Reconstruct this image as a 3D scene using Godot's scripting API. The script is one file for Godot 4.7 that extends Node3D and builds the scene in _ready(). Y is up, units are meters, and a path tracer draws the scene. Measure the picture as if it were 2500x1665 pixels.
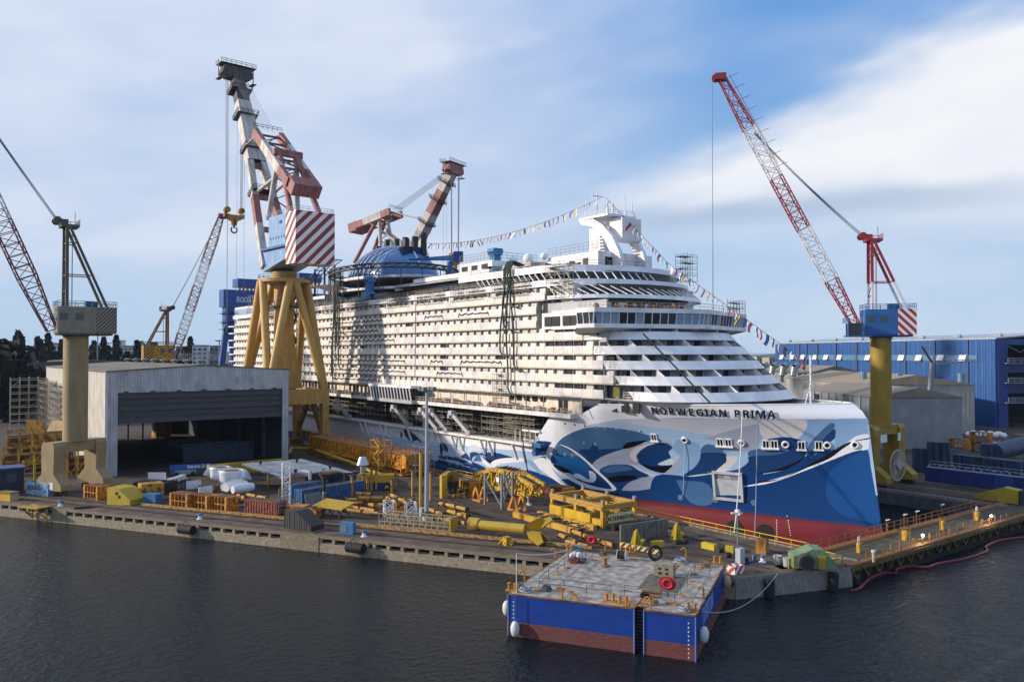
extends Node3D
# A shipyard basin: a cruise ship in dry dock, cranes, sheds, quays and a moored pontoon. World axes: x across the dock, z towards the ship's bow, y up, water at 0.
const QUAY := 2.6
var mats := {}
var tex := {}
var taken := {}
var rng := RandomNumberGenerator.new()


class M:
	var v := PackedVector3Array()
	var n := PackedVector3Array()
	var t := PackedVector2Array()
	var c := PackedColorArray()
	var col = null

	func tri(a: Vector3, b: Vector3, d: Vector3) -> void:
		var k := (b - a).cross(d - a).normalized()
		v.append(a); v.append(d); v.append(b)
		n.append(k); n.append(k); n.append(k)
		if col != null:
			c.append(col); c.append(col); c.append(col)

	func quad(a: Vector3, b: Vector3, d: Vector3, e: Vector3) -> void:
		tri(a, b, d)
		tri(a, d, e)

	func quad_uv(a: Vector3, b: Vector3, d: Vector3, e: Vector3, ua: Vector2, ub: Vector2, ud: Vector2, ue: Vector2) -> void:
		quad(a, b, d, e)
		for q in [ua, ud, ub, ua, ue, ud]: t.append(q)

	func tri_n(a: Vector3, b: Vector3, d: Vector3, na: Vector3, nb: Vector3, nd: Vector3) -> void:
		v.append(a); v.append(d); v.append(b)
		n.append(na); n.append(nd); n.append(nb)
		if col != null:
			c.append(col); c.append(col); c.append(col)

	func box(o: Vector3, s: Vector3, k := Basis.IDENTITY) -> void:
		var x := k.x * s.x * 0.5
		var y := k.y * s.y * 0.5
		var z := k.z * s.z * 0.5
		quad(o - x - y + z, o + x - y + z, o + x + y + z, o - x + y + z)
		quad(o + x - y - z, o - x - y - z, o - x + y - z, o + x + y - z)
		quad(o + x - y + z, o + x - y - z, o + x + y - z, o + x + y + z)
		quad(o - x - y - z, o - x - y + z, o - x + y + z, o - x + y - z)
		quad(o - x + y + z, o + x + y + z, o + x + y - z, o - x + y - z)
		quad(o - x - y - z, o + x - y - z, o + x - y + z, o - x - y + z)

	func bar(a: Vector3, b: Vector3, w: float, h := -1.0) -> void:
		var l := a.distance_to(b)
		if l < 0.001: return
		var y := (b - a) / l
		var x := y.cross(Vector3.UP)
		x = Vector3.RIGHT if x.length() < 0.01 else x.normalized()
		box((a + b) * 0.5, Vector3(w, l, w if h < 0 else h), Basis(x, y, x.cross(y)))

	func tube(a: Vector3, b: Vector3, r: float, k := 8, r2 := -1.0, caps := true) -> void:
		if r2 < 0: r2 = r
		var y := (b - a).normalized()
		var x := y.cross(Vector3.UP)
		x = Vector3.RIGHT if x.length() < 0.01 else x.normalized()
		var z := x.cross(y)
		for i in k:
			var p := x * cos(TAU * i / k) + z * sin(TAU * i / k)
			var q := x * cos(TAU * (i + 1) / k) + z * sin(TAU * (i + 1) / k)
			tri_n(a + q * r, a + p * r, b + p * r2, q, p, p)
			tri_n(a + q * r, b + p * r2, b + q * r2, q, p, q)
			if caps and k > 4:
				tri(a, a + p * r, a + q * r)
				tri(b, b + q * r2, b + p * r2)

	func path(p: Array, r: float, k := 6) -> void:
		for i in p.size() - 1:
			tube(p[i], p[i + 1], r, k, r, false)

	# a flat outline (x right, y up in the frame xf) given a depth along the frame's z
	func prism(poly: PackedVector2Array, xf: Transform3D, z0: float, z1: float) -> void:
		if Geometry2D.is_polygon_clockwise(poly): poly.reverse()
		var id := Geometry2D.triangulate_polygon(poly)
		for i in range(0, id.size(), 3):
			var a := poly[id[i]]
			var b := poly[id[i + 1]]
			var d := poly[id[i + 2]]
			if (b - a).cross(d - a) < 0:
				var s := b
				b = d
				d = s
			tri(xf * Vector3(a.x, a.y, z1), xf * Vector3(b.x, b.y, z1), xf * Vector3(d.x, d.y, z1))
			tri(xf * Vector3(a.x, a.y, z0), xf * Vector3(d.x, d.y, z0), xf * Vector3(b.x, b.y, z0))
		for i in poly.size():
			var a := poly[i]
			var b := poly[(i + 1) % poly.size()]
			quad(xf * Vector3(a.x, a.y, z1), xf * Vector3(a.x, a.y, z0), xf * Vector3(b.x, b.y, z0), xf * Vector3(b.x, b.y, z1))

	func lathe(xf: Transform3D, prof: Array, k := 16) -> void:
		for j in prof.size() - 1:
			var p: Vector2 = prof[j]
			var q: Vector2 = prof[j + 1]
			var d := q - p
			var nn := Vector2(d.y, -d.x).normalized()
			for i in k:
				var a := TAU * i / k
				var b := TAU * (i + 1) / k
				var ca := Vector3(cos(a), 0, sin(a))
				var cb := Vector3(cos(b), 0, sin(b))
				var na := (xf.basis * (ca * nn.x + Vector3.UP * nn.y)).normalized()
				var nb := (xf.basis * (cb * nn.x + Vector3.UP * nn.y)).normalized()
				var A := xf * (ca * p.x + Vector3.UP * p.y)
				var B := xf * (cb * p.x + Vector3.UP * p.y)
				var C := xf * (cb * q.x + Vector3.UP * q.y)
				var D := xf * (ca * q.x + Vector3.UP * q.y)
				tri_n(B, A, D, nb, na, na)
				tri_n(B, D, C, nb, na, nb)

	func blob(o: Vector3, s: Vector3, k := 10, rough := 0.0, r: RandomNumberGenerator = null) -> void:
		var g := []
		for j in k / 2 + 1:
			var row := []
			for i in k:
				var th := PI * j / (k / 2)
				var ph := TAU * i / k
				var f := 1.0 + (r.randf_range(-rough, rough) if r else 0.0)
				row.append(o + Vector3(sin(th) * cos(ph), cos(th), sin(th) * sin(ph)) * s * f)
			g.append(row)
		for i in k:
			g[0][i] = g[0][0]
			g[k / 2][i] = g[k / 2][0]
		for j in k / 2:
			for i in k:
				var a: Vector3 = g[j][i]
				var b: Vector3 = g[j][(i + 1) % k]
				var d: Vector3 = g[j + 1][(i + 1) % k]
				var e: Vector3 = g[j + 1][i]
				var s2 := Vector3(1.0 / (s.x * s.x), 1.0 / (s.y * s.y), 1.0 / (s.z * s.z))
				if j > 0: tri_n(a, b, d, ((a - o) * s2).normalized(), ((b - o) * s2).normalized(), ((d - o) * s2).normalized())
				if j < k / 2 - 1: tri_n(a, d, e, ((a - o) * s2).normalized(), ((d - o) * s2).normalized(), ((e - o) * s2).normalized())

	func mesh() -> ArrayMesh:
		var a := []
		a.resize(Mesh.ARRAY_MAX)
		a[Mesh.ARRAY_VERTEX] = v
		a[Mesh.ARRAY_NORMAL] = n
		if t.size() == v.size(): a[Mesh.ARRAY_TEX_UV] = t
		if c.size() == v.size(): a[Mesh.ARRAY_COLOR] = c
		var m := ArrayMesh.new()
		m.add_surface_from_arrays(Mesh.PRIMITIVE_TRIANGLES, a)
		return m


static func v3(x: float, y: float, z: float) -> Vector3: return Vector3(x, y, z)
static func v2(x: float, y: float) -> Vector2: return Vector2(x, y)
static func gd(x: float, z: float) -> Vector3: return Vector3(x, 2.6, z)   # a point on the quay


func lin(hex: String) -> Color:
	return Color.html(hex).srgb_to_linear()


func noise_tex(key: String, freq: float, c0: Color, c1: Color, oct := 5, lo := 0.25, hi := 0.75, kind := FastNoiseLite.TYPE_SIMPLEX_SMOOTH, size := 512) -> NoiseTexture2D:
	if tex.has(key): return tex[key]
	var f := FastNoiseLite.new()
	f.seed = key.hash() % 1000
	f.noise_type = kind
	f.frequency = freq
	f.fractal_octaves = oct
	var g := Gradient.new()
	g.set_color(0, c0)
	g.set_color(1, c1)
	g.set_offset(0, lo)
	g.set_offset(1, hi)
	var t := NoiseTexture2D.new()
	t.width = size
	t.height = size
	t.seamless = true
	t.noise = f
	t.color_ramp = g
	tex[key] = t
	return t


func grime(kind: String) -> Texture2D:
	match kind:
		"soft": return noise_tex("soft", 0.008, Color(0.88,0.875,0.87), Color(1,1,1), 4,0.2,0.8)
		"dirt": return noise_tex("dirt", 0.010, Color(0.74,0.71,0.68), Color(1,1,1), 6,0.15,0.85)
		"rust": return noise_tex("rust", 0.012, Color(0.5,0.36,0.28), Color(1,1,1), 6,0.2,0.5)
		"stain": return noise_tex("stain", 0.008, Color(0.7,0.66,0.62), Color(1.0,0.98,0.95), 6,0.1,0.9)
		"patch": return noise_tex("patch", 0.02, Color(0.75,0.73,0.72), Color(1,1,1), 3,0.3,0.7, FastNoiseLite.TYPE_CELLULAR)
	return noise_tex("fine", 0.06, Color(0.7,0.7,0.7), Color(1,1,1))


# colour (sRGB hex), roughness, wear: kind of grime and its tiles per metre
func mat(hex: String, rough := 0.6, metal := 0.0, wear := "soft", per_m := v3(0.08,0.05,0.08)) -> StandardMaterial3D:
	var key := "%s_%.2f_%.2f_%s_%s" % [hex, rough, metal, wear, per_m]
	if mats.has(key): return mats[key]
	var m := StandardMaterial3D.new()
	m.albedo_color = Color.html(hex)
	m.roughness = rough
	m.metallic = metal
	if wear:
		m.albedo_texture = grime(wear)
		m.uv1_triplanar = true
		m.uv1_world_triplanar = true
		m.uv1_scale = per_m
	mats[key] = m
	return m


func streaky(hex: String, rough := 0.6) -> StandardMaterial3D:
	return mat(hex, rough, 0.0, "dirt", v3(0.22,0.02,0.22))


func rusty(hex: String, rough := 0.65) -> StandardMaterial3D:
	return mat(hex, rough, 0.0, "rust", v3(0.25,0.16,0.25))


func numbered(called: String) -> String:
	var k: int = taken.get(called, -1) + 1
	taken[called] = k
	return called if k == 0 else "%s_%03d" % [called, k]


func base_of(p: Node) -> Vector3:
	var o := Vector3.ZERO
	while p != self:
		o += (p as Node3D).position
		p = p.get_parent()
	return o


# one named mesh under parent; vertices are in world axes unless local
func obj(called: String, m, material: Material, parent: Node = self, local := false) -> MeshInstance3D:
	var o := MeshInstance3D.new()
	o.mesh = m.mesh() if m is M else m
	for i in o.mesh.get_surface_count(): o.set_surface_override_material(i, material)
	o.name = numbered(called) if parent == self else called
	parent.add_child(o, true)
	if parent != self:
		if o.name != called:
			var k := 1
			while parent.has_node("%s_%03d" % [called, k]): k += 1
			o.name = "%s_%03d" % [called, k]
		if not local: o.position = -base_of(parent)
	return o


func piece(called: String, mesh: Mesh, material: Material, parent: Node, at: Vector3, turn := 0.0) -> MeshInstance3D:
	var o := obj(called, mesh, material, parent, true)
	o.position = at - base_of(parent)
	o.rotation.y = turn
	return o


func tag(o: Node, label: String, category: String, group := "") -> Node:
	o.set_meta("label", label)
	o.set_meta("category", category)
	if group: o.set_meta("group", group)
	return o


func thing(called: String, label: String, category: String, at := Vector3.ZERO, turn := 0.0, group := "") -> Node3D:
	var o := Node3D.new()
	o.name = numbered(called)
	add_child(o)
	o.position = at
	o.rotation.y = turn
	tag(o, label, category, group)
	return o


func dup(src: Node3D, at: Vector3, turn: float, label: String) -> Node3D:
	var r: Node3D = src.duplicate()
	var stem := String(src.name)
	if stem.length() > 4 and stem[stem.length() - 4] == "_": stem = stem.left(stem.length() - 4)
	r.name = numbered(stem)
	add_child(r)
	r.position = at
	r.rotation.y = turn
	r.set_meta("label", label)
	return r


func struct(called: String, m, material: Material) -> MeshInstance3D:
	var o := obj(called, m, material)
	o.set_meta("kind", "structure")
	return o


func stuff(o: Node) -> Node:
	o.set_meta("kind", "stuff")
	return o


# lattice girder between two frames: four chords and zigzag braces
func lattice(chords: M, braces: M, a: Vector3, b: Vector3, side: Vector3, wa: float, wb: float, ha: float, hb: float, bays: int, rc: float, rb: float) -> void:
	var d := (b - a).normalized()
	var s := (side - d * side.dot(d)).normalized()
	var u := s.cross(d)
	var pts := []
	for i in bays + 1:
		var f := float(i) / bays
		var o := a.lerp(b, f)
		var w: float = lerp(wa, wb, f) * 0.5
		var h: float = lerp(ha, hb, f) * 0.5
		pts.append([o + s * w + u * h, o - s * w + u * h, o - s * w - u * h, o + s * w - u * h])
	for k in 4: chords.tube(pts[0][k], pts[bays][k], rc, 6)
	for i in bays:
		for k in 4:
			var l := (k + 1) % 4
			braces.tube(pts[i][k], pts[i][l], rb, 4, rb, false)
			if i % 2 == 0: braces.tube(pts[i][k], pts[i + 1][l], rb, 4, rb, false)
			else: braces.tube(pts[i][l], pts[i + 1][k], rb, 4, rb, false)
	for k in 4: braces.tube(pts[bays][k], pts[bays][(k + 1) % 4], rb, 4, rb, false)


func railing(m: M, pts: Array, step: float, h := 1.1, r := 0.035, rails := 2) -> void:
	for i in pts.size() - 1:
		var a: Vector3 = pts[i]
		var b: Vector3 = pts[i + 1]
		var k := maxi(1, roundi(a.distance_to(b) / step))
		for j in k + 1:
			var p := a.lerp(b, float(j) / k)
			m.tube(p, p + Vector3.UP * h, r, 4, r, false)
		for q in rails:
			var y := Vector3.UP * h * (q + 1.0) / rails
			m.tube(a + y, b + y, r, 4, r, false)


# scaffold: standards, ledgers and boards filling a frame; along and across are full vectors
func scaffold(called: String, label: String, at: Vector3, along: Vector3, across: Vector3, tall: float, bays: int, lifts: int, group := "", r := 0.05, boards := 0.7, into: Node3D = null) -> Node3D:
	var o := into if into else thing(called, label, "scaffolding", at, 0.0, group)
	var m := M.new()
	var w := M.new()
	for i in bays + 1:
		var p := at + along * (float(i) / bays)
		for q in [Vector3.ZERO, across]:
			var ex := rng.randf_range(0.2,1.1)
			m.tube(p + q, p + q + Vector3.UP * (tall + ex), r, 4, r, false)
	for k in lifts + 1:
		var y := Vector3.UP * (tall * k / lifts)
		for q in [Vector3.ZERO, across]:
			m.tube(at + q + y, at + q + along + y, r, 4, r, false)
			if k > 0: m.tube(at + q + y + Vector3.UP * 0.5, at + q + along + y + Vector3.UP * 0.5, r * 0.7,4, r * 0.7, false)
		for i in bays:
			var p := at + along * (float(i) / bays) + y
			var n := along / bays
			if rng.randf() < 0.35 and k < lifts: m.tube(p, p + n + Vector3.UP * (tall / lifts), r * 0.8,4, r * 0.8, false)
			if k > 0 and rng.randf() < boards:
				w.box(p + n * 0.5 + across * 0.5 + Vector3.UP * 0.06, v3(n.length(), 0.06, across.length() * 0.9), Basis(n.normalized(), Vector3.UP, n.normalized().cross(Vector3.UP)))
	obj("frame", m, mat("8d8a84", 0.5,0.5, ""), o)
	if w.v.size(): stuff(obj("boards", w, mat("8f8265", 0.8), o))
	return o


func text_part(called: String, words: String, height: float, material: Material, parent: Node, at: Vector3, face: Vector3, bold := true, thick := 0.03) -> MeshInstance3D:
	var f := SystemFont.new()
	f.font_names = PackedStringArray(["Droid Sans"])
	f.font_weight = 700 if bold else 400
	var tm := TextMesh.new()
	tm.text = words
	tm.font = f
	tm.font_size = 32
	tm.depth = thick
	tm.pixel_size = height / 23.0
	tm.material = material
	var o := MeshInstance3D.new()
	o.mesh = tm
	o.name = called
	parent.add_child(o, true)
	if o.name != called:
		var k := 1
		while parent.has_node("%s_%03d" % [called, k]): k += 1
		o.name = "%s_%03d" % [called, k]
	o.position = at - base_of(parent)
	o.basis = Basis.looking_at(-face, Vector3.UP)
	return o


func cable(m: M, a: Vector3, b: Vector3, sag: float, r: float, k := 12) -> void:
	var p := []
	for i in k + 1:
		var f := float(i) / k
		p.append(a.lerp(b, f) - Vector3.UP * sag * 4.0 * f * (1.0 - f))
	m.path(p, r, 4)


func _ready() -> void:
	rng.seed = 7
	var cam := Camera3D.new()
	cam.name = "camera"
	cam.position = v3(0,30.2,0)
	cam.rotation_degrees = v3(0.9466,-37.1439,0)
	cam.fov = 45.83
	cam.near = 0.5
	cam.far = 12000
	add_child(cam)
	cam.current = true
	var env := Environment.new()
	env.background_mode = Environment.BG_SKY
	env.tonemap_mode = Environment.TONE_MAPPER_LINEAR
	env.tonemap_exposure = 1.3
	env.sdfgi_enabled = true
	env.ssao_enabled = true
	env.ssil_enabled = true
	env.fog_enabled = true
	env.fog_density = 0.00005
	env.fog_light_color = Color(0.70,0.78,0.88)
	var sky := Sky.new()
	sky.sky_material = make_sky()
	env.sky = sky
	env.background_energy_multiplier = 0.8
	var we := WorldEnvironment.new()
	we.name = "environment"
	we.environment = env
	add_child(we)
	var sun := DirectionalLight3D.new()
	sun.name = "sun"
	sun.light_energy = 1.15
	sun.light_color = Color(1.0,0.94,0.87)
	sun.light_angular_distance = 2.0
	sun.shadow_enabled = true
	sun.basis = Basis.looking_at(-v3(-0.78,0.34,-0.56).normalized())
	sun.sky_mode = DirectionalLight3D.SKY_MODE_LIGHT_ONLY
	add_child(sun)
	build_ground()
	build_ship()
	build_cranes()
	build_sheds()
	build_far()
	build_yard()
	build_barge()
	build_gate()
	build_flags()


func fbm(n: FastNoiseLite, x: float, y: float) -> float:
	return n.get_noise_2d(x, y) * 0.5 + 0.5


# broken high cloud over a blue sky, written per direction
func make_sky() -> PanoramaSkyMaterial:
	var w := 2048
	var h := 1024
	var im := Image.create(w, h, false, Image.FORMAT_RGBF)
	var n1 := FastNoiseLite.new()
	n1.seed = 11
	n1.frequency = 0.012
	n1.fractal_octaves = 5
	var n2 := FastNoiseLite.new()
	n2.seed = 5
	n2.frequency = 0.05
	n2.fractal_octaves = 5
	var n3 := FastNoiseLite.new()
	n3.seed = 8
	n3.frequency = 0.16
	n3.fractal_octaves = 4
	var zen := lin("4f92d8")
	var mid := lin("86b4e0")
	var hor := lin("b4d0e8")
	var veil := lin("d3ddf1")
	var bright := lin("f6f6f8")
	var grey := lin("9db4d2")
	for j in h / 2 + 2:
		var el := 90.0 - 180.0 * (j + 0.5) / h
		for i in w:
			var az := 360.0 * (i + 0.5) / w - 37.14
			if az > 180.0: az -= 360.0
			var e := maxf(el, 0.0)
			# clouds run in long shallow bands that climb to the right
			var sx := az * 0.9 + e * 0.6
			var sy := (e - az * 0.22) * 2.4
			var a := fbm(n1, sx, sy)
			var b := fbm(n2, sx * 0.8, sy * 0.9) * 0.72 + fbm(n3, sx * 0.7, sy) * 0.28
			var blue := hor.lerp(mid, smoothstep(0.0,11.0, e)).lerp(zen, smoothstep(6.0,24.0, e))
			# thin even veil, thicker to the left
			var left := smoothstep(20.0,-12.0, az) if az > -120.0 else smoothstep(-190.0,-120.0, az)
			var c := clampf((a - 0.36) * 2.4,0.0,1.0) * 0.6 + left * 0.75 * smoothstep(1.0,9.0, e) + 0.12
			c *= 0.55 + 0.9 * b
			var cl := veil.lerp(bright, clampf((b - 0.42) * 1.6 + (a - 0.5) * 1.2,0.0,1.0) * 0.8)
			var col := blue.lerp(cl, clampf(c, 0.0,0.92))
			# one long bright bank that widens and rises to the right
			var s := smoothstep(0.0,34.0, az) if az < 100.0 else smoothstep(200.0,120.0, az)
			var top := 12.0 + s * 8.0 + (a - 0.5) * 5.0 + (b - 0.5) * 6.0
			var bot := 10.0 - s * 0.5 + (b - 0.5) * 7.0
			var k := smoothstep(bot - 3.2, bot + 2.2, e) * smoothstep(top + 1.8, top - 3.0, e) * smoothstep(-8.0,10.0, az) * (1.0 if az < 100.0 else smoothstep(200.0,120.0, az))
			col = col.lerp(bright.lerp(veil, clampf(0.75 - b, 0.0,1.0)), clampf(k * (0.75 + 0.5 * a), 0.0,0.95))
			# thin grey-blue streak under it
			var st := smoothstep(1.3,0.1, absf(e - 9.2 - (az - 8.0) * 0.03 - (b - 0.5) * 2.0)) * smoothstep(2.0,12.0, az) * smoothstep(40.0,26.0, az)
			col = col.lerp(grey, st * 0.55)
			im.set_pixel(i, j, col)
	im.fill_rect(Rect2i(0, h / 2 + 2, w, h / 2 - 2), Color(0.12,0.13,0.15))
	var m := PanoramaSkyMaterial.new()
	m.panorama = ImageTexture.create_from_image(im)
	return m


const EDGE0 := Vector3(15.0,0,-178.5)
const EDGE := Vector3(0.5034,0,0.864)
const INLAND := Vector3(0.864,0,-0.5034)


func sheet(called: String, poly: Array, y: float, material: Material, kind := true) -> MeshInstance3D:
	var p := PackedVector2Array()
	for q in poly: p.append(v2(q.x, q.z if q is Vector3 else q.y))
	var m := M.new()
	var id := Geometry2D.triangulate_polygon(p)
	for i in range(0, id.size(), 3):
		var a := p[id[i]]
		var b := p[id[i + 1]]
		var d := p[id[i + 2]]
		if (b - a).cross(d - a) > 0:
			var s := b
			b = d
			d = s
		m.tri(v3(a.x, y, a.y), v3(b.x, y, b.y), v3(d.x, y, d.y))
	return struct(called, m, material) if kind else obj(called, m, material)


func water_material() -> StandardMaterial3D:
	var m := StandardMaterial3D.new()
	m.albedo_color = Color(0.006,0.011,0.015).linear_to_srgb()
	m.roughness = 0.09
	m.metallic_specular = 0.22
	var f := FastNoiseLite.new()
	f.seed = 3
	f.frequency = 0.018
	f.fractal_octaves = 5
	f.fractal_gain = 0.62
	var t := NoiseTexture2D.new()
	t.width = 1024
	t.height = 1024
	t.seamless = true
	t.noise = f
	t.as_normal_map = true
	t.bump_strength = 8.0
	m.normal_enabled = true
	m.normal_texture = t
	m.normal_scale = 1.0
	m.uv1_triplanar = true
	m.uv1_world_triplanar = true
	m.uv1_scale = v3(0.028,0.028,0.042)
	return m


func strip(called: String, a: Vector3, b: Vector3, w: float, y: float, h: float, material: Material) -> void:
	var m := M.new()
	var d := (b - a).normalized()
	m.box(v3((a.x + b.x) * 0.5, y + h * 0.5, (a.z + b.z) * 0.5), v3(w, h, v2(a.x, a.z).distance_to(v2(b.x, b.z))), Basis(Vector3.UP.cross(d).normalized(), Vector3.UP, v3(d.x, 0, d.z).normalized()))
	struct(called, m, material)


func build_ground() -> void:
	var asphalt := mat("4d4641", 0.9,0.0, "stain", v3(0.035,0.035,0.035))
	var pale := mat("665b51", 0.85,0.0, "stain", v3(0.06,0.06,0.05))
	var conc := mat("87827a", 0.85,0.0, "dirt", v3(0.15,0.3,0.15))
	var steel := mat("3a2c24", 0.5,0.4, "rust")
	var far := EDGE0 - EDGE * 3000.0
	var k := EDGE0 + EDGE * 134.0
	sheet("water", [v2(far.x, far.z), v2(k.x, k.z), v2(98.4,-57.4), v2(3000,-57.4), v2(3000,1500), v2(-4000,1500), v2(-4000, far.z)], 0.0, water_material())
	sheet("ground", [v2(far.x, far.z), v2(k.x, k.z), v2(98.4,-57.4), v2(101.3,-57.4), v2(101.3,-392), v2(157.5,-392), v2(157.5,-57.4), v2(3000,-57.4), v2(7000,-4000), v2(3000,-8500), v2(-2500,-7500)], QUAY, asphalt)
	# paler concrete along the water
	var e0 := EDGE0 - EDGE * 120.0
	sheet("quay_apron", [e0, k, v3(98.4,0,-57.4), k + INLAND * 9.0 + v3(-4,0,-6), e0 + INLAND * 7.4], QUAY + 0.006, pale)
	sheet("dock_apron", [v2(101.3,-57.6), v2(101.3,-300), v2(94.8,-300), v2(94.8,-75), v2(90,-60.6)], QUAY + 0.006, mat("665b51", 0.85,0.0, "stain", v3(0.06,0.06,0.05)))
	# dock basin
	var d := M.new()
	d.quad(v3(101.3,-9,-392), v3(101.3,-9,-57.4), gd(101.3,-57.4), gd(101.3,-392))
	d.quad(v3(157.5,-9,-57.4), v3(157.5,-9,-392), gd(157.5,-392), gd(157.5,-57.4))
	d.quad(v3(101.3,-9,-392), gd(101.3,-392), gd(157.5,-392), v3(157.5,-9,-392))
	struct("dock_wall", d, mat("4d5560", 0.8,0.0, "dirt"))
	sheet("dock_floor", [v2(101.3,-57.4), v2(157.5,-57.4), v2(157.5,-392), v2(101.3,-392)], -9.0, mat("4a4a4c", 0.9,0.0, "stain"))
	# ledges and pipes along the far dock wall
	strip("dock_ledge", v3(156.9,0,-392), v3(156.9,0,-66), 1.2,0.4,0.25, mat("2e3136", 0.7))
	strip("dock_kerb", v3(158.6,0,-392), v3(158.6,0,-62), 0.7,2.6,0.5, conc)
	strip("dock_kerb", v3(101.6,0,-392), v3(101.6,0,-58), 0.5,2.6,0.25, conc)
	# crane tracks: paired rails in a shallow channel
	for x in [79.8,83.4,94.6,97.4,163.4,166.0,172.0,174.6]:
		strip("crane_rail", v3(x, 0,-390), v3(x, 0,-62.0 if x > 100 else -88.0 + (x - 79.8) * 1.2), 0.22,2.612,0.1, steel)
		strip("rail_channel", v3(x + 0.45,0,-390), v3(x + 0.45,0,-62.0 if x > 100 else -88.0 + (x - 79.8) * 1.2), 0.75,2.606,0.012, mat("4a3b31", 0.9,0.0, "stain"))
	for o in [3.1,6.3,8.6,13.0]:
		strip("crane_rail", EDGE0 + INLAND * o - EDGE * 100, EDGE0 + INLAND * o + EDGE * (118.0 if o < 9 else 100.0), 0.2,2.618,0.09, steel)
		strip("rail_channel", EDGE0 + INLAND * (o + 0.5) - EDGE * 100, EDGE0 + INLAND * (o + 0.5) + EDGE * (118.0 if o < 9 else 100.0), 0.9,2.612,0.012, mat("4f3a2e", 0.9,0.0, "stain"))
	# low yellow painted kerb between the tracks and the yard
	strip("yellow_kerb", EDGE0 + INLAND * 7.5 + EDGE * 27.0, EDGE0 + INLAND * 7.5 + EDGE * 66.0,0.5,2.6,0.42, rusty("b08a45", 0.8))
	strip("yellow_kerb", EDGE0 + INLAND * 7.5 + EDGE * 72.0, EDGE0 + INLAND * 7.5 + EDGE * 113.0,0.5,2.6,0.42, rusty("a98a55", 0.8))
	# quay wall: a lower wall, a row of open bays between pillars, a cap
	var q := thing("quay_wall", "stained concrete quay wall with a row of dark openings under its cap", "quay wall", v3(30.5,0,-150.8))
	var up := Basis(EDGE, Vector3.UP, EDGE.cross(Vector3.UP))
	var at := func(s: float, y: float, inl: float) -> Vector3: return EDGE0 + EDGE * s + INLAND * inl + Vector3.UP * y
	var w := M.new()
	w.box(at.call(17.0,-0.1,0.5), v3(234,2.9,1.0), up)
	obj("lower_wall", w, mat("a09684", 0.85,0.0, "dirt", v3(0.18,0.25,0.18)), q)
	w = M.new()
	w.box(at.call(17.0,2.33,1.44), v3(234,0.53,2.9), up)
	obj("cap", w, mat("8d8272", 0.85,0.0, "dirt", v3(0.2,0.6,0.2)), q)
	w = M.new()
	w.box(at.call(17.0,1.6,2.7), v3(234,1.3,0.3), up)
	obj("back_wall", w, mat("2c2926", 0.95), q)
	var pm := M.new()
	pm.box(v3(0,0,0), v3(0.5,0.78,0.7))
	var pillar := pm.mesh()
	var wm := M.new()
	wm.box(v3(0,0,0), v3(3.6,2.75,1.3))
	var block := wm.mesh()
	var turn := atan2(-EDGE.z, EDGE.x)
	var solid := [15.7,46.3,66.4,70.0,79.0]
	for i in 92:
		var s := -96.0 + i * 2.4
		var free := true
		for t in solid: free = free and absf(s - t) > 1.6
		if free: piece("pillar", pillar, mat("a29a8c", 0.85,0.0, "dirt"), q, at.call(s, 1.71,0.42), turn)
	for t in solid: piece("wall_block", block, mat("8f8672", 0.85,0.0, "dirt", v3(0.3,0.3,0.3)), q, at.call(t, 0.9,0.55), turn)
	# end wall towards the gate
	w = M.new()
	var a := v3(k.x, 0, k.z)
	var b := v3(98.6,0,-57.3)
	var e := (b - a).normalized()
	w.box((a + b) * 0.5 + e.cross(Vector3.UP) * -0.4 + Vector3.UP * 0.7, v3(a.distance_to(b) + 0.6,3.78,0.8), Basis(e, Vector3.UP, e.cross(Vector3.UP)))
	obj("end_wall", w, mat("8d8c8a", 0.85,0.0, "dirt", v3(0.3,0.12,0.3)), q)
	# right-hand quay face beyond the gate
	w = M.new()
	w.quad(v3(157.5,-1,-57.4), v3(900,-1,-57.4), gd(900,-57.4), gd(157.5,-57.4))
	struct("far_quay_face", w, conc)


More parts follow.
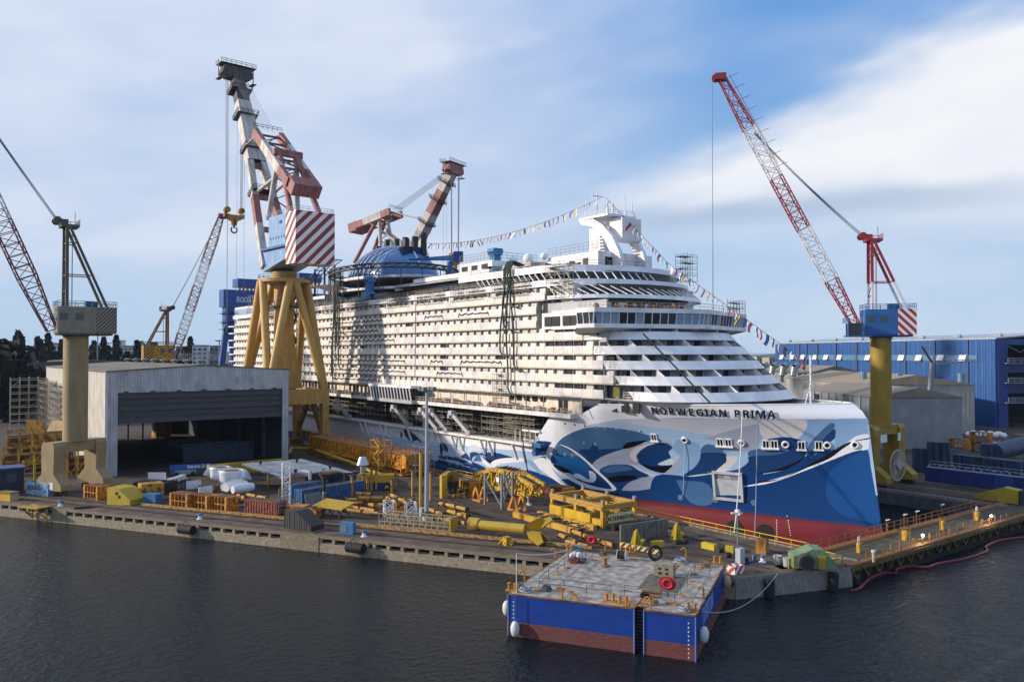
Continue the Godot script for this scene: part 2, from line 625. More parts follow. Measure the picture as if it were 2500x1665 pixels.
# ---- the ship: centre line x = 129.4, stem near z = -70 ----
const CX := 129.4
const SX := 109.0
const STERN := -335.0
const PAINT := {"royal": "104a8a", "deep": "173c6e", "slate": "426894", "navyblue": "0d3a72", "blue": "185892", "black": "090c16", "white": "e6e8ee", "ice": "c3d3e6", "lilac": "a0a7be", "cream": "d2d0d2", "sky": "86a9d0", "pale": "c9cdd6"}
const ART := [
	["deep", [-194.2,7.3,-194.4,8.4,-193.7,9.3,-191.7,9.8,-188.9,9.5,-187.5,9,-186.7,7.4,-188.6,6.7,-190.5,7.6,-192.2,8.2,-193.8,7.5]],
	["black", [-187.5,9.1,-185,8.5,-182.9,6.9,-185,7.6,-186.7,7.3]],
	["pale", [-200.7,7.9,-199.5,8.9,-196.9,9.2,-194.5,9.1,-194.5,7.8,-196.9,7.9,-199.5,7.1]],
	["pale", [-186.7,9,-185,9.1,-182.6,7.8,-183.4,7.6]],
	["deep", [-174.1,6.6,-173.9,7.6,-172.4,7.9,-170.7,7.3,-170.2,5.9,-172.4,6.1,-173.1,4.2,-173.9,5.3]],
	["deep", [-164.1,5,-163.9,6,-162.3,6.3,-160.9,5.5,-160.7,4.6,-162.3,5]],
	["pale", [-166.7,5.5,-166.4,6.8,-165,7.5,-163.4,7.2,-162.5,6.4,-164.6,5.4,-166,4.6]],
	["pale", [-161.4,7,-160.7,8.2,-158.7,8.7,-156.6,8.3,-155.9,7.5,-158.3,7.3,-160.3,6.6]],
	["deep", [-160.5,5.3,-160.3,6.6,-158.3,7,-156.6,6.6,-159.2,5.7,-159.9,4.6]],
	["deep", [-157,6.7,-154.1,7.3,-150.2,7.6,-147.3,7.4,-144.7,7,-149.3,6.2,-152.1,5.2,-153.2,5.3,-154.6,6.4]],
	["black", [-155,6.4,-152.7,5.6,-149.6,6.4,-146.3,6.9,-151.3,5.5,-152.1,4.8,-153.9,5.3]],
	["slate", [-159.2,4.7,-157.9,6,-156.4,6.6,-154.7,5.7,-155.5,5.1,-157.5,4.9]],
	["white", [-156.2,6.3,-154.7,5.4,-152.2,4.3,-149.3,4.1,-153.4,4,-155.2,4.6,-155.7,5.3]],
	["white", [-152.5,4.9,-150.4,6,-146.3,6.8,-141.2,7.2,-140.7,6.6,-144.1,6,-149.5,5,-151.5,4.2]],
	["slate", [-174.9,4.3,-173.1,4.8,-171.1,4.4,-171.7,3.8,-172.8,4.1,-174,3.8]],
	["black", [-174.3,3.9,-172.6,4.3,-171.7,3.8,-172.8,3.9]],
	["deep", [-172.3,4.4,-170.2,4.9,-167.9,4.6,-168.5,4,-169.9,4.3,-171.2,4]],
	["black", [-171.6,4,-169.5,4.4,-168.5,4,-169.9,4]],
	["slate", [-169.2,4.5,-166.9,5,-164.3,4.7,-165,4.1,-166.5,4.4,-168,4.1]],
	["black", [-168.4,4.1,-166.1,4.5,-165,4.1,-166.5,4.1]],
	["deep", [-165.6,4.2,-163.7,4.7,-161.4,4.4,-162.1,3.8,-163.3,4.1,-164.6,3.8]],
	["black", [-164.9,3.8,-163,4.2,-162.1,3.8,-163.3,3.8]],
	["slate", [-163.6,3.7,-161.4,4.2,-159,3.9,-159.7,3.3,-161.1,3.6,-162.5,3.3]],
	["black", [-162.8,3.3,-160.7,3.7,-159.7,3.3,-161.1,3.3]],
	["deep", [-174.2,3,-172.2,3.6,-169.8,3.2,-170.5,2.6,-171.8,2.9,-173.2,2.6]],
	["black", [-173.5,2.6,-171.5,3.1,-170.5,2.6,-171.8,2.7]],
	["slate", [-170.3,2.9,-168.3,3.4,-166,3.1,-166.7,2.5,-168,2.8,-169.3,2.5]],
	["black", [-169.6,2.5,-167.6,3,-166.7,2.5,-168,2.6]],
	["deep", [-160.9,3.4,-158.9,4,-156.6,3.6,-157.3,3,-158.6,3.3,-159.9,3]],
	["black", [-160.3,3.1,-158.2,3.5,-157.3,3.1,-158.6,3.1]],
	["slate", [-166.7,2.8,-165,3.3,-163.1,2.9,-163.7,2.3,-164.8,2.7,-165.9,2.4]],
	["black", [-166.1,2.4,-164.5,2.8,-163.7,2.4,-164.8,2.4]],
	["deep", [-175.3,3.2,-174.1,3.6,-172.7,3.2,-173.1,2.6,-173.9,3,-174.7,2.7]],
	["black", [-174.9,2.7,-173.7,3.1,-173.1,2.6,-173.9,2.7]],
	["slate", [-157.5,3.5,-156,4,-154.5,3.6,-155,3,-155.9,3.4,-156.8,3.1]],
	["black", [-157.1,3.1,-155.6,3.5,-155,3.1,-155.9,3.1]],
	["deep", [-159.9,4.4,-156.8,4.2,-154.6,3.5,-151.9,3.5,-150.2,3.2,-155.4,3,-158.1,3.1]],
	["deep", [-136.5,11.1,-134.7,11.6,-131.1,11.5,-133,10.2,-133.8,8.7,-136,8.4,-136.5,9.3]],
	["deep", [-135.9,7.8,-134,8.2,-133.9,6.5,-134.9,7.1]],
	["navyblue", [-140.4,4.6,-136.2,4.1,-132,3,-126.4,1.5,-117.5,2,-108,3.8,-104.2,6.2,-101.1,7.6,-95.9,8.4,-87.8,9.1,-88.1,-2.1,-105.8,-4.6,-122.2,-2.8,-145.6,-1.3,-152.7,0.2,-156.5,1.5,-145.7,2.2,-142.2,3.8]],
	["white", [-139,6.5,-134.9,7.9,-133.6,6.3,-131.6,3.8,-128.8,2.3,-125.9,1.5,-128.9,1.6,-132.1,2.8,-136,4.9]],
	["sky", [-140.5,6.8,-138.3,6.8,-136.2,4.1,-137.6,4.5]],
	["slate", [-132.8,8.2,-131.2,10.4,-128.1,12.8,-123.8,14.5,-119.4,15.6,-114.5,15.8,-110.1,15.5,-107.1,14.8,-104.6,13.8,-108.1,13.4,-113.7,11.5,-118.1,9.7,-121.3,7.7,-122.6,7.5,-125,9.1,-127.2,10.5,-129.5,11.2,-131.8,9.4]],
	["deep", [-124.5,10.5,-119.7,11,-115.1,11.5,-113.7,11.6,-118.1,9.7,-121.3,7.7,-122.6,7.5,-123.4,9.1]],
	["deep", [-123.2,8,-122.1,10.3,-120.6,11.9,-119.7,12.2,-119.6,10.9,-120.8,9.1,-122.5,7.8]],
	["black", [-129.5,11.2,-126.5,10.8,-124.3,9.6,-122.6,8.2,-124,8.8,-126.8,10.1]],
	["black", [-113.7,11.6,-112.9,12.5,-111.5,13.1,-107.8,13.7,-109.1,13,-111.5,12]],
	["navyblue", [-133,7.1,-132.4,8.5,-129.5,11.1,-126.8,10.1,-124.2,8.3,-121.7,6.1,-119.6,4.4,-118.6,3.1,-121.1,3,-124.3,3.7,-128.2,5.3,-131.3,6.3]],
	["blue", [-132.1,8.5,-128.9,8.7,-124.4,9.2,-122.8,7.6,-123.6,4.4,-126.1,5.2,-127.8,4.8,-130.2,6.2,-132.4,6.7]],
	["slate", [-129.5,11,-127.8,10.5,-125.5,9.1,-128.8,9,-131.1,9.1,-131.8,8.9]],
	["black", [-132.5,6.6,-130.4,6.4,-127.9,5.5,-129.7,5.1,-131.5,5.6]],
	["ice", [-127.5,4.8,-126.1,5.3,-123.7,4.3,-123.3,6.2,-121.8,5.6,-122.5,3.9,-125.1,3.8]],
	["lilac", [-122.1,7.6,-119.5,9.4,-115.3,11,-112,11.9,-108.2,13.2,-103.8,13.8,-102.9,12.9,-104.9,13.5,-107.9,12.8,-110.4,11.4,-111.2,9.9,-110.6,8.6,-113.1,8.5,-117.2,8.1,-119.9,7.2,-121.1,6.3]],
	["cream", [-112.6,10.2,-111.4,11.7,-107.8,13,-104.9,13.6,-108,12.5,-110.3,11.2,-111.4,9.2,-112.1,9.2]],
	["sky", [-103.9,13.5,-102.9,12.9,-101.4,14.3,-98,13.8,-97.8,12.2,-98.6,10.1,-100.1,8.4,-102.4,7.3,-106.4,7,-109.6,7.9,-110.8,8.8,-109.6,7.9,-107.8,7.5,-105.9,7.4,-102.8,9,-102,10.7,-102.8,12]],
	["deep", [-111.2,9.9,-110.3,11.2,-108,12.6,-105.6,13.3,-103.9,13.4,-103.1,12.6,-104.1,11.7,-104,10.7,-104.2,8.9,-105.9,7.5,-107.8,7.6,-109.8,8.2]],
	["navyblue", [-111.1,9.3,-107.6,10.6,-104.4,10.9,-104.3,8.9,-105.9,7.5,-107.8,7.6,-109.8,8.2]],
	["black", [-110.3,8.7,-107.8,8.5,-104.2,8.9,-105.9,7.5,-107.8,7.5,-109.6,8]],
	["ice", [-107.1,9,-105,10.1,-103.9,10.4,-104.2,9.2]],
	["lilac", [-105.9,7.5,-104.3,8.8,-102.4,10.6,-101.8,11.5,-102.3,9.8,-103.7,7.9,-105.3,7.2]],
	["deep", [-120.7,6.4,-118.8,7.6,-116.2,8.2,-113.2,8.3,-111.6,7.4,-109.5,6.5,-112.6,5.7,-116.1,4.7,-119.6,4.6]],
	["slate", [-120,6.7,-118.3,7.5,-116.3,8.1,-113.9,8.1,-112.9,7.4,-116.6,6.6,-119.2,6.2]],
	["black", [-119.5,4.7,-117.9,5.5,-114.4,6.1,-111.9,6,-114.7,4.9,-118.1,4.4]],
	["lilac", [-116.1,3.1,-114.2,4.7,-111.7,5.7,-109.1,6.4,-106.6,5.9,-104.4,6.2,-107.9,4.5,-112.1,3.3,-115.5,2.9]],
	["ice", [-113.1,8.5,-111.6,8.2,-109.8,7.3,-106.4,6.7,-102.4,7.1,-99.1,7.8,-95.8,8.5,-95.9,8.3,-101.2,7.1,-106.5,6.5,-109.9,6.8]],
	["black", [-132.2,3.5,-128.8,2.3,-125.1,1.8,-121.2,1.8,-117.2,2.1,-117.5,1.7,-123,1.2,-127.8,1.7]],
	["white", [-134.1,8.3,-133.1,10,-129.9,12.5,-125.2,14.4,-123.5,14.7,-128.1,12.7,-131.2,10.3,-132.7,8.2,-132.8,6.6,-130.8,5,-127.4,4,-123.4,3.1,-119.8,2.8,-118.5,3,-119.6,4.4,-121.7,6.2,-124.1,8.5,-126.7,10.3,-129.5,11.3,-126.6,10.7,-123.7,8.9,-121.1,6.5,-118.8,4.5,-117.4,2.8,-121.2,2.3,-125.5,2.6,-129.6,4,-132.7,5.5,-133.9,6.7]],
	["navyblue", [-108.9,1.5,-108.2,6.6,-101,7.2,-96.9,7.8,-93.9,7.9,-91.2,6.6,-86.2,7.8,-82.3,9.7,-78.5,12,-75.1,14.4,-73.5,15.6,-72,16.5,-71.8,14.4,-71.2,10.7,-70.7,7.8,-70.2,4.9,-70,2.3,-73.5,2.4,-80.8,2.5,-88.6,2.7,-97.1,2.2]],
	["slate", [-103.9,5.8,-102.5,6.3,-97.8,6,-97.5,2.4,-101.6,2.1]],
	["royal", [-76.9,10.6,-73.5,13.3,-71.8,14.2,-71.2,10.3,-70.3,4.9,-70.1,2.4,-73.5,2.6,-76,3.3,-77.9,6.1]],
	["sky", [-79.8,18.8,-76.7,19.1,-72.1,19.4,-71.9,17.9,-71.8,16.5,-73.5,15.8,-76.1,14.3,-76.1,17.3,-76.5,18.5,-79.9,14.7,-81.4,15.6]],
	["lilac", [-95.9,15,-86.6,18.1,-86.3,17.3,-86.6,16,-87.4,14.3,-89.4,12.9,-92.5,12.7,-93.2,13.2,-94.9,14.5]],
	["cream", [-86.6,18.1,-85.8,18.6,-79.8,18.8,-81.4,15.6,-83.3,15.9,-86.6,15.5]],
	["slate", [-97.9,11.9,-97.3,13.2,-95.9,13.8,-94,13.2,-93.7,12.2,-95.9,12.2]],
	["deep", [-97.9,11.9,-95.9,12.2,-93.6,12.2,-93.6,11.5,-94.1,10.1,-95.8,8.9,-98.6,8,-102.3,7.2,-99.7,9.2,-98.4,10.8]],
	["black", [-93.6,11.5,-93.9,10.1,-95.4,8.9,-98.2,7.9,-96,8.9,-94.3,10.1]],
	["sky", [-95.9,13.8,-93.9,13.6,-92.5,12.9,-93.7,12.2,-94,13.2]],
	["cream", [-95.8,8.9,-93.8,10.6,-93.4,11.6,-91.6,11.8,-92,10.7,-94.1,9,-95.5,8.6]],
	["slate", [-89.4,12.9,-87.3,13.6,-84.6,14.6,-83,13.4,-86,12.4,-89.4,11.9]],
	["deep", [-86.1,15.2,-83.3,15.8,-81.3,15.5,-80.4,14.7,-80.4,13.2,-81.6,11.7,-84.5,10,-88.5,8.8,-94.3,7.9,-92,9.2,-89.9,10.9,-89.6,11.9,-86,12.4,-83,13.4,-84.6,14.6]],
	["black", [-89.3,8.8,-86,9.7,-83.1,11,-81.3,12.1,-80.4,13.2,-80.5,12.5,-82.2,11,-84.5,9.8]],
	["ice", [-84.9,9.5,-82.5,10.8,-80.8,12.4,-80.2,14.5,-79.7,14.3,-79.7,13.3,-80.7,11.7,-82.6,10.3]],
	["slate", [-79.9,14.7,-76.6,18.5,-76.2,17.5,-78.3,15.2,-80.4,12.8]],
	["deep", [-78.3,15.2,-76.2,17.5,-76.1,16.5,-76.6,15.5,-80.3,12,-82.2,10.8,-80.4,12.8]],
	["navyblue", [-77.7,14.2,-76.7,13.9,-75.7,14.7,-78,12.4,-81.3,10.1,-84.6,8.7,-88.2,7.4,-90.7,6.9,-90.8,9.1,-88.5,8.7,-84.5,9.8,-81.6,11.5,-80.3,12]],
	["white", [-91.2,6.4,-86.2,7.9,-82.3,9.8,-78.5,12.1,-75.1,14.8,-73.4,16.4,-72.2,16.8,-71.7,16.6,-71.7,14.4,-73.5,13.9,-76.8,12.2,-80.4,10.3,-86.3,7.5,-90.4,6.4]],
	["black", [-89.4,7.3,-85.2,8.2,-82.3,9.8,-78.5,12.3,-75.9,14.3,-74.2,15.4,-71.7,16.2,-71.7,16,-73.5,15.5,-75.1,14.3,-77.2,12.4,-80.4,10.7,-84.2,8.6,-87.2,7.5]],
]


func stem_z(y: float) -> float:
	if y > 19.8: return -71.9 - (y - 19.8) * 1.24
	if y > 1.3: return -69.6 - 2.3 * (y - 1.3) / 18.5
	var k := minf((1.3 - y) / 5.0,1.0)
	return -69.6 + 1.92 * k * (2.0 - k)


func half_breadth(z: float, y: float) -> float:
	var s := stem_z(y) - z
	if s <= 0.0: return 0.0
	var w := pow(clampf((y - 1.0) / 19.0,0.0,1.1), 1.5)
	var v := 20.5 * (1.0 - pow(1.0 - minf(s / lerpf(95.0,50.0, w), 1.0), lerpf(1.6,2.1, w)))
	if y < -3.0: v *= 1.0 - 0.12 * pow((-3.0 - y) / 6.0,2.0)
	return v


func rail_top(z: float) -> float:   # top edge of the hull plating
	if z > -116.0: return 20.5 + (z + 112.0) * 0.035
	if z > -121.5: return lerpf(18.0,20.36, (z + 121.5) / 5.5)
	if z > -130.2: return 18.0
	if z > -136.7: return lerpf(11.1,17.4, (z + 136.7) / 6.5)
	return 10.7


func smooth_outline(p: Array) -> PackedVector2Array:
	var o := PackedVector2Array()
	var q := []
	for i in range(0, p.size(), 2): q.append(v2(p[i], p[i + 1]))
	var k := q.size()
	for i in k:
		for j in 4:
			o.append(q[i].cubic_interpolate(q[(i + 1) % k], q[(i + k - 1) % k], q[(i + 2) % k], j / 4.0))
	return o


func fill(im: Image, poly: PackedVector2Array, c: Color) -> void:
	var lo := 1e9
	var hi := -1e9
	for q in poly:
		lo = minf(lo, q.y)
		hi = maxf(hi, q.y)
	for y in range(maxi(0, floori(lo)), mini(im.get_height() - 1, ceili(hi)) + 1):
		var xs := []
		for i in poly.size():
			var a := poly[i]
			var b := poly[(i + 1) % poly.size()]
			if (a.y <= y + 0.5) != (b.y <= y + 0.5):
				xs.append(a.x + (y + 0.5 - a.y) / (b.y - a.y) * (b.x - a.x))
		xs.sort()
		for i in range(0, xs.size() - 1,2):
			var x0 := maxi(0, roundi(xs[i]))
			var x1 := mini(im.get_width(), roundi(xs[i + 1]))
			if x1 > x0: im.fill_rect(Rect2i(x0, y, x1 - x0,1), c)


# painted sides: z runs along the picture, y up it
func hull_paint(z0: float, z1: float, w: int, h: int) -> StandardMaterial3D:
	var im := Image.create(w, h, false, Image.FORMAT_RGB8)
	var y0 := -9.0
	var y1 := 23.0
	var px := func(z: float, y: float) -> Vector2: return v2((z - z0) / (z1 - z0) * w, (y1 - y) / (y1 - y0) * h)
	im.fill(Color.html("a9c0de"))
	var slab := func(p: Array, c: String) -> void:
		var o := PackedVector2Array()
		for q in p: o.append(px.call(q.x, q.y))
		fill(im, o, Color.html(c))
	slab.call([v2(-345,23), v2(-345,8), v2(-260,6), v2(-200,7.5), v2(-165,8), v2(-136,9), v2(-128,12.5), v2(-120,16), v2(-112,17.6), v2(-100,18.6), v2(-85,18.9), v2(-74,19.4), v2(-60,19.6), v2(-60,23)], "e4e7ee")
	slab.call([v2(-345,14), v2(-345,1), v2(-240,1), v2(-206,6.5), v2(-225,11), v2(-260,13)], "c9ced6")
	slab.call([v2(-104,17.9), v2(-98,18.5), v2(-80,19), v2(-60,19.3), v2(-60,6), v2(-100,10), v2(-112,15)], "9fbfe2")
	slab.call([v2(-114,17.2), v2(-104,18.3), v2(-92,18.6), v2(-84,18.9), v2(-88,15), v2(-104,16.4)], "c2c6d6")
	slab.call([v2(-345,3.2), v2(-200,3.4), v2(-170,3), v2(-150,3), v2(-150,0), v2(-345,0)], "1d4f88")
	slab.call([v2(-132,3.5), v2(-110,6), v2(-60,7), v2(-60,0), v2(-132,0)], "0d3a72")
	for e in ART:
		var q := PackedVector2Array()
		for s in smooth_outline(e[1]): q.append(px.call(s.x, s.y))
		fill(im, q, Color.html(PAINT[e[0]]))
	# antifouling below the boot line
	im.fill_rect(Rect2i(0, roundi(px.call(0,1.5).y), w, h), Color.html("6d1d26"))
	# plating seams and a little weather
	var r := RandomNumberGenerator.new()
	r.seed = 4
	for k in 9:
		var yy := roundi(px.call(0,-4.0 + k * 2.7).y)
		for x in w:
			var c := im.get_pixel(x, yy)
			im.set_pixel(x, yy, c.darkened(0.07))
	var m := StandardMaterial3D.new()
	m.albedo_texture = ImageTexture.create_from_image(im)
	m.roughness = 0.38
	m.metallic_specular = 0.45
	m.texture_repeat = false
	return m


func hull_strip(side: float, z0: float, z1: float, step: float, t0: float, t1: float) -> M:
	var m := M.new()
	var k := roundi((z1 - z0) / step)
	var ny := 22
	var cols := []
	for i in k + 1:
		var z := z0 + (z1 - z0) * i / k
		var top := rail_top(minf(z, -71.0))
		var row := []
		for j in ny + 1:
			var y := lerpf(-9.0, top, float(j) / ny)
			var s := stem_z(y)
			var zz := minf(z, s)
			# close on the stem: the last columns follow its slope
			if z > -95.0: zz = lerpf(-95.0, s, (z + 95.0) / (z1 + 95.0)) if z1 > -75.0 else z
			row.append(v3(CX + side * half_breadth(zz, y), y, zz))
		cols.append(row)
	var nn := func(p: Vector3) -> Vector3:
		var e := 0.05
		var dz := (half_breadth(p.z + e, p.y) - half_breadth(p.z - e, p.y)) / (2 * e)
		var dy := (half_breadth(p.z, p.y + e) - half_breadth(p.z, p.y - e)) / (2 * e)
		return v3(side, -dy, -dz).normalized()
	for i in k:
		for j in ny:
			var q := [cols[i][j], cols[i + 1][j], cols[i + 1][j + 1], cols[i][j + 1]]
			if side > 0: q.reverse()
			var ns := []
			for p in q: ns.append(nn.call(v3(p.x, p.y, minf(p.z, stem_z(p.y) - 0.1))))
			m.tri_n(q[0], q[1], q[2], ns[0], ns[1], ns[2])
			m.tri_n(q[0], q[2], q[3], ns[0], ns[2], ns[3])
			for idx in [0,2,1,0,3,2]: m.t.append(v2((q[idx].z - t0) / (t1 - t0), (23.0 - q[idx].y) / 32.0))
	return m


# plan line of a deck edge: along the near side, round the bow, back along the far side
func front_line(zs: float, zc: float, c: float, a := 20.4, n := 20) -> Array:
	var p := [v2(CX - a, zs)]
	for i in n + 1:
		var t := PI * i / n
		p.append(v2(CX - a * cos(t), zc + c * pow(sin(t), 0.9)))
	p.append(v2(CX + a, zs))
	return p


func band(lo: Array, y0: float, hi: Array, y1: float, thick := 0.18) -> M:
	var m := M.new()
	for i in lo.size() - 1:
		var a: Vector2 = lo[i]
		var b: Vector2 = lo[i + 1]
		var d: Vector2 = hi[i + 1]
		var e: Vector2 = hi[i]
		var A := v3(a.x, y0, a.y)
		var B := v3(b.x, y0, b.y)
		var D := v3(d.x, y1, d.y)
		var E := v3(e.x, y1, e.y)
		m.quad(A, B, D, E)
		var o := (B - A).cross(Vector3.UP).normalized() * -thick
		m.quad(B + o, A + o, E + o, D + o)
		m.quad(E, D, D + o, E + o)
		m.quad(A + o, B + o, B, A)
	for i in [0, lo.size() - 1]:
		var j: int = 1 if i == 0 else i - 1
		var d2: Vector2 = (lo[i] - lo[j]).normalized()
		var o := v3(d2.x, 0, d2.y).cross(Vector3.UP) * (thick if i == 0 else -thick)
		m.quad(v3(lo[i].x, y0, lo[i].y), v3(hi[i].x, y1, hi[i].y), v3(hi[i].x, y1, hi[i].y) + o, v3(lo[i].x, y0, lo[i].y) + o)
	return m


func slab_mesh(line: Array, y0: float, y1: float) -> M:
	var m := M.new()
	var zb: float = line[0].y
	for i in line.size() - 1:
		var a: Vector2 = line[i]
		var b: Vector2 = line[i + 1]
		m.quad(v3(a.x, y0, a.y), v3(b.x, y0, b.y), v3(b.x, y1, b.y), v3(a.x, y1, a.y))
		for y in [y0, y1]:
			var p := [v3(a.x, y, a.y), v3(b.x, y, b.y), v3(CX, y, zb)]
			if y == y0: m.tri(p[0], p[2], p[1])
			else: m.tri(p[0], p[1], p[2])
	return m


func build_ship() -> void:
	var white := mat("eceae6", 0.45,0.0, "soft", v3(0.09,0.05,0.09))
	var bright := mat("f0f1f3", 0.4,0.0, "soft", v3(0.05,0.05,0.05))
	var cream := mat("e6dccb", 0.55,0.0, "soft", v3(0.2,0.08,0.2))
	var greyw := mat("b3b2b4", 0.6)
	var dark := mat("1c1d20", 0.7,0.0, "")
	var black := mat("0b0c0f", 0.35,0.0, "")
	var steel := mat("8d8a84", 0.5,0.5, "")
	var ship := thing("cruise_ship", "huge unfinished white cruise ship in the dry dock, blue waves painted on its bow", "cruise ship", v3(CX, -9,-200))
	# hull: bow and after body
	var bowpaint := hull_paint(-205,-67,2048,475)
	var sidepaint := hull_paint(-343,-205,1024,237)
	for side in [-1.0,1.0]:
		obj("bow_plating", hull_strip(side, -137.0,-69.0,1.7,-205,-67), bowpaint, ship)
		obj("side_plating", hull_strip(side, -205.0,-137.0,6.8,-205,-67), bowpaint, ship)
		obj("side_plating", hull_strip(side, -336.0,-205.0,13.1,-343,-205), sidepaint, ship)
	var m := M.new()
	m.quad(v3(CX + 20.5,-9,-336), v3(CX - 20.5,-9,-336), v3(CX - 20.5,18,-336), v3(CX + 20.5,18,-336))
	obj("transom", m, greyw, ship)
	# foredeck inside the bulwark
	m = M.new()
	var prev = null
	for i in 24:
		var z := -118.0 + i * 1.9
		var y := 19.3
		var b := maxf(0.05, half_breadth(z, y) - 0.15)
		var p := [v3(CX - b, y, z), v3(CX + b, y, z)]
		if prev != null: m.quad(prev[0], p[0], p[1], prev[1])
		prev = p
	obj("foredeck", m, mat("3c4a45", 0.8), ship)
	# rim of the bulwark
	for side in [-1.0,1.0]:
		var pts := []
		for i in 24:
			var z := -116.0 + 41.4 * i / 23.0
			var y := rail_top(z)
			pts.append(v3(CX + side * maxf(0.0, half_breadth(minf(z, stem_z(y)), y) - 0.1), y, minf(z, stem_z(y))))
		m = M.new()
		m.path(pts, 0.16,6)
		obj("bulwark_rim", m, bright, ship)
	# boat deck shelf along the side, with struts to the hull below
	m = M.new()
	m.box(v3(108.6,10.75,-235.5), v3(2.2,0.55,201))
	obj("boat_deck_edge", m, white, ship)
	m = M.new()
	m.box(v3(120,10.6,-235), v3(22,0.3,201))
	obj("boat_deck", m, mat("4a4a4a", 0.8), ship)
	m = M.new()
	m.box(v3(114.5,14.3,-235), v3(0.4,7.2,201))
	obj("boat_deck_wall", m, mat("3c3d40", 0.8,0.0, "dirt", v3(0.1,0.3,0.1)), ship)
	for i in 13:
		var z := -142.0 - i * 6.2 - (3.0 if i % 2 else 0.0)
		m = M.new()
		m.bar(v3(107.7,10.4, z), v3(108.85,6.9, z + 0.3), 0.4,0.5)
		obj("strut", m, white, ship)
	# forward end of the recess: a small mooring platform
	m = M.new()
	m.box(v3(110.4,13.6,-137.0), v3(3.2,0.4,6.0))
	m.box(v3(111.8,11.9,-139.0), v3(0.3,3.0,9.0))
	for i in 5: m.tube(v3(109.0,10.9,-135.5 - i * 1.8), v3(109.0,13.5,-135.5 - i * 1.8), 0.12,6)
	obj("mooring_platform", m, white, ship)
	m = M.new()
	m.box(v3(108.5,10.7,-134.6), v3(1.2,0.7,4.2))
	m.tube(v3(108.9,9.2,-134.6), v3(107.8,9.2,-134.6), 0.75,12)
	obj("fairlead_sponson", m, mat("1e5f9a", 0.5), ship)
	# promenade slab, cream inner wall, ceiling
	m = M.new()
	m.box(v3(109.2,17.65,-228.8), v3(3.8,0.85,213))
	obj("promenade_edge", m, white, ship)
	m = M.new()
	m.box(v3(120.0,17.6,-228), v3(18,0.5,212))
	obj("promenade_deck", m, greyw, ship)
	m = M.new()
	m.box(v3(111.3,19.8,-228.5), v3(0.4,3.6,211))
	obj("promenade_wall", m, cream, ship)
	for i in 24:
		m = M.new()
		m.tube(v3(108.0,18.05,-119.5 - i * 6.0), v3(108.0,21.5,-119.5 - i * 6.0), 0.11,6)
		obj("promenade_post", m, steel, ship)
	m = M.new()
	m.box(Vector3.ZERO, v3(0.14,2.5,1.3))
	var tallwin := m.mesh()
	for i in 30:
		if i > 18 and i < 22: continue
		piece("promenade_window", tallwin, black, ship, v3(111.06,19.6,-287.0 + i * 2.6))
	for z in [-137.6,-136.0]: piece("promenade_door", tallwin, black, ship, v3(111.06,19.35, z + 8.0))
	for i in 5:
		var w := M.new()
		var pr := PackedVector2Array()
		for a in 16: pr.append(v2(0.95 * signf(cos(TAU * a / 16)) * pow(absf(cos(TAU * a / 16)), 0.5), 0.55 * signf(sin(TAU * a / 16)) * pow(absf(sin(TAU * a / 16)), 0.6)))
		w.prism(pr, Transform3D(Basis(v3(0,0,1), Vector3.UP, Vector3.LEFT), v3(111.05,20.4,-146.8 + i * 2.85)), 0.0,0.1)
		obj("oval_window", w, black, ship)
	m = M.new()
	railing(m, [v3(107.5,18.08,-334), v3(107.5,18.08,-121.5)], 2.0,1.1,0.04)
	obj("promenade_railing", m, mat("d8d6d2", 0.5,0.2, ""), ship)
	# glazed lounge that juts out over the promenade, and the dark embarkation opening below it
	var lg := obj("lounge", box_mesh(v3(107.6,21.6,-195.5), v3(3.4,0.7,24)), bright, ship)
	obj("lounge_floor", box_mesh(v3(107.2,17.7,-195.5), v3(2.8,0.9,25)), greyw, ship)
	obj("lounge_glass", box_mesh(v3(107.5,19.7,-195.5), v3(2.4,3.3,22.6)), black, ship)
	for i in 14:
		m = M.new()
		m.bar(v3(105.9,21.3,-206.5 + i * 1.7), v3(106.2,18.1,-206.0 + i * 1.7), 0.22,0.3)
		obj("mullion", m, bright, lg)
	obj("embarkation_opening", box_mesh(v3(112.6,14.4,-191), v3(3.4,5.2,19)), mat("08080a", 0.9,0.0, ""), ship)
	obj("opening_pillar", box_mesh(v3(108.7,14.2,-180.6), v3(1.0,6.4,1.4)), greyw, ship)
	build_balconies(ship, white, greyw)
	build_terraces(ship, bright, greyw, black, steel)
	build_topsides(ship, bright, white, greyw, black, dark, steel)
	build_hull_fittings(ship, bright, black)


func box_mesh(o: Vector3, s: Vector3) -> M:
	var m := M.new()
	m.box(o, s)
	return m


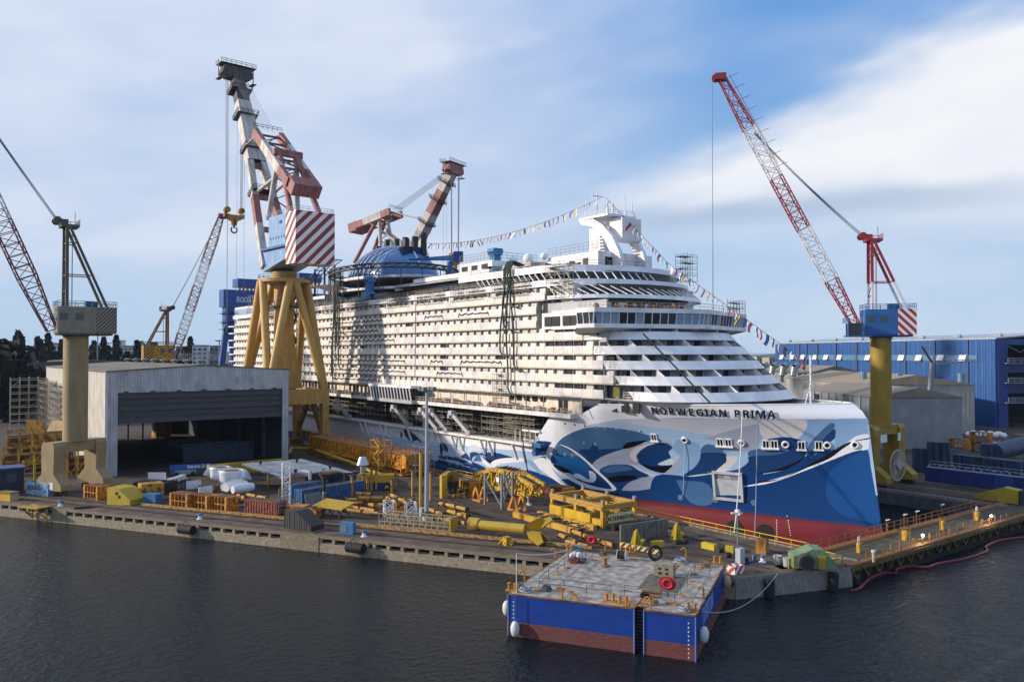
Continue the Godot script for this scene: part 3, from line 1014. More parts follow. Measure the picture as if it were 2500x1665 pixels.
func build_balconies(ship: Node3D, white: Material, greyw: Material) -> void:
	var ends := [-132.2,-135.1,-135.1,-120.3,-117.3,-114.4,-111.5,-114.3]
	var plastic := []
	for h in ["e9e5de", "f1eee9", "dcd7cf", "eeebe8"]:
		var p := mat(h, 0.3,0.0, "soft", v3(0.35,0.35,0.5)).duplicate()
		p.metallic_specular = 0.6
		p.normal_enabled = true
		var nt := NoiseTexture2D.new()
		var f := FastNoiseLite.new()
		f.frequency = 0.012
		f.fractal_octaves = 3
		f.seed = 21
		nt.noise = f
		nt.seamless = true
		nt.width = 256
		nt.height = 256
		nt.as_normal_map = true
		nt.bump_strength = 4.0
		if tex.has("crumple"): nt = tex["crumple"]
		tex["crumple"] = nt
		p.normal_texture = nt
		plastic.append(p)
	var panelmat := [mat("efebe4", 0.4,0.0, "soft", v3(0.05,0.05,0.05)), mat("e2e0e0", 0.4,0.0, "soft", v3(0.05,0.05,0.05)), mat("f2ecde", 0.45,0.0, "soft", v3(0.05,0.05,0.05))]
	var pm := box_mesh(Vector3.ZERO, v3(0.1,1.55,2.93)).mesh()
	var fin := box_mesh(Vector3.ZERO, gd(0.95,0.09)).mesh()
	var film := box_mesh(Vector3.ZERO, v3(0.06,2.5,2.05)).mesh()
	var hole := box_mesh(Vector3.ZERO, v3(0.06,2.2,1.5)).mesh()
	var black := mat("08090b", 0.4,0.0, "")
	var rest := [M.new(), M.new(), M.new()]
	# the cabin block that the balconies hang on
	obj("cabin_block", box_mesh(v3(CX, 33.2,-230), v3(37.6,23.6,210)), mat("d9d4ca", 0.6), ship)
	var count := [0,0,0]
	for k in 8:
		var y := 41.74 - k * 2.884
		var edge := obj("balcony_deck", box_mesh(v3(109.75, y + 0.02, (STERN + ends[k]) * 0.5), v3(1.9,0.3, ends[k] - STERN + 0.2)), mat("cfc8ba", 0.55,0.0, "dirt", v3(0.2,0.2,0.2)), ship)
		var n := int((ends[k] - STERN) / 3.0)
		for i in n:
			var z: float = ends[k] - 1.5 - i * 3.0
			var near := i < 36
			if k == 0 and z < -253: continue
			var pz := v3(108.92, y + 0.92, z)
			if k == 7 and z > -206 and z < -183: pz.x = 109.3
			var open := rng.randf() < (0.05 if z < -128 else 0.42)
			if k > 2 and absf(z + 125.6) < 1.6: open = true
			if k > 3 and k < 7 and absf(z + 172.0) < 1.6: open = true
			if near:
				piece("balcony_panel", pm, panelmat[rng.randi() % 3], edge, pz)
				piece("partition", fin, greyw, edge, v3(109.62, y + 1.45, z + 1.5))
				if open:
					piece("cabin_opening", hole, black, edge, v3(109.62, y + 1.35, z - 0.2))
				else:
					piece("plastic_sheet", film, plastic[rng.randi() % 4], edge, v3(109.55 + rng.randf() * 0.15, y + 1.42, z - 0.25), rng.randf_range(-0.03,0.03))
			else:
				rest[0].box(pz, v3(0.1,1.55,2.93))
				rest[1].box(v3(109.62, y + 1.45, z + 1.5), gd(0.95,0.09))
				rest[2].box(v3(109.6, y + 1.42, z - 0.25), v3(0.06,2.5,2.05))
	stuff(obj("far_balcony_panels", rest[0], panelmat[0], ship))
	stuff(obj("far_partitions", rest[1], greyw, ship))
	stuff(obj("far_plastic_sheets", rest[2], plastic[0], ship))
	# stern terraces: decks that stick out behind
	for k in 8:
		var y := 41.74 - k * 2.884
		obj("stern_deck", box_mesh(v3(CX, y, STERN - 2.5 + k * 0.2), v3(40,0.5,9)), white, ship)


func window_row(line: Array, y: float, w: float, h: float, step: float, skip: float, material: Material, parent: Node, called: String, until := 99.0) -> void:
	# flat openings set along a plan line, counted from its near end
	var s := skip
	var run := 0.0
	for i in line.size() - 1:
		var a: Vector2 = line[i]
		var b: Vector2 = line[i + 1]
		var l := a.distance_to(b)
		while s < run + l:
			if s > until: return
			var p := a.lerp(b, (s - run) / l)
			var d := (b - a).normalized()
			var m := M.new()
			m.box(v3(p.x, y, p.y) + v3(-d.y, 0, d.x) * -0.02, v3(w, h, 0.12), Basis(v3(d.x, 0, d.y), Vector3.UP, v3(d.x, 0, d.y).cross(Vector3.UP)))
			obj(called, m, material, parent)
			s += step
		run += l


func build_terraces(ship: Node3D, bright: Material, greyw: Material, black: Material, steel: Material) -> void:
	var notch := [-119.0,-115.7,-111.8,-108.9,-105.4]
	var inner := mat("a9afb8", 0.55,0.0, "soft", v3(0.1,0.1,0.1))
	var upper := []
	for k in 5:
		var y := 33.09 - k * 2.884
		var zc := -120.6 + 3.65 * k
		var zs: float = minf(notch[k], zc - 0.5)
		var lo := front_line(zs, zc, 15.0)
		var hi := front_line(zs, zc - 1.75,15.0)
		var b := obj("terrace_front", band(lo, y, hi, y + 1.62), bright, ship)
		var wl := front_line(zs - 12.0, zc - 5.0,14.2,18.6)
		obj("terrace_deck", slab_mesh(front_line(zs - 14.0, zc, 14.9,20.3), y - 0.12, y + 0.1), greyw, ship)
		var wall := obj("terrace_wall", band(wl, y, wl, y + 2.9,0.1), inner, ship)
		window_row(wl, y + 1.75,1.5,2.1,3.4,12.5, black, wall, "window", 46.0)
		# partitions whose front edge slopes from the deck above to the front below
		var top := front_line(zs - 12.0, zc - 3.65,15.0) if k > 0 else front_line(zs - 12.0,-122.5,15.0)
		for i in range(3,17,2):
			var w: Vector2 = wl[i]
			var p: Vector2 = hi[i]
			var u: Vector2 = top[i]
			var m := M.new()
			var W0 := v3(w.x, y + 0.1, w.y)
			var W1 := v3(w.x, y + 2.75, w.y)
			var P := v3(p.x, y + 1.55, p.y)
			var U := v3(u.x, y + 2.8, u.y)
			var o := (P - W0).cross(Vector3.UP).normalized() * 0.05
			m.quad(W0 + o, P + o, U + o, W1 + o)
			m.quad(P - o, W0 - o, W1 - o, U - o)
			m.bar(P, U, 0.16,0.2)
			obj("partition", m, bright if i % 4 == 1 else greyw, b)
	# cut-outs where the terrace fronts meet the balcony rows: short railings
	for k in 5:
		var y := 33.09 - k * 2.884
		var m := M.new()
		railing(m, [v3(109.0, y + 0.15, notch[k] - 3.6), v3(109.0, y + 0.15, notch[k] + 0.4)], 1.3,1.3,0.05,3)
		obj("gap_railing", m, mat("d8d6d2", 0.5,0.2, ""), ship)
	# side plating with cabin doorways between rows and terraces
	obj("forward_side", box_mesh(v3(110.2,31.0,-123.5), v3(0.5,20.0,18)), greyw, ship)
	for k in 7:
		for i in 4:
			var hz := -117.5 - i * 2.95 + (k - 1) * 2.2
			if hz > -104.0: continue
			var m := M.new()
			m.box(v3(109.9,37.4 - k * 2.884, hz), v3(0.2,2.0,1.75))
			obj("doorway", m, black if (k * 4 + i) % 7 else mat("8a7a2c", 0.6), ship)
	# ---- bridge ----
	var plan := [v2(108.9,-121.0), v2(105.6,-118.6), v2(105.9,-113.6), v2(128.0,-106.1), v2(130.8,-106.1), v2(152.9,-113.6), v2(153.2,-118.6), v2(149.9,-121.0)]
	var cm := M.new()
	var xf := Transform3D(Basis(Vector3.RIGHT, v3(0,0,1), Vector3.DOWN), Vector3.ZERO)
	var pl := PackedVector2Array(plan + [v2(149.9,-130), v2(108.9,-130)])
	cm.prism(pl, xf, -36.15,-35.35)
	var br := obj("bridge_floor", cm, bright, ship)
	cm = M.new()
	cm.prism(pl, xf, -39.25,-38.35)
	obj("bridge_roof", cm, bright, ship)
	# the underside tapers back to the terrace below
	var low := plan.map(func(q): return v2(q.x + signf(CX - q.x) * minf(2.6, absf(CX - q.x)), q.y - 3.2))
	obj("bridge_underside", band(low, 34.4, plan, 35.36,0.05), mat("c2c6cc", 0.5), ship)
	obj("bridge_back", box_mesh(v3(CX, 37.2,-124), gd(40.6,12)), mat("2a2c30", 0.6,0.0, ""), ship)
	var glass := mat("39424a", 0.12,0.0, "")
	var filmed := mat("8ea3b8", 0.35,0.0, "soft", v3(0.6,0.6,0.6))
	var open := mat("15161a", 0.4,0.0, "")
	var panes := [0,0,1,1,1,1,1,1,2,2,1,2,2]
	var at := 0
	for i in 7:
		var a: Vector2 = plan[i]
		var b: Vector2 = plan[i + 1]
		var l := a.distance_to(b)
		var n := maxi(1, roundi(l / 1.85))
		var d := (b - a) / l
		var out := v3(d.y, 0, -d.x) * -1.0
		for j in n:
			var p := a + d * (l * (j + 0.5) / n)
			var k := Basis(v3(d.x, 0, d.y), (Vector3.UP * 2.2 + out * 0.3).normalized(), v3(d.x, 0, d.y).cross((Vector3.UP * 2.2 + out * 0.3).normalized()))
			cm = M.new()
			cm.box(v3(p.x, 37.25, p.y) - out * 0.45, v3(l / n - 0.16,2.2,0.08), k)
			var kind: int = panes[at % panes.size()] if i > 1 else 0
			obj("bridge_window", cm, [glass, filmed, open][kind], br)
			at += 1
			cm = M.new()
			var q := a + d * (l * j / n)
			cm.box(v3(q.x, 37.25, q.y) - out * 0.4, v3(0.16,2.2,0.2), k)
			obj("mullion", cm, bright, br)
	# big paired windows on the side just aft of the bridge wing
	for i in 2:
		for j in 2:
			cm = M.new()
			cm.box(v3(108.75,37.1,-130.9 + i * 5.9 + j * 2.5), v3(0.2,2.0,2.3))
			obj("side_window", cm, black, ship)
	obj("side_frame", box_mesh(v3(109.1,37.2,-126.4), v3(0.5,3.4,13.4)), bright, ship)
	# open deck over the bridge with dark windows behind
	var wl := front_line(-134,-133,14.0,19.5)
	obj("observation_wall", band(wl, 38.9, wl, 41.8,0.1), mat("23282e", 0.25,0.0, ""), ship)
	cm = M.new()
	railing(cm, [v3(106.2,39.2,-118), v3(106.4,39.2,-113.8), v3(128.2,39.2,-106.4), v3(130.6,39.2,-106.4), v3(152.5,39.2,-113.8)], 1.6,1.2,0.04)
	obj("bridge_railing", cm, steel, ship)
	# three sweeping upper bands with slanted mullions between them
	var specs := [[41.74,42.55,-130.0,15.0,-131.5], [44.6,46.0,-132.5,13.5, STERN], [47.65,49.2,-135.5,13.5,-165.7]]
	var lines := []
	for s in specs:
		var lo := front_line(s[4], s[2], s[3])
		var hi := front_line(s[4], s[2] - (s[1] - s[0]) * 0.45, s[3])
		lines.append([lo, hi])
		obj("upper_band", band(lo, s[0], hi, s[1], 0.25), bright, ship)
	obj("lounge_roof", slab_mesh(front_line(-200,-135.8,13.2,20.0), 48.6,48.8), mat("9a9da2", 0.7), ship)
	obj("lounge_deck", slab_mesh(front_line(-330,-133.2,13.2,20.2), 44.7,44.9), greyw, ship)
	for r in 2:
		var y0: float = specs[r][1]
		var y1: float = specs[r + 1][0]
		var a := front_line(-300.0 if r else -140.0, specs[r][2] - 2.8, specs[r][3], 19.0)
		var wallm := obj("glass_band", band(a, y0 - 0.5, a, y1 + 0.3,0.1), mat("0d1014", 0.12,0.0, ""), ship)
		var zs := -131.0 if r == 0 else -158.0
		var lo := front_line(zs, specs[r][2] - (specs[r][1] - specs[r][0]) * 0.45, specs[r][3])
		var hi := front_line(zs, specs[r + 1][2], specs[r + 1][3])
		for i in (26 if r else 21):
			var p := along(lo, 1.9 + i * 2.0)
			var q := along(hi, i * 2.0 + 0.1)
			var m := M.new()
			m.bar(v3(p.x, y0, p.y), v3(q.x, y1 + 0.1, q.y), 0.16,0.2)
			obj("mullion", m, bright, wallm)


func along(line: Array, s: float) -> Vector2:
	for i in line.size() - 1:
		var l: float = line[i].distance_to(line[i + 1])
		if s <= l: return line[i].lerp(line[i + 1], s / l)
		s -= l
	return line[line.size() - 1]


func build_topsides(ship: Node3D, bright: Material, white: Material, greyw: Material, black: Material, dark: Material, steel: Material) -> void:
	# houses on the top decks
	var h1 := obj("deckhouse", box_mesh(v3(CX, 51.0,-137.0), v3(17,3.6,17)), bright, ship)
	obj("door", box_mesh(v3(120.8,50.6,-132.5), v3(0.1,1.9,1.6)), black, h1)
	obj("door", box_mesh(v3(124.0,50.7,-128.4), v3(2.0,1.9,0.1)), black, h1)
	obj("deckhouse", box_mesh(v3(128,50.4,-152), gd(24,12)), greyw, ship)
	var h2 := obj("deckhouse", box_mesh(v3(121,51.3,-165.5), v3(14,3.6,14)), bright, ship)
	for i in 3: obj("window", box_mesh(v3(113.95,51.8,-170.4 + i * 4.4), v3(0.1,1.2,2.6)), black, h2)
	obj("sloping_deck_edge", box_mesh(v3(113.2,50.3,-176.0), v3(1.0,1.1,36)), bright, ship)
	obj("deckhouse", box_mesh(v3(124,47.9,-186.0), v3(22,4.2,38)), mat("b9b7b4", 0.6), ship)
	obj("side_deck_edge", box_mesh(v3(111.8,47.5,-176.0), v3(1.0,1.0,21)), bright, ship)
	obj("deckhouse", box_mesh(v3(127,47.6,-246.0), v3(26,5.0,64)), mat("35363a", 0.8,0.0, "dirt"), ship)
	# white oval deck rings round the glazed dome
	for r in [[53.1,16.0,25.0,0.9], [49.6,16.6,27.0,0.8]]:
		var line := []
		for i in 37: line.append(v2(127.0 - r[1] * cos(TAU * i / 36), -231.0 - r[2] * sin(TAU * i / 36)))
		line.reverse()
		obj("oval_deck_edge", band(line, r[0], line, r[0] + r[3], 0.4), bright, ship)
		obj("oval_deck", slab_mesh(line, r[0], r[0] + 0.2), greyw, ship)
	var tr := M.new()
	var ring := []
	for i in 41: ring.append(v3(126.5 - 17.0 * cos(TAU * i / 40), 56.4 + 1.0 * cos(TAU * i / 40), -232.0 - 30.0 * sin(TAU * i / 40)))
	for i in 40:
		tr.tube(ring[i], ring[i + 1], 0.3,6)
		tr.tube(ring[i] + Vector3.UP * -1.2, ring[i + 1] + Vector3.UP * -1.2,0.3,6)
		tr.tube(ring[i], ring[i + 1] + Vector3.UP * -1.2,0.14,4)
		var inn: Vector3 = ring[i].lerp(v3(126.5,56,-232), 0.18)
		tr.tube(ring[i], inn, 0.2,4)
		if i % 2 == 0: tr.tube(ring[i] + Vector3.UP * -1.2, ring[i] * v3(1,0,1) + Vector3.UP * 46.0,0.16,6)
	obj("ring_truss", tr, mat("4a4742", 0.6,0.3, ""), ship)
	# dome: a long glazed shell, its forward third plated in blue
	var o := v3(127,53.0,-232.0)
	var R := v3(12.5,12.0,20.5)
	var at := func(u: float, w: float) -> Vector3:
		var rr := sqrt(maxf(0.0,1.0 - u * u))
		return o + v3(-cos(w) * rr * R.x, sin(w) * rr * R.y, u * R.z)
	var gl := M.new()
	var so := M.new()
	for i in 24:
		for j in 16:
			var u0 := -0.86 + 1.86 * i / 24.0
			var u1 := -0.86 + 1.86 * (i + 1) / 24.0
			var a: Vector3 = at.call(u0, PI * j / 16)
			var b: Vector3 = at.call(u1, PI * j / 16)
			var d: Vector3 = at.call(u1, PI * (j + 1) / 16)
			var e: Vector3 = at.call(u0, PI * (j + 1) / 16)
			var ns := [a, b, d, e].map(func(q): return ((q - o) / (R * R)).normalized())
			var t := gl if u0 < 0.42 - 0.02 * j else so
			t.tri_n(a, b, d, ns[0], ns[1], ns[2])
			t.tri_n(a, d, e, ns[0], ns[2], ns[3])
	var dome := obj("glazed_dome", gl, mat("2c527f", 0.16,0.0, "soft", v3(0.1,0.1,0.1)), ship)
	obj("dome_plating", so, mat("4f86bd", 0.4), dome)
	var rib := mat("b8c9e6", 0.45,0.0, "")
	for k in 11:
		for dirn in [1.0,-1.0]:
			var p := []
			for s in 15:
				var w := PI * 0.62 * s / 14.0
				var u: float = -0.84 + 0.135 * k + dirn * (s / 14.0 - 0.3) * 0.34
				if u > -0.86 and u < 0.5: p.append(o + (at.call(u, w) - o) * 1.012)
			if p.size() > 2:
				var mm := M.new()
				mm.path(p, 0.17 if dirn > 0 else 0.11,5)
				obj("rib", mm, rib, dome)
	var em := M.new()
	var ep := []
	for s in 25: ep.append(o + (at.call(-0.86 + 1.8 * s / 24.0, PI * 0.42 + 0.5 * sin(s * 0.13)) - o) * 1.015)
	em.path(ep, 0.4,6)
	obj("rim", em, rib, dome)
	em = M.new()
	ep = []
	for s in 13: ep.append(o + (at.call(-0.86, PI * 0.6 * s / 12.0) - o) * 1.01)
	em.path(ep, 0.4,6)
	obj("rim", em, rib, dome)
	# loose canopy frame aft of the dome
	em = M.new()
	for i in 4:
		var q := []
		for s in 7: q.append(v3(114.0 + i * 1.6,57.0 + 5.5 * sin(s * 0.2), -268.0 + s * 2.6))
		em.path(q, 0.22,5)
	for s in 4: em.tube(v3(114.0,57.0 + 5.5 * sin(s * 0.4), -268.0 + s * 5.2), v3(118.8,57.0 + 5.5 * sin(s * 0.4), -268.0 + s * 5.2), 0.18,5)
	obj("canopy_frame", em, mat("6d8fc4", 0.5), ship)
	for i in 5: obj("canopy_post", tube_mesh(v3(115 + (i % 2) * 4,46,-266.0 + i * 4), v3(115 + (i % 2) * 4,60.0,-266.0 + i * 4), 0.35), dark, ship)
	# funnel uptakes and their louvred casing
	var navy := mat("171d2b", 0.45,0.0, "")
	for i in 12:
		var z := -241.0 + i * 2.1
		obj("funnel_pipe", tube_mesh(v3(126.5 + (i % 3) * 1.9,61.5, z), v3(126.5 + (i % 3) * 1.9,66.2 + (i % 4) * 0.5, z), 0.95), navy, ship)
	for i in 5:
		var lz := -226.0
		obj("louvre", box_mesh(v3(127.4,61.0 + i * 0.62, lz + i * 0.35), v3(9.5 - i * 0.4,0.32,17 - i * 0.9)), mat("1c3a63", 0.5), ship)
	# wavy brown awning over the aft pool deck
	var wv := M.new()
	for i in 30:
		var z0 := -296.0 + i * 2.0
		var f := func(z: float) -> float: return 53.3 - 1.6 * smoothstep(-262.0,-238.0, z) * 2.0 + 0.5 * sin(z * 0.12)
		wv.quad(v3(109.5, f.call(z0), z0), v3(109.5, f.call(z0 + 2), z0 + 2), v3(116.5, f.call(z0 + 2) + 0.8, z0 + 2), v3(116.5, f.call(z0) + 0.8, z0))
		wv.box(v3(109.45, f.call(z0) - 0.2, z0 + 0.6), v3(0.25,0.5,1.5))
	obj("awning", wv, mat("6d5550", 0.8), ship)
	for i in 10: obj("awning_post", tube_mesh(v3(109.8,46,-294.0 + i * 6), v3(109.8,53.0,-294.0 + i * 6), 0.12), steel, ship)
	# aft upper deck edges
	obj("upper_deck_edge", box_mesh(v3(110.2,48.9,-290.0), v3(1.0,1.0,88)), white, ship)
	# mast: two raked white arches, louvres between, a platform and aerials on top
	var arch := PackedVector2Array()
	for p in [[-138.5,60.2], [-139.6,61.2], [-134.6,61.0], [-131.4,59.2], [-128.6,56.4], [-126.4,53.0], [-125.2,49.6], [-128.0,49.6], [-129.0,52.8], [-131.0,56.0], [-133.4,58.4], [-135.2,59.3]]: arch.append(v2(p[0], p[1]))
	var zy := Transform3D(Basis(v3(0,0,1), Vector3.UP, Vector3.LEFT), Vector3.ZERO)
	var mast := obj("mast", box_mesh(v3(CX, 54.0,-136.2), v3(4.6,10.5,3.6)), bright, ship)
	for x in [125.6,133.2]:
		var mm := M.new()
		mm.prism(arch, zy, -x - 0.55, -x + 0.55)
		obj("arch", mm, bright, mast)
	for i in 12:
		var y := 50.6 + i * 0.72
		obj("louvre", box_mesh(v3(126.0, y, -134.6 + i * 0.05), v3(0.5,0.22,6.4 - i * 0.28)), bright, mast)
	obj("platform", box_mesh(v3(CX, 61.4,-134.4), v3(9.0,0.5,9.6)), bright, mast)
	obj("radar_house", box_mesh(v3(CX + 1,58.2,-129.6), v3(6,5.0,4)), bright, mast)
	var ant := M.new()
	railing(ant, [v3(125.2,61.6,-139), v3(125.2,61.6,-129.8), v3(133.6,61.6,-129.8), v3(133.6,61.6,-139)], 1.5,1.0,0.05)
	obj("platform_railing", ant, bright, mast)
	for q in [[126.0,-138.0,4.2,0.1], [128.2,-136.5,6.4,0.12], [130.0,-135.0,3.4,0.3], [130.8,-134.0,3.4,0.3], [131.6,-131.0,5.2,0.12], [133.2,-130.2,3.6,0.1]]:
		obj("aerial", tube_mesh(v3(q[0], 61.5, q[1]), v3(q[0], 61.5 + q[2], q[1]), q[3]), bright, mast)
	obj("radar_bar", box_mesh(v3(128.2,66.8,-136.5), v3(3.4,0.2,0.3)), bright, mast)
	for i in 5: obj("radome", sphere_mesh(v3(120.0 + (i % 2) * 16,53.2,-146.0 - i * 3.0), 0.9 + 0.2 * (i % 3)), bright, ship)
	# railings on the upper edges
	var rm := M.new()
	railing(rm, [v3(109.3,46.0,-330), v3(109.3,46.0,-136)], 2.4,1.1,0.045)
	railing(rm, [v3(111.0,49.2,-165), v3(111.0,49.2,-138), v3(116,49.2,-127.5), v3(129.4,49.2,-123.4)], 2.0,1.2,0.045)
	railing(rm, [v3(113.9,53.2,-172.5), v3(113.9,53.2,-158.5), v3(128,53.2,-158.5)], 1.6,2.0,0.05,3)
	railing(rm, [v3(120.8,52.9,-145.5), v3(120.8,52.9,-128.5)], 1.6,2.0,0.05,3)
	obj("upper_railing", rm, steel, ship)
	# scaffolds clinging to the ship
	var z := -137.0
	var run := thing("scaffolding", "long run of tube scaffold in the gap below the ship's upper deck edge", "scaffolding", v3(108.5,43.2,-200))
	for i in 9:
		scaffold("", "", v3(108.5,43.2, z - 14.0), v3(0,0,14), v3(1.2,0,0), 3.0,6,3, "", 0.06,0.8, run)
		z -= 17.5 if i != 3 else 24.0
	run = thing("scaffolding", "long grey scaffold filling the dark open boat deck of the ship", "scaffolding", v3(110.6,11,-220))
	for i in 7: scaffold("", "", v3(110.6,11.0,-158.0 - i * 22.0), v3(0,0,18), v3(2.4,0,0), 6.0,8,4, "", 0.07,0.9, run)
	scaffold("scaffolding", "grey scaffold hanging in the sloping forward end of the boat deck", v3(109.0,11.4,-147.0), v3(0,0,11), v3(2.6,0,0), 5.8,7,5, "", 0.07,0.9)
	scaffold("scaffolding", "ladder scaffold standing on the promenade in front of the lower balcony row", v3(107.6,18.1,-149.5), v3(0,0,3.6), v3(1.2,0,0), 7.5,2,7, "", 0.05,0.4)
	scaffold("scaffolding", "tall scaffold against the light side wall between the two dark upper window strips", v3(109.0,42.0,-132.0), v3(0,0,7.5), v3(1.2,0,0), 6.5,5,4, "", 0.05,0.5)
	scaffold("scaffolding", "scaffold at the dark aft end of the upper window strip", v3(109.8,46.1,-166.0), v3(0,0,16.0), v3(1.2,0,0), 2.4,7,2, "", 0.05,0.6)
	scaffold("scaffolding", "scaffold tower on the far forward corner above the upper window strip", v3(138.0,46.5,-121.5), v3(5.0,0,0), v3(0,0,2.0), 5.5,3,4, "", 0.06,0.4)
	scaffold("scaffolding", "scaffold landing beyond the bridge wing on the far side of the ship", v3(148.0,39.3,-113.5), v3(7.0,0,-2.0), v3(0,0,-1.6), 2.4,4,2, "", 0.06,0.4)
	run = thing("scaffolding", "scaffold run under the brown awning aft of the glazed dome", "scaffolding", v3(109.6,46.1,-300))
	for i in 4: scaffold("", "", v3(109.6,46.1,-276.0 - i * 14.0), v3(0,0,12.0), v3(2.0,0,0), 6.5,5,4, "", 0.07,0.8, run)
	# stores and machines left along the promenade, countless small items
	var heap := M.new()
	var cols := [lin("6d3a34"), lin("7a6a5c"), lin("a8742a"), lin("3c3c3e"), lin("8a8078"), lin("55302c"), lin("b9ad9c")]
	for i in 330:
		heap.col = cols[rng.randi() % 7]
		var zz := rng.randf_range(-300,-126)
		heap.box(v3(rng.randf_range(107.9,110.4), 18.1 + rng.randf() * 0.4, zz), v3(rng.randf_range(0.3,1.2), rng.randf_range(0.5,1.7), rng.randf_range(0.3,1.6)), Basis(Vector3.UP, rng.randf() * TAU))
	for i in 160:
		heap.col = cols[rng.randi() % 7]
		heap.box(v3(rng.randf_range(110.5,115.0), 46.1, rng.randf_range(-235,-150)), v3(rng.randf_range(0.4,1.4), rng.randf_range(0.6,2.4), rng.randf_range(0.4,2.0)), Basis(Vector3.UP, rng.randf() * TAU))
	for i in 90:
		heap.col = cols[rng.randi() % 7]
		heap.box(v3(rng.randf_range(112.0,122.0), 49.2, rng.randf_range(-166,-128)), v3(rng.randf_range(0.4,1.4), rng.randf_range(0.6,2.2), rng.randf_range(0.4,2.0)), Basis(Vector3.UP, rng.randf() * TAU))
	for i in 70:
		heap.col = cols[rng.randi() % 7]
		var f := rng.randf()
		heap.box(v3(109.0 + 18.0 * f, 39.3,-117.5 + 7.0 * f), v3(rng.randf_range(0.3,1.1), rng.randf_range(0.8,2.4), rng.randf_range(0.3,1.0)), Basis(Vector3.UP, rng.randf() * TAU))
	var hm := StandardMaterial3D.new()
	hm.vertex_color_use_as_albedo = true
	hm.roughness = 0.8
	var clutter := obj("deck_stores", heap, hm)
	stuff(tag(clutter, "mixed machines, bales and stores heaped along the decks of the ship", "stores"))
	# davits for the lifeboats
	var dav := thing("lifeboat_davit", "", "davit", v3(107.9,11.0,-172.0), 0.0, "lifeboat davits along the boat deck")
	var dm := M.new()
	dm.bar(v3(0,0.2,5.0), v3(-0.6,4.6,-1.6), 0.75,0.9)
	obj("boom", dm, mat("b9b9ba", 0.5), dav, true)
	dm = M.new()
	dm.box(v3(-0.6,4.9,-2.0), v3(1.3,1.1,1.4))
	dm.box(v3(-1.0,4.1,-2.5), v3(0.8,1.0,0.6))
	obj("head", dm, mat("c4c4c4", 0.5), dav, true)
	dm = M.new()
	dm.box(v3(0.2,0.4,4.6), v3(1.4,1.2,1.8))
	dm.tube(v3(-0.3,1.8,2.6), v3(0.8,0.4,0.6), 0.22,6)
	obj("foot", dm, mat("a9a9aa", 0.5), dav, true)
	var dz := [-164.0,-178.5,-174.0,-193.0,-229.5,-246.0]
	var dn := ["nearest the bow, alone ahead of the paired davits", "hindmost of the close pair near the bow", "foremost of the close pair near the bow", "just behind the lamp mast", "right of the last davit by the yellow crane", "nearest the yellow crane leg"]
	for i in 6:
		var t := dav if i == 0 else dup(dav, Vector3.ZERO, 0.0, "")
		t.position = v3(107.9,11.0, dz[i])
		t.set_meta("label", "grey davit on the boat deck, " + dn[i])
	# blue temporary ventilation units and the small blue deck crane
	var vb := mat("2f78b4", 0.5)
	for q in [[v3(115.5,49.0,-160.0), "tall blue ventilation unit above the green hoses on the upper deck"], [v3(110.6,46.1,-217.0), "blue ventilation unit in front of the dark deck below the dome"]]:
		var t := thing("ventilation_unit", q[1], "ventilation unit", q[0])
		obj("casing", local_box(v3(0,1.3,0), gd(3.0,3.4)), mat("4c9ac4", 0.5), t, true)
		obj("duct", local_box(v3(0.3,4.0,0.3), v3(2.0,3.0,2.0)), vb, t, true)
		var hd := M.new()
		hd.prism(PackedVector2Array([v2(-1.6,0), v2(1.6,0), v2(1.1,-0.9), v2(-1.1,-0.9)]), Transform3D(Basis(), v3(0.3,6.3,0.3)), -1.3,1.3)
		hd.prism(PackedVector2Array([v2(-1.6,0), v2(1.6,0), v2(1.3,0.8), v2(-1.3,0.8)]), Transform3D(Basis(), v3(0.3,6.3,0.3)), -1.3,1.3)
		obj("hood", hd, vb, t, true)
	var dc := thing("deck_crane", "small blue hammerhead deck crane between the dome and the upper houses", "crane", v3(126,52.0,-196.0))
	obj("post", tube_mesh(v3(126,50.0,-196), v3(126,57.0,-196), 0.8), mat("1d5793", 0.5), dc)
	var jm := M.new()
	jm.prism(PackedVector2Array([v2(-12.5,0.7), v2(-12.5,1.1), v2(0,1.7), v2(1.5,1.7), v2(1.5,0.2), v2(-1.0,0.3)]), Transform3D(Basis(v3(0.62,0,0.785), Vector3.UP, v3(-0.785,0,0.62)), v3(126,57.0,-196)), -0.5,0.5)
	obj("jib", jm, mat("1d5793", 0.5), dc)
	jm = M.new()
	jm.box(v3(127.6,58.3,-194.0), v3(2.6,2.8,2.6), Basis(Vector3.UP, 0.9))
	obj("counterweight", jm, mat("15477e", 0.5), dc)
	# bundles of green hose hung down the side
	for q in [[-169.5,49.5,5, [31.0,37.0,22.5,42.0,28.0], "forward bundle of green hoses looped over the upper deck edge and hanging down the balconies"], [-236.0,52.0,6, [24.0,20.0,30.0,34.0,27.0,38.0], "aft bundle of green hoses hanging down the balconies beside the yellow crane"]]:
		var t := thing("hose_bundle", q[4], "hoses", v3(108, q[1], q[0] + (20.0 if q[0] > -200 else 0.0)))
		var z0: float = q[0] + (23.5 if q[0] > -200 else 0.0)
		for i in q[2]:
			var p := []
			var top: float = q[1] + (0.6 if z0 < -200 else 0.9)
			p.append(v3(112.5, top, z0 + i * 0.5))
			p.append(v3(109.3, top + 0.7, z0 + i * 0.55))
			p.append(v3(108.3, top - 1.2, z0 + i * 0.6))
			var low: float = q[3][i]
			for s in 9: p.append(v3(108.3 - 0.25 * (i % 2), lerpf(top - 1.5, low, (s + 1) / 9.0), z0 + i * 0.6 + 0.35 * sin(s * 0.8 + i) + (i - 2) * 0.28 * s / 3.0))
			p.append(p[-1] + v3(0,-1.2,1.0))
			p.append(p[-1] + v3(0.2,-0.3,1.8))
			var mm := M.new()
			mm.path(p, 0.21,6)
			obj("hose", mm, mat("233a2c", 0.6,0.0, ""), t)
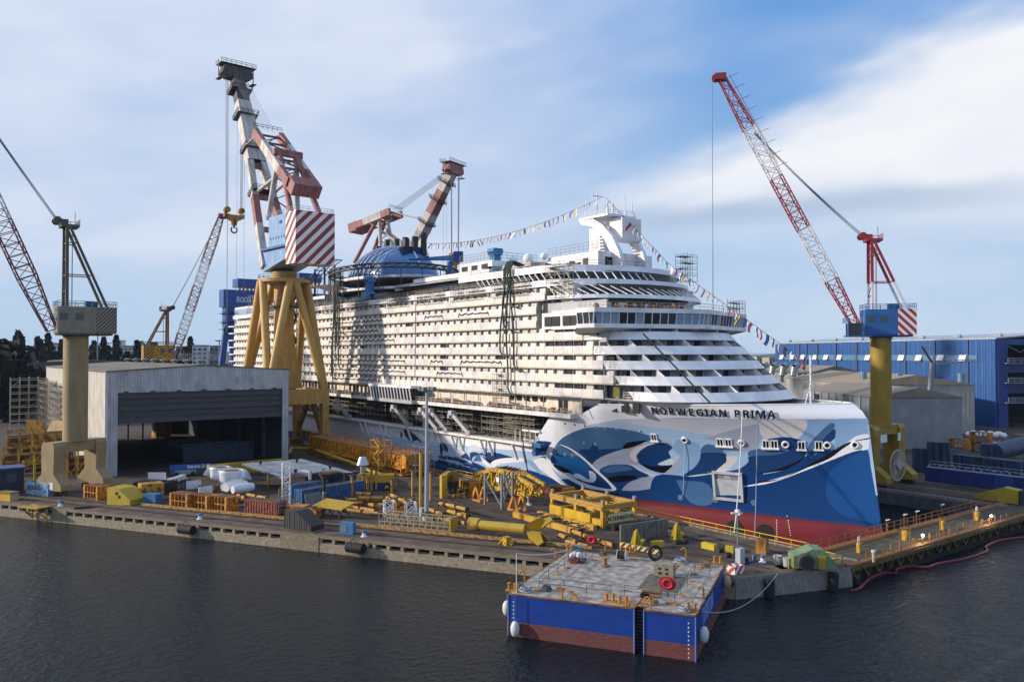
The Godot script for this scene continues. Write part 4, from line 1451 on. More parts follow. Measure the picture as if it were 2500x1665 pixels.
	# garlands of dark hose slung below the balcony decks
	for q in [[39.9,-239,-205,12], [37.0,-238,-208,11], [34.2,-240,-198,14], [28.4,-238,-192,16], [25.5,-240,-192,16], [22.7,-236,-206,9], [28.4,-164,-148,6], [25.5,-175,-164,4], [39.9,-181,-173,3], [39.9,-165,-153,4], [28.4,-178,-173,2]]:
		var p := []
		var n: int = q[3]
		for s in n * 4 + 1: p.append(v3(108.75, q[0] + 0.25 - 0.42 * absf(sin(s * PI / 4.0)) - 0.15 * sin(s * 1.7), lerpf(q[1], q[2], s / (n * 4.0))))
		p.push_front(p[0] + v3(0.3,-1.6,-1.0))
		p.append(p[-1] + v3(0.3,-1.5,0.8))
		var mm := M.new()
		mm.path(p, 0.13,5)
		obj("slung_hose", mm, mat("26322b", 0.7,0.0, ""), ship)


func tube_mesh(a: Vector3, b: Vector3, r: float, k := 10) -> M:
	var m := M.new()
	m.tube(a, b, r, k)
	return m


func sphere_mesh(o: Vector3, r: float) -> M:
	var m := M.new()
	m.blob(o, v3(r, r, r), 12)
	return m


func local_box(o: Vector3, s: Vector3) -> M:
	return box_mesh(o, s)


func hull_frame(p: Vector3) -> Transform3D:   # a frame on the near side of the hull: z outwards, y up along the plating
	var e := 0.1
	var dz := (half_breadth(p.z + e, p.y) - half_breadth(p.z - e, p.y)) / (2 * e)
	var dy := (half_breadth(p.z, p.y + e) - half_breadth(p.z, p.y - e)) / (2 * e)
	var n := v3(-1, -dy, -dz).normalized() if p.y > -8.9 else Vector3.LEFT
	var x := Vector3.UP.cross(n).normalized()
	return Transform3D(Basis(x, n.cross(x), n), v3(CX - half_breadth(p.z, p.y), p.y, p.z))


func build_hull_fittings(ship: Node3D, bright: Material, black: Material) -> void:
	# name on the bulwark, letter by letter along its curve
	var words := "NORWEGIAN PRIMA"
	var wide := {"N": 1.0, "O": 1.12, "R": 0.95, "W": 1.45, "E": 0.86, "G": 1.1, "I": 0.45, "A": 1.08, " ": 0.62, "P": 0.92, "M": 1.22}
	var total := 0.0
	for ch in words: total += wide[ch]
	var path := []
	var run := [0.0]
	for i in 61:
		var z := -104.2 + 20.6 * i / 60.0
		path.append(v3(CX - half_breadth(z, 19.75), 19.75, z))
		if i > 0: run.append(run[-1] + path[i].distance_to(path[i - 1]))
	var unit: float = run[-1] / total
	var s := 0.0
	var ink := mat("1d2230", 0.5,0.0, "")
	for ch in words:
		var mid: float = (s + wide[ch] * 0.5) * unit
		s += wide[ch]
		if ch == " ": continue
		var i := 0
		while run[i + 1] < mid: i += 1
		var p: Vector3 = path[i].lerp(path[i + 1], (mid - run[i]) / (run[i + 1] - run[i]))
		var fr := hull_frame(p)
		var o := text_part("name_letter", ch, 1.5, ink, ship, fr.origin + fr.basis.z * 0.06, Vector3.LEFT, true, 0.04)
		o.basis = fr.basis
	# white bell-mouthed fairleads and framed bollard recesses along the bow
	for p in [v3(116.2,14.3,-100.2), v3(119.9,14.37,-90.3), v3(123,14.49,-83.4), v3(126.1,14.69,-77.3), v3(128.1,14.96,-73.5)]:
		var m := M.new()
		m.lathe(hull_frame(p) * Transform3D(Basis(Vector3.RIGHT, PI / 2), Vector3.ZERO), [v2(0.36,0.0), v2(0.4,0.28), v2(0.55,0.3), v2(0.68,0.12), v2(0.7,-0.1)], 18)
		var o := obj("fairlead", m, bright, ship)
		m = M.new()
		var fr := hull_frame(p)
		m.tube(fr * v3(0,0,-0.1), fr * v3(0,0,0.05), 0.38,14)
		obj("hole", m, black, o)
	for p in [v3(118.5,14.3,-93.9), v3(119.1,14.32,-92.5), v3(121.6,14.39,-86.4), v3(122.2,14.46,-85.1), v3(124.2,14.48,-81), v3(125.4,14.63,-78.5), v3(114.2,14.47,-106)]:
		var fr := hull_frame(p)
		var m := M.new()
		m.box(fr * v3(0,0,0.02), v3(1.0,1.3,0.06), fr.basis)
		var o := obj("mooring_recess", m, black, ship)
		m = M.new()
		m.box(fr * v3(0,-0.78,0.25), v3(1.7,0.22,0.5), fr.basis)
		m.box(fr * v3(-0.56,0,0.08), v3(0.16,1.5,0.2), fr.basis)
		m.box(fr * v3(0.56,0,0.08), v3(0.16,1.5,0.2), fr.basis)
		m.box(fr * v3(0,0.0,0.08), v3(0.12,1.4,0.16), fr.basis)
		m.box(fr * v3(0,0.68,0.08), v3(1.2,0.14,0.2), fr.basis)
		obj("frame", m, bright, o)
	for p in [v3(109.4,15.91,-126.2), v3(109.7,15.85,-123.6), v3(110,15.81,-121), v3(110.5,15.73,-118.4), v3(111,15.72,-115.9), v3(111.6,15.6,-113.4), v3(112.3,15.47,-110.9), v3(113,15.44,-108.3), v3(111.4,12.1,-122.5), v3(111.9,12.05,-119.8), v3(110.9,9.34,-131), v3(111.4,9.17,-128.5), v3(111.7,9.1,-126.6)]:
		var fr := hull_frame(p)
		var m := M.new()
		m.tube(fr * v3(0,0,-0.05), fr * v3(0,0,0.03), 0.3,12)
		var o := obj("porthole", m, bright, ship)
		m = M.new()
		m.tube(fr * v3(0.05,0,0.0), fr * v3(0.05,0,0.045), 0.22,12)
		obj("glass", m, mat("2a3038", 0.2,0.0, ""), o)
	# anchor pocket: a bright square frame with a recess and the anchor shank
	var fa := hull_frame(v3(121,6.1,-94.1))
	var m := M.new()
	for q in [[v3(0,2.5,0.15), v3(5.6,0.42,0.7)], [v3(0,-2.5,0.15), v3(5.6,0.42,0.7)], [v3(-2.6,0,0.15), v3(0.42,5.0,0.7)], [v3(2.6,0,0.15), v3(0.42,5.0,0.7)]]:
		m.box(fa * q[0], q[1], fa.basis)
	var pocket := obj("anchor_pocket", m, mat("c9ccd3", 0.5), ship)
	m = M.new()
	m.box(fa * v3(0,-0.6,0.05), v3(4.8,3.6,0.12), fa.basis.rotated(fa.basis.x, 0.06))
	obj("back_plate", m, mat("c3c7cf", 0.5), pocket)
	m = M.new()
	m.box(fa * v3(0,1.7,0.05), v3(4.8,1.4,0.14), fa.basis)
	obj("upper_plate", m, mat("8f949d", 0.5), pocket)
	m = M.new()
	m.tube(fa * v3(0,1.4,0.05), fa * v3(0,1.4,0.18), 0.75,16)
	m.box(fa * v3(0,0.7,0.1), v3(1.5,1.4,0.16), fa.basis)
	obj("hawse_opening", m, mat("b0b4bc", 0.5), pocket)
	for p in [v3(123,-1.64,-87.7), v3(121.5,-1.61,-93)]:
		var fr := hull_frame(p)
		m = M.new()
		m.tube(fr * v3(0,0,-0.4), fr * v3(0,0,0.06), 1.6,20)
		obj("thruster_tunnel", m, mat("140608", 0.8,0.0, ""), ship)
	for p in [v3(118.8,2.9,-103.6), v3(120.7,3.21,-96.8), v3(122.8,3.48,-89.8)]:
		var fr := hull_frame(p)
		m = M.new()
		for i in 20:
			var a := TAU * i / 20
			var b := TAU * (i + 1) / 20
			m.bar(fr * v3(cos(a) * 0.45, sin(a) * 0.45,0.03), fr * v3(cos(b) * 0.45, sin(b) * 0.45,0.03), 0.07,0.03)
		m.bar(fr * v3(-0.3,-0.3,0.03), fr * v3(0.3,0.3,0.03), 0.07,0.03)
		m.bar(fr * v3(0.3,-0.3,0.03), fr * v3(-0.3,0.3,0.03), 0.07,0.03)
		obj("thruster_mark", m, bright, ship)
	# draught marks
	m = M.new()
	for i in 22:
		var fr := hull_frame(v3(0,1.4 - i * 0.3,-86.0 + 0.4 * sin(i * 0.1)))
		m.box(fr * v3(0,0,0.03), v3(0.16,0.13,0.03), fr.basis)
	for i in 9:
		var fr := hull_frame(v3(0,1.8 - i * 0.4,-84.2 + i * 0.1))
		m.box(fr * v3(0,0,0.03), v3(0.16,0.13,0.03), fr.basis)
	obj("draught_marks", m, bright, ship)
	# jackstaff on the bow and a small blue winch house
	var js := obj("bow_mast", tube_mesh(v3(CX, 19.4,-82.5), v3(CX, 30.0,-82.5), 0.18), bright, ship)
	m = M.new()
	for i in 5: m.bar(v3(CX - 1.3 + i * 0.15,22.5 + i * 1.4,-82.5), v3(CX + 1.0,22.5 + i * 1.4,-82.5), 0.12)
	m.tube(v3(CX - 2.4,20.0,-82.5), v3(CX, 25.0,-82.5), 0.1,6)
	obj("crosstrees", m, bright, js)
	obj("winch_house", box_mesh(v3(133.0,20.6,-97.5), v3(3.2,3.6,3.0)), mat("1f6f9c", 0.5), ship)


func striped(c0: String, c1: String, width: float, turn := 45.0) -> StandardMaterial3D:
	var key := "stripe%s%s%.2f%.0f" % [c0, c1, width, turn]
	if mats.has(key): return mats[key]
	var n := 256
	var im := Image.create(n, n, false, Image.FORMAT_RGB8)
	var a := Color.html(c0)
	var b := Color.html(c1)
	for j in n:
		for i in n: im.set_pixel(i, j, a if (i + (j if turn > 0 else n - j)) % n < n / 2 else b)
	var m := StandardMaterial3D.new()
	m.albedo_texture = ImageTexture.create_from_image(im)
	m.roughness = 0.6
	m.uv1_scale = v3(1.0 / width, 1.0 / width, 1)
	mats[key] = m
	return m


# a box whose faces carry pictures measured in metres
func uv_box(o: Vector3, s: Vector3) -> M:
	var m := M.new()
	m.box(o, s)
	for i in m.v.size():
		var p := m.v[i]
		var n := m.n[i]
		m.t.append(v2(-p.z * signf(n.x), -p.y) if absf(n.x) > 0.5 else v2(p.x * signf(n.z), -p.y) if absf(n.z) > 0.5 else v2(p.x, p.z))
	return m


# heavy shipyard crane with a box jib and a rocking counterweight; the jib points along local -z
func heavy_crane(label: String, at: Vector3, turn: float, reach: float, top: float, yellow: Material, tripod := true) -> Node3D:
	var t := thing("jib_crane", label, "crane", at, turn)
	var white := mat("d9d4cf", 0.6,0.0, "dirt", v3(0.1,0.03,0.1))
	var rose := mat("a9706c", 0.65,0.0, "dirt", v3(0.1,0.03,0.1))
	var soot := mat("63595a", 0.75,0.0, "dirt", v3(0.1,0.05,0.1))
	var blue := mat("7ca3cf", 0.5,0.0, "soft", v3(0.1,0.05,0.1))
	var navy := mat("2c5f9e", 0.5)
	var steel := mat("6b6866", 0.5,0.4, "")
	if tripod:
		# the portal and its legs stay square to the tracks, whatever way the jib points
		var g := 8.2
		var w := 10.0
		var q := Basis(Vector3.UP, -turn)
		for s in [[-1,-1], [1,-1], [1,1], [-1,1]]:
			var m := M.new()
			m.bar(q * v3(g * s[0], 1.4, w * s[1]), q * v3(g * s[0], 13.6, w * s[1]), 2.0,2.0)
			obj("portal_leg", m, yellow, t, true)
			m = M.new()
			m.box(q * v3(g * s[0], 0.8, w * s[1]), v3(1.6,1.4,7.0), q)
			obj("bogie", m, mat("6f5a3c", 0.7,0.2, "rust"), t, true)
		for s in [-1,1]:
			var m := M.new()
			m.bar(q * v3(g * s, 15.6, -w - 1), q * v3(g * s, 15.6, w + 1), 2.2,4.2)
			obj("portal_beam", m, yellow, t, true)
			m = M.new()
			m.bar(q * v3(-g, 15.6, w * s), q * v3(g, 15.6, w * s), 2.2,4.2)
			obj("portal_beam", m, yellow, t, true)
			m = M.new()
			m.bar(q * v3(g * s, 3.8, -w), q * v3(g * s, 3.8, w), 1.4,2.0)
			m.bar(q * v3(g * s, 13.0,-2.0), q * v3(g * s, 4.4, -w + 1), 1.1,1.3)
			m.bar(q * v3(g * s, 13.0,2.0), q * v3(g * s, 4.4, w - 1), 1.1,1.3)
			obj("portal_brace", m, mat("9a7434", 0.6,0.0, "rust"), t, true)
		for s in [[-6.6,0.0,0,3], [0.0,6.6,3,2], [6.6,0.0,2,1], [0.0,-6.6,1,0]]:
			var corner := [[-1,-1], [1,-1], [1,1], [-1,1]]
			for e in [s[2], s[3]]:
				var m := M.new()
				m.tube(q * v3(g * corner[e][0], 17.6, w * corner[e][1]), q * v3(s[0] + corner[e][0] * 0.8 * (1.0 if s[0] == 0.0 else 0.0), 48.6, s[1] + corner[e][1] * 0.8 * (1.0 if s[1] == 0.0 else 0.0)), 1.15,14)
				obj("tower_leg", m, yellow, t, true)
		var cm := M.new()
		cm.box(q * v3(0,33,0), v3(4.4,31,4.4), q)
		obj("centre_column", cm, yellow, t, true)
		cm = M.new()
		cm.prism(PackedVector2Array([v2(-4.5,17.7), v2(4.5,17.7), v2(1.4,34), v2(-1.4,34)]), Transform3D(q, Vector3.ZERO), 2.3,3.4)
		obj("column_fin", cm, yellow, t, true)
		cm = M.new()
		cm.lathe(Transform3D.IDENTITY, [v2(0.1,48.2), v2(7.4,48.4), v2(7.4,49.3), v2(0.1,49.3)], 28)
		obj("ring_platform", cm, yellow, t, true)
		cm = M.new()
		var ring := []
		for i in 25: ring.append(v3(7.3 * cos(TAU * i / 24), 49.3,7.3 * sin(TAU * i / 24)))
		railing(cm, ring, 1.9,1.2,0.06)
		obj("ring_railing", cm, steel, t, true)
		cm = M.new()
		ring = []
		for i in 13: ring.append(v3(4.6 * cos(TAU * i / 12), 41.6,4.6 * sin(TAU * i / 12)))
		railing(cm, ring, 2.4,1.3,0.07)
		cm.lathe(Transform3D.IDENTITY, [v2(0.5,41.3), v2(4.7,41.3), v2(4.7,41.7), v2(0.5,41.7)], 16)
		obj("column_gallery", cm, mat("57524a", 0.6,0.3, ""), t, true)
		cm = M.new()
		for i in 9:
			cm.bar(q * v3(3.0,18 + i * 3.4, (-1.8 if i % 2 else 1.8)), q * v3(3.0,21.4 + i * 3.4, (1.8 if i % 2 else -1.8)), 0.7,0.15)
		cm.bar(q * v3(3.0,18,2.2), q * v3(3.0,48,2.2), 0.15)
		cm.bar(q * v3(3.0,18,-2.2), q * v3(3.0,48,-2.2), 0.15)
		obj("stair", cm, steel, t, true)
		obj("slewing_ring", tube_mesh(v3(0,49.2,0), v3(0,51.6,0), 3.6,20), mat("b7924a", 0.6), t, true)
		# machinery house and striped counterweight
		var hm := M.new()
		hm.box(v3(0,62.4,7.6), v3(11.2,8.6,11.4))
		var house := obj("machine_house", hm, blue, t, true)
		hm = M.new()
		hm.prism(PackedVector2Array([v2(-3.4,51.6), v2(13.2,54.6), v2(13.2,58.1), v2(-3.4,58.1)]), Transform3D(Basis(v3(0,0,1), Vector3.UP, Vector3.LEFT), Vector3.ZERO), -4.9,4.9)
		obj("lower_house", hm, blue, t, true)
		hm = M.new()
		hm.box(v3(0,57.9,5.0), v3(11.6,0.6,17.0))
		obj("house_ledge", hm, navy, t, true)
		for i in 6: obj("window", local_box(v3(-5.62,60.4,3.2 + i * 1.8), v3(0.06,0.7,0.5)), mat("1d242c", 0.3,0.0, ""), house, true)
		for i in 2: obj("window", local_box(v3(-5.62,64.6,9.4 + i * 0.7), v3(0.5,0.8,0.6)), navy, house, true)
		obj("counterweight", uv_box(v3(0,59.5,16.6), v3(11.7,14.4,6.2)), striped("e4e2e0", "8d3430", 3.2), t, true)
		var rl := M.new()
		railing(rl, [v3(-5.6,66.7,-0.5), v3(-5.6,66.7,19.4), v3(5.6,66.7,19.4), v3(5.6,66.7,-0.5)], 1.9,1.2,0.06)
		obj("house_railing", rl, mat("b7c4d6", 0.5), t, true)
	else:
		obj("tower", tube_mesh(v3(0,0,0), v3(0,52,0), 4.0,16), yellow, t, true)
		obj("machine_house", local_box(v3(0,58,6), v3(11,12,20)), blue, t, true)
	# jib: a box girder above, two splayed legs below
	var foot := v3(0,53.0,-3.0)
	var head := v3(0, top, -3.0 - reach)
	var d := (head - foot).normalized()
	var k := Basis(Vector3.RIGHT, d, Vector3.RIGHT.cross(d))
	var l := foot.distance_to(head)
	var f0 := 0.0
	var paints := [white, rose, white, white, rose if not tripod else white, soot if tripod else white]
	for i in 6:
		var f1: float = [0.2,0.34,0.52,0.66,0.84,1.0][i]
		if f1 <= 0.53:
			for s in [-1.0,1.0]:
				var a: Vector3 = foot + d * l * f0 + Vector3.RIGHT * s * lerpf(4.6,2.0, f0 / 0.52)
				var b: Vector3 = foot + d * l * f1 + Vector3.RIGHT * s * lerpf(4.6,2.0, f1 / 0.52)
				var m := M.new()
				m.bar(a, b, 1.9,2.6)
				obj("jib_leg", m, paints[i], t, true)
		else:
			var m := M.new()
			var w0 := lerpf(5.8,3.4, (f0 - 0.5) * 2.0)
			var w1 := lerpf(5.8,3.4, (f1 - 0.5) * 2.0)
			var pa := foot + d * l * f0
			var pb := foot + d * l * f1
			var c := []
			for q in [[pa, w0], [pb, w1]]:
				for s in [[-1,-1], [1,-1], [1,1], [-1,1]]: c.append(q[0] + k.x * s[0] * q[1] * 0.5 + k.z * s[1] * 1.6)
			for j in 4: m.quad(c[j], c[4 + j], c[4 + (j + 1) % 4], c[(j + 1) % 4])
			obj("jib_section", m, paints[i], t, true)
		f0 = f1
	for f in [0.18,0.34,0.5]:
		var m := M.new()
		var s: float = lerpf(4.6,2.0, f / 0.52)
		m.bar(foot + d * l * f - Vector3.RIGHT * s, foot + d * l * f + Vector3.RIGHT * s, 1.3,1.6)
		obj("jib_tie", m, rose, t, true)
	for f in [0.36,0.58,0.76,0.9]:
		var m := M.new()
		var p: Vector3 = foot + d * l * f
		var s := 3.9 if f < 0.5 else 3.4
		railing(m, [p + k * v3(-s, 0,-2.4), p + k * v3(s, 0,-2.4), p + k * v3(s, 0,2.4), p + k * v3(-s, 0,2.4), p + k * v3(-s, 0,-2.4)], 1.8,1.2,0.09)
		m.box(p + k * v3(0,0,0), v3(s * 2,0.3,4.6), k)
		obj("jib_gallery", m, mat("4e4a4a", 0.6,0.3, ""), t, true)
	var hm2 := M.new()
	hm2.prism(PackedVector2Array([v2(-5.2,-1.2), v2(-3.4,-2.4), v2(3.4,-2.4), v2(5.2,-1.2), v2(4.4,1.6), v2(-4.4,1.6)]), Transform3D(Basis(), head + v3(0,0.6,0)), -1.9,1.9)
	obj("jib_head", hm2, soot if tripod else rose, t, true)
	var hr := M.new()
	for s in [-1,1]:
		railing(hr, [head + v3(-5.8,2.6,2.4 * s), head + v3(5.8,2.6,2.4 * s)], 1.6,1.2,0.09)
		hr.bar(head + v3(5.8 * s, 3.8,0), head + v3(5.8 * s, -2.5,0), 0.25,0.25)
		hr.box(head + v3(5.6 * s, -2.4,0), v3(1.4,0.2,3.4))
	hr.box(head + v3(0,2.5,0), v3(11.8,0.2,5.0))
	obj("head_gallery", hr, steel, t, true)
	# back mast and rocking beam with its weight
	var apex := v3(0,86.0,2.0)
	for s in [[-4.6,-1.0], [4.6,-1.0], [-4.4,14.0], [4.4,14.0]]:
		obj("back_mast_leg", tube_mesh(v3(s[0], 66.5, s[1]), apex + v3(signf(s[0]) * 2.6,0,0), 0.85,10), white if s[1] < 0 else rose, t, true)
	var tie := M.new()
	tie.bar(apex + v3(-4.4,0,0), apex + v3(4.4,0,0), 1.6,1.8)
	for i in 5: tie.bar(v3(-3.4 if i % 2 else 3.4,69 + i * 3.4,0.5), v3(3.4 if i % 2 else -3.4,72.4 + i * 3.4,0.8), 0.3)
	obj("mast_head", tie, rose, t, true)
	var p0 := v3(0,94.6,-12.0)
	var p1 := v3(0,75.5,11.5)
	if not tripod:
		p0 = v3(0,87.0,-5.0)
		p1 = v3(0,82.5,14.0)
	for s in [-1.0,1.0]:
		var a := p0
		for i in 4:
			var b: Vector3 = p0.lerp(p1, (i + 1) / 4.0)
			var m := M.new()
			m.bar(a + v3(4.0 * s, 0,0), b + v3(4.0 * s, 0,0), 1.4,2.8)
			obj("rocking_beam", m, [rose, white, white, rose][i], t, true)
			a = b
		obj("tie_rod", tube_mesh(p0 + v3(3.0 * s, 0,0), foot + d * l * 0.6 + v3(2.2 * s, 0,0), 0.3,6), white, t, true)
		obj("luffing_strut", tube_mesh(apex + v3(2.2 * s, -6,0), foot + d * l * 0.36 + v3(2.4 * s, 0,0.8), 0.55,8), white, t, true)
	var gr := M.new()
	for i in 6: gr.bar(p0.lerp(p1, i / 6.0 + 0.04) - v3(4,0,0), p0.lerp(p1, i / 6.0 + 0.04) + v3(4,0,0), 0.5,0.6)
	for i in 5: gr.bar(p0.lerp(p1, i / 6.0 + 0.04) + v3(-4 if i % 2 else 4,0.2,0), p0.lerp(p1, (i + 1) / 6.0 + 0.04) + v3(4 if i % 2 else -4,0.2,0), 0.35)
	railing(gr, [p0 + v3(-4.6,1.5,0), p0 + v3(4.6,1.5,0)], 1.5,1.2,0.08)
	obj("beam_ties", gr, mat("6a5c5c", 0.7), t, true)
	var bd := (p1 - p0).normalized()
	var wm := M.new()
	wm.box(p1 + bd * 1.5, v3(8.4,3.8,4.6), Basis(Vector3.RIGHT, Vector3.RIGHT.cross(bd) * -1.0, bd))
	obj("rocking_weight", wm, rose, t, true)
	# ropes and hook block
	var rp := M.new()
	for i in 7: rp.tube(p0 + v3(-2.4 + i * 0.8,1.0,0), head + v3(-2.0 + i * 0.66,0,1.4), 0.07,4)
	var drop := 44.0 if tripod else 34.0
	for s in [-1,1]:
		for i in 4: rp.tube(head + v3(2.6 * s + (i - 1.5) * 0.3,-2.0,-1.0), head + v3(2.4 * s + (i - 1.5) * 0.22, -drop, -1.0), 0.07,4)
	for i in 2: rp.tube(foot + d * l * 0.82 + v3(-1.2 + i * 2.4,0,0) - k.z * 2.0, foot + d * l * 0.82 + v3(-1.2 + i * 2.4, -drop * 1.35,0) - k.z * 2.0,0.05,4)
	obj("ropes", rp, mat("5d6672", 0.5,0.5, ""), t, true)
	var hb := M.new()
	hb.prism(PackedVector2Array([v2(-3.4,0), v2(-3.4,-1.4), v2(-1.0,-2.6), v2(-0.7,-4.0), v2(0.7,-4.0), v2(1.0,-2.6), v2(3.4,-1.4), v2(3.4,0), v2(1.2,-0.5), v2(-1.2,-0.5)]), Transform3D(Basis(), head + v3(0, -drop - 1.6,-1.0)), -0.5,0.5)
	for s in [-1,1]: hb.tube(head + v3(2.4 * s, -drop - 0.6,-1.8), head + v3(2.4 * s, -drop - 0.6,-0.2), 1.0,12)
	var hk := obj("hook_block", hb, mat("a67a2c", 0.6,0.0, "rust"), t, true)
	hb = M.new()
	var hp := []
	for i in 11: hp.append(head + v3(1.0 * cos(PI * 0.9 - i * 0.37), -drop - 7.0 + 1.0 * sin(PI * 0.9 - i * 0.37) * -1.0,-1.0))
	hb.path(hp, 0.28,6)
	hp = hp.map(func(q): return v3(2 * head.x - q.x, q.y, q.z))
	hb.path(hp, 0.28,6)
	hb.tube(head + v3(0, -drop - 5.4,-1.0), head + v3(0, -drop - 6.4,-1.0), 0.4,8)
	obj("hook", hb, steel, hk, true)
	return t


# level-luffing crane on a round column; the jib points along local -z
func lattice_crane(called: String, label: String, at: Vector3, turn: float, o: Dictionary) -> Node3D:
	var t := thing(called, label, "crane", at, turn)
	var steel := mat("6b6a66", 0.5,0.4, "")
	var h: float = o.col
	var hs: Vector3 = o.house
	if o.has("radius"): obj("column", tube_mesh(v3(0, o.col0,0), v3(0, h, 0), o.radius, 24), o.column, t, true)
	obj("slewing_ring", tube_mesh(v3(0, h, 0), v3(0, h + 0.9,0), o.radius * 1.05,20), o.dark, t, true)
	var hy := h + 0.6
	var hz: float = o.shift
	var house := obj("machine_house", local_box(v3(0, hy + hs.y * 0.5, hz - hs.z * 0.18), v3(hs.x, hs.y, hs.z * 0.64)), o.paint, t, true)
	obj("counterweight", uv_box(v3(0, hy + hs.y * 0.5, hz + hs.z * 0.32), v3(hs.x + 0.02, hs.y + 0.02, hs.z * 0.36)), o.stripe, t, true)
	obj("house_base", local_box(v3(0, hy - 0.1, hz - 0.2), v3(hs.x * 0.96,0.6, hs.z * 0.9)), o.dark, t, true)
	for s in [-1,1]:
		for i in 2:
			obj("window", local_box(v3(s * (hs.x * 0.5 + 0.02), hy + hs.y * 0.62, hz - hs.z * (0.4 - i * 0.26)), v3(0.05, hs.y * 0.26, hs.z * 0.13)), mat("3a4650", 0.15,0.0, ""), house, true)
	for i in 2: obj("window", local_box(v3(-hs.x * 0.24 + i * hs.x * 0.48, hy + hs.y * 0.62, hz - hs.z * 0.5 - 0.02), v3(hs.x * 0.26, hs.y * 0.26,0.05)), mat("3a4650", 0.15,0.0, ""), house, true)
	var m := M.new()
	var ry := hy + hs.y
	railing(m, [v3(-hs.x / 2, ry, hz - hs.z / 2), v3(-hs.x / 2, ry, hz + hs.z / 2), v3(hs.x / 2, ry, hz + hs.z / 2), v3(hs.x / 2, ry, hz - hs.z / 2), v3(-hs.x / 2, ry, hz - hs.z / 2)], 1.5,1.1,0.05)
	obj("roof_railing", m, o.get("rail", steel), t, true)
	for i in 2: obj("winch", local_box(v3(-0.9 + i * 1.6, ry + 0.6, hz + hs.z * 0.06 + i), v3(1.3,1.2,1.5)), mat("2b557f", 0.5), t, true)
	# cab hung at the front
	if o.get("cab", false):
		var cb := obj("cab", local_box(v3(-hs.x * 0.5 - 0.6, hy + 1.1, hz - hs.z * 0.5 - 2.4), gd(2.2,2.6)), mat("24303a", 0.2,0.0, ""), t, true)
		m = M.new()
		for s in [[-1,-1], [1,-1], [1,1], [-1,1]]: m.bar(v3(-hs.x * 0.5 - 0.6 + 1.15 * s[0], hy - 0.3, hz - hs.z * 0.5 - 2.4 + 1.35 * s[1]), v3(-hs.x * 0.5 - 0.6 + 1.15 * s[0], hy + 2.6, hz - hs.z * 0.5 - 2.4 + 1.35 * s[1]), 0.16)
		m.box(v3(-hs.x * 0.5 - 0.2, hy - 0.3, hz - hs.z * 0.5 - 1.6), v3(3.4,0.3,5.0))
		railing(m, [v3(-hs.x * 0.5 - 2.0, hy + 2.5, hz - hs.z * 0.5 - 3.8), v3(1, hy + 2.5, hz - hs.z * 0.5 - 3.8)], 1.0,1.1,0.05)
		obj("cab_frame", m, o.paint, cb, true)
	# A-frame
	var af: float = o.mast
	var az := hz - hs.z * 0.34
	for s in [-1,1]:
		var w: float = hs.x * 0.36
		var a := v3(w * s, ry, az)
		var b := v3(w * 0.8 * s, ry + af, az)
		m = M.new()
		m.bar(a.lerp(b, o.split), b, 0.55,0.55)
		obj("mast_leg", m, o.mastpaint, t, true)
		if o.split > 0.0:
			m = M.new()
			m.bar(a, a.lerp(b, o.split), 0.45,0.45)
			obj("mast_leg", m, o.pale, t, true)
		var c := v3(w * 1.05 * s, ry, hz + hs.z * 0.34)
		var e := v3(w * 0.8 * s, ry + af, az + 0.5)
		m = M.new()
		m.bar(c.lerp(e, o.split), e, 0.5,0.5)
		obj("back_stay", m, o.mastpaint, t, true)
		if o.split > 0.0:
			m = M.new()
			m.bar(c, c.lerp(e, o.split), 0.42,0.42)
			obj("back_stay", m, o.pale, t, true)
	m = M.new()
	for i in 4:
		var f := (i + 1) / 5.0
		var w: float = hs.x * 0.36 * (1 - 0.2 * f)
		m.bar(v3(-w, ry + af * f, az), v3(w, ry + af * f, az), 0.2)
		if i != 1: m.bar(v3(-w if i % 2 else w, ry + af * f, az), v3(w if i % 2 else -w, ry + af * (f + 0.2), az), 0.12)
		if i == 1 or i == 3:
			for s in [-1,1]: m.bar(v3(w * s, ry + af * f, az), v3(w * s, ry + af * f, lerpf(hz + hs.z * 0.34, az + 0.5, f)), 0.2)
	for i in 18:
		m.bar(v3(-0.35, ry + af * i / 19.0, az + 1.2), v3(0.35, ry + af * i / 19.0, az + 1.2), 0.06)
	for s in [-1,1]: m.bar(v3(0.38 * s, ry, az + 1.2), v3(0.38 * s, ry + af * 0.95, az + 1.2), 0.08)
	obj("mast_bracing", m, o.mastpaint, t, true)
	m = M.new()
	m.box(v3(0, ry + af + 0.2, az + 0.6), v3(hs.x * 0.66,0.5,3.2))
	m.box(v3(0, ry + af + 0.9, az - 0.4), v3(hs.x * 0.5,1.1,1.3))
	railing(m, [v3(-hs.x * 0.33, ry + af + 0.4, az + 2.2), v3(hs.x * 0.33, ry + af + 0.4, az + 2.2), v3(hs.x * 0.33, ry + af + 0.4, az - 1)], 1.0,1.1,0.06)
	for s in [-1,1]: m.tube(v3(s * 1.2 - 0.2, ry + af + 1.2, az - 1.6), v3(s * 1.2 + 0.2, ry + af + 1.2, az - 1.6), 0.75,12)
	m.bar(v3(0.9, ry + af + 0.4, az + 1.8), v3(0.9, ry + af + 3.4, az + 1.8), 0.09)
	obj("mast_head", m, o.mastpaint, t, true)
	# lattice jib in painted lengths
	var foot := v3(0, hy + 0.6, hz - hs.z * 0.5 - 0.6)
	var head: Vector3 = foot + v3(0, o.rise, -o.reach)
	var paints: Array = o.jib
	var n := paints.size()
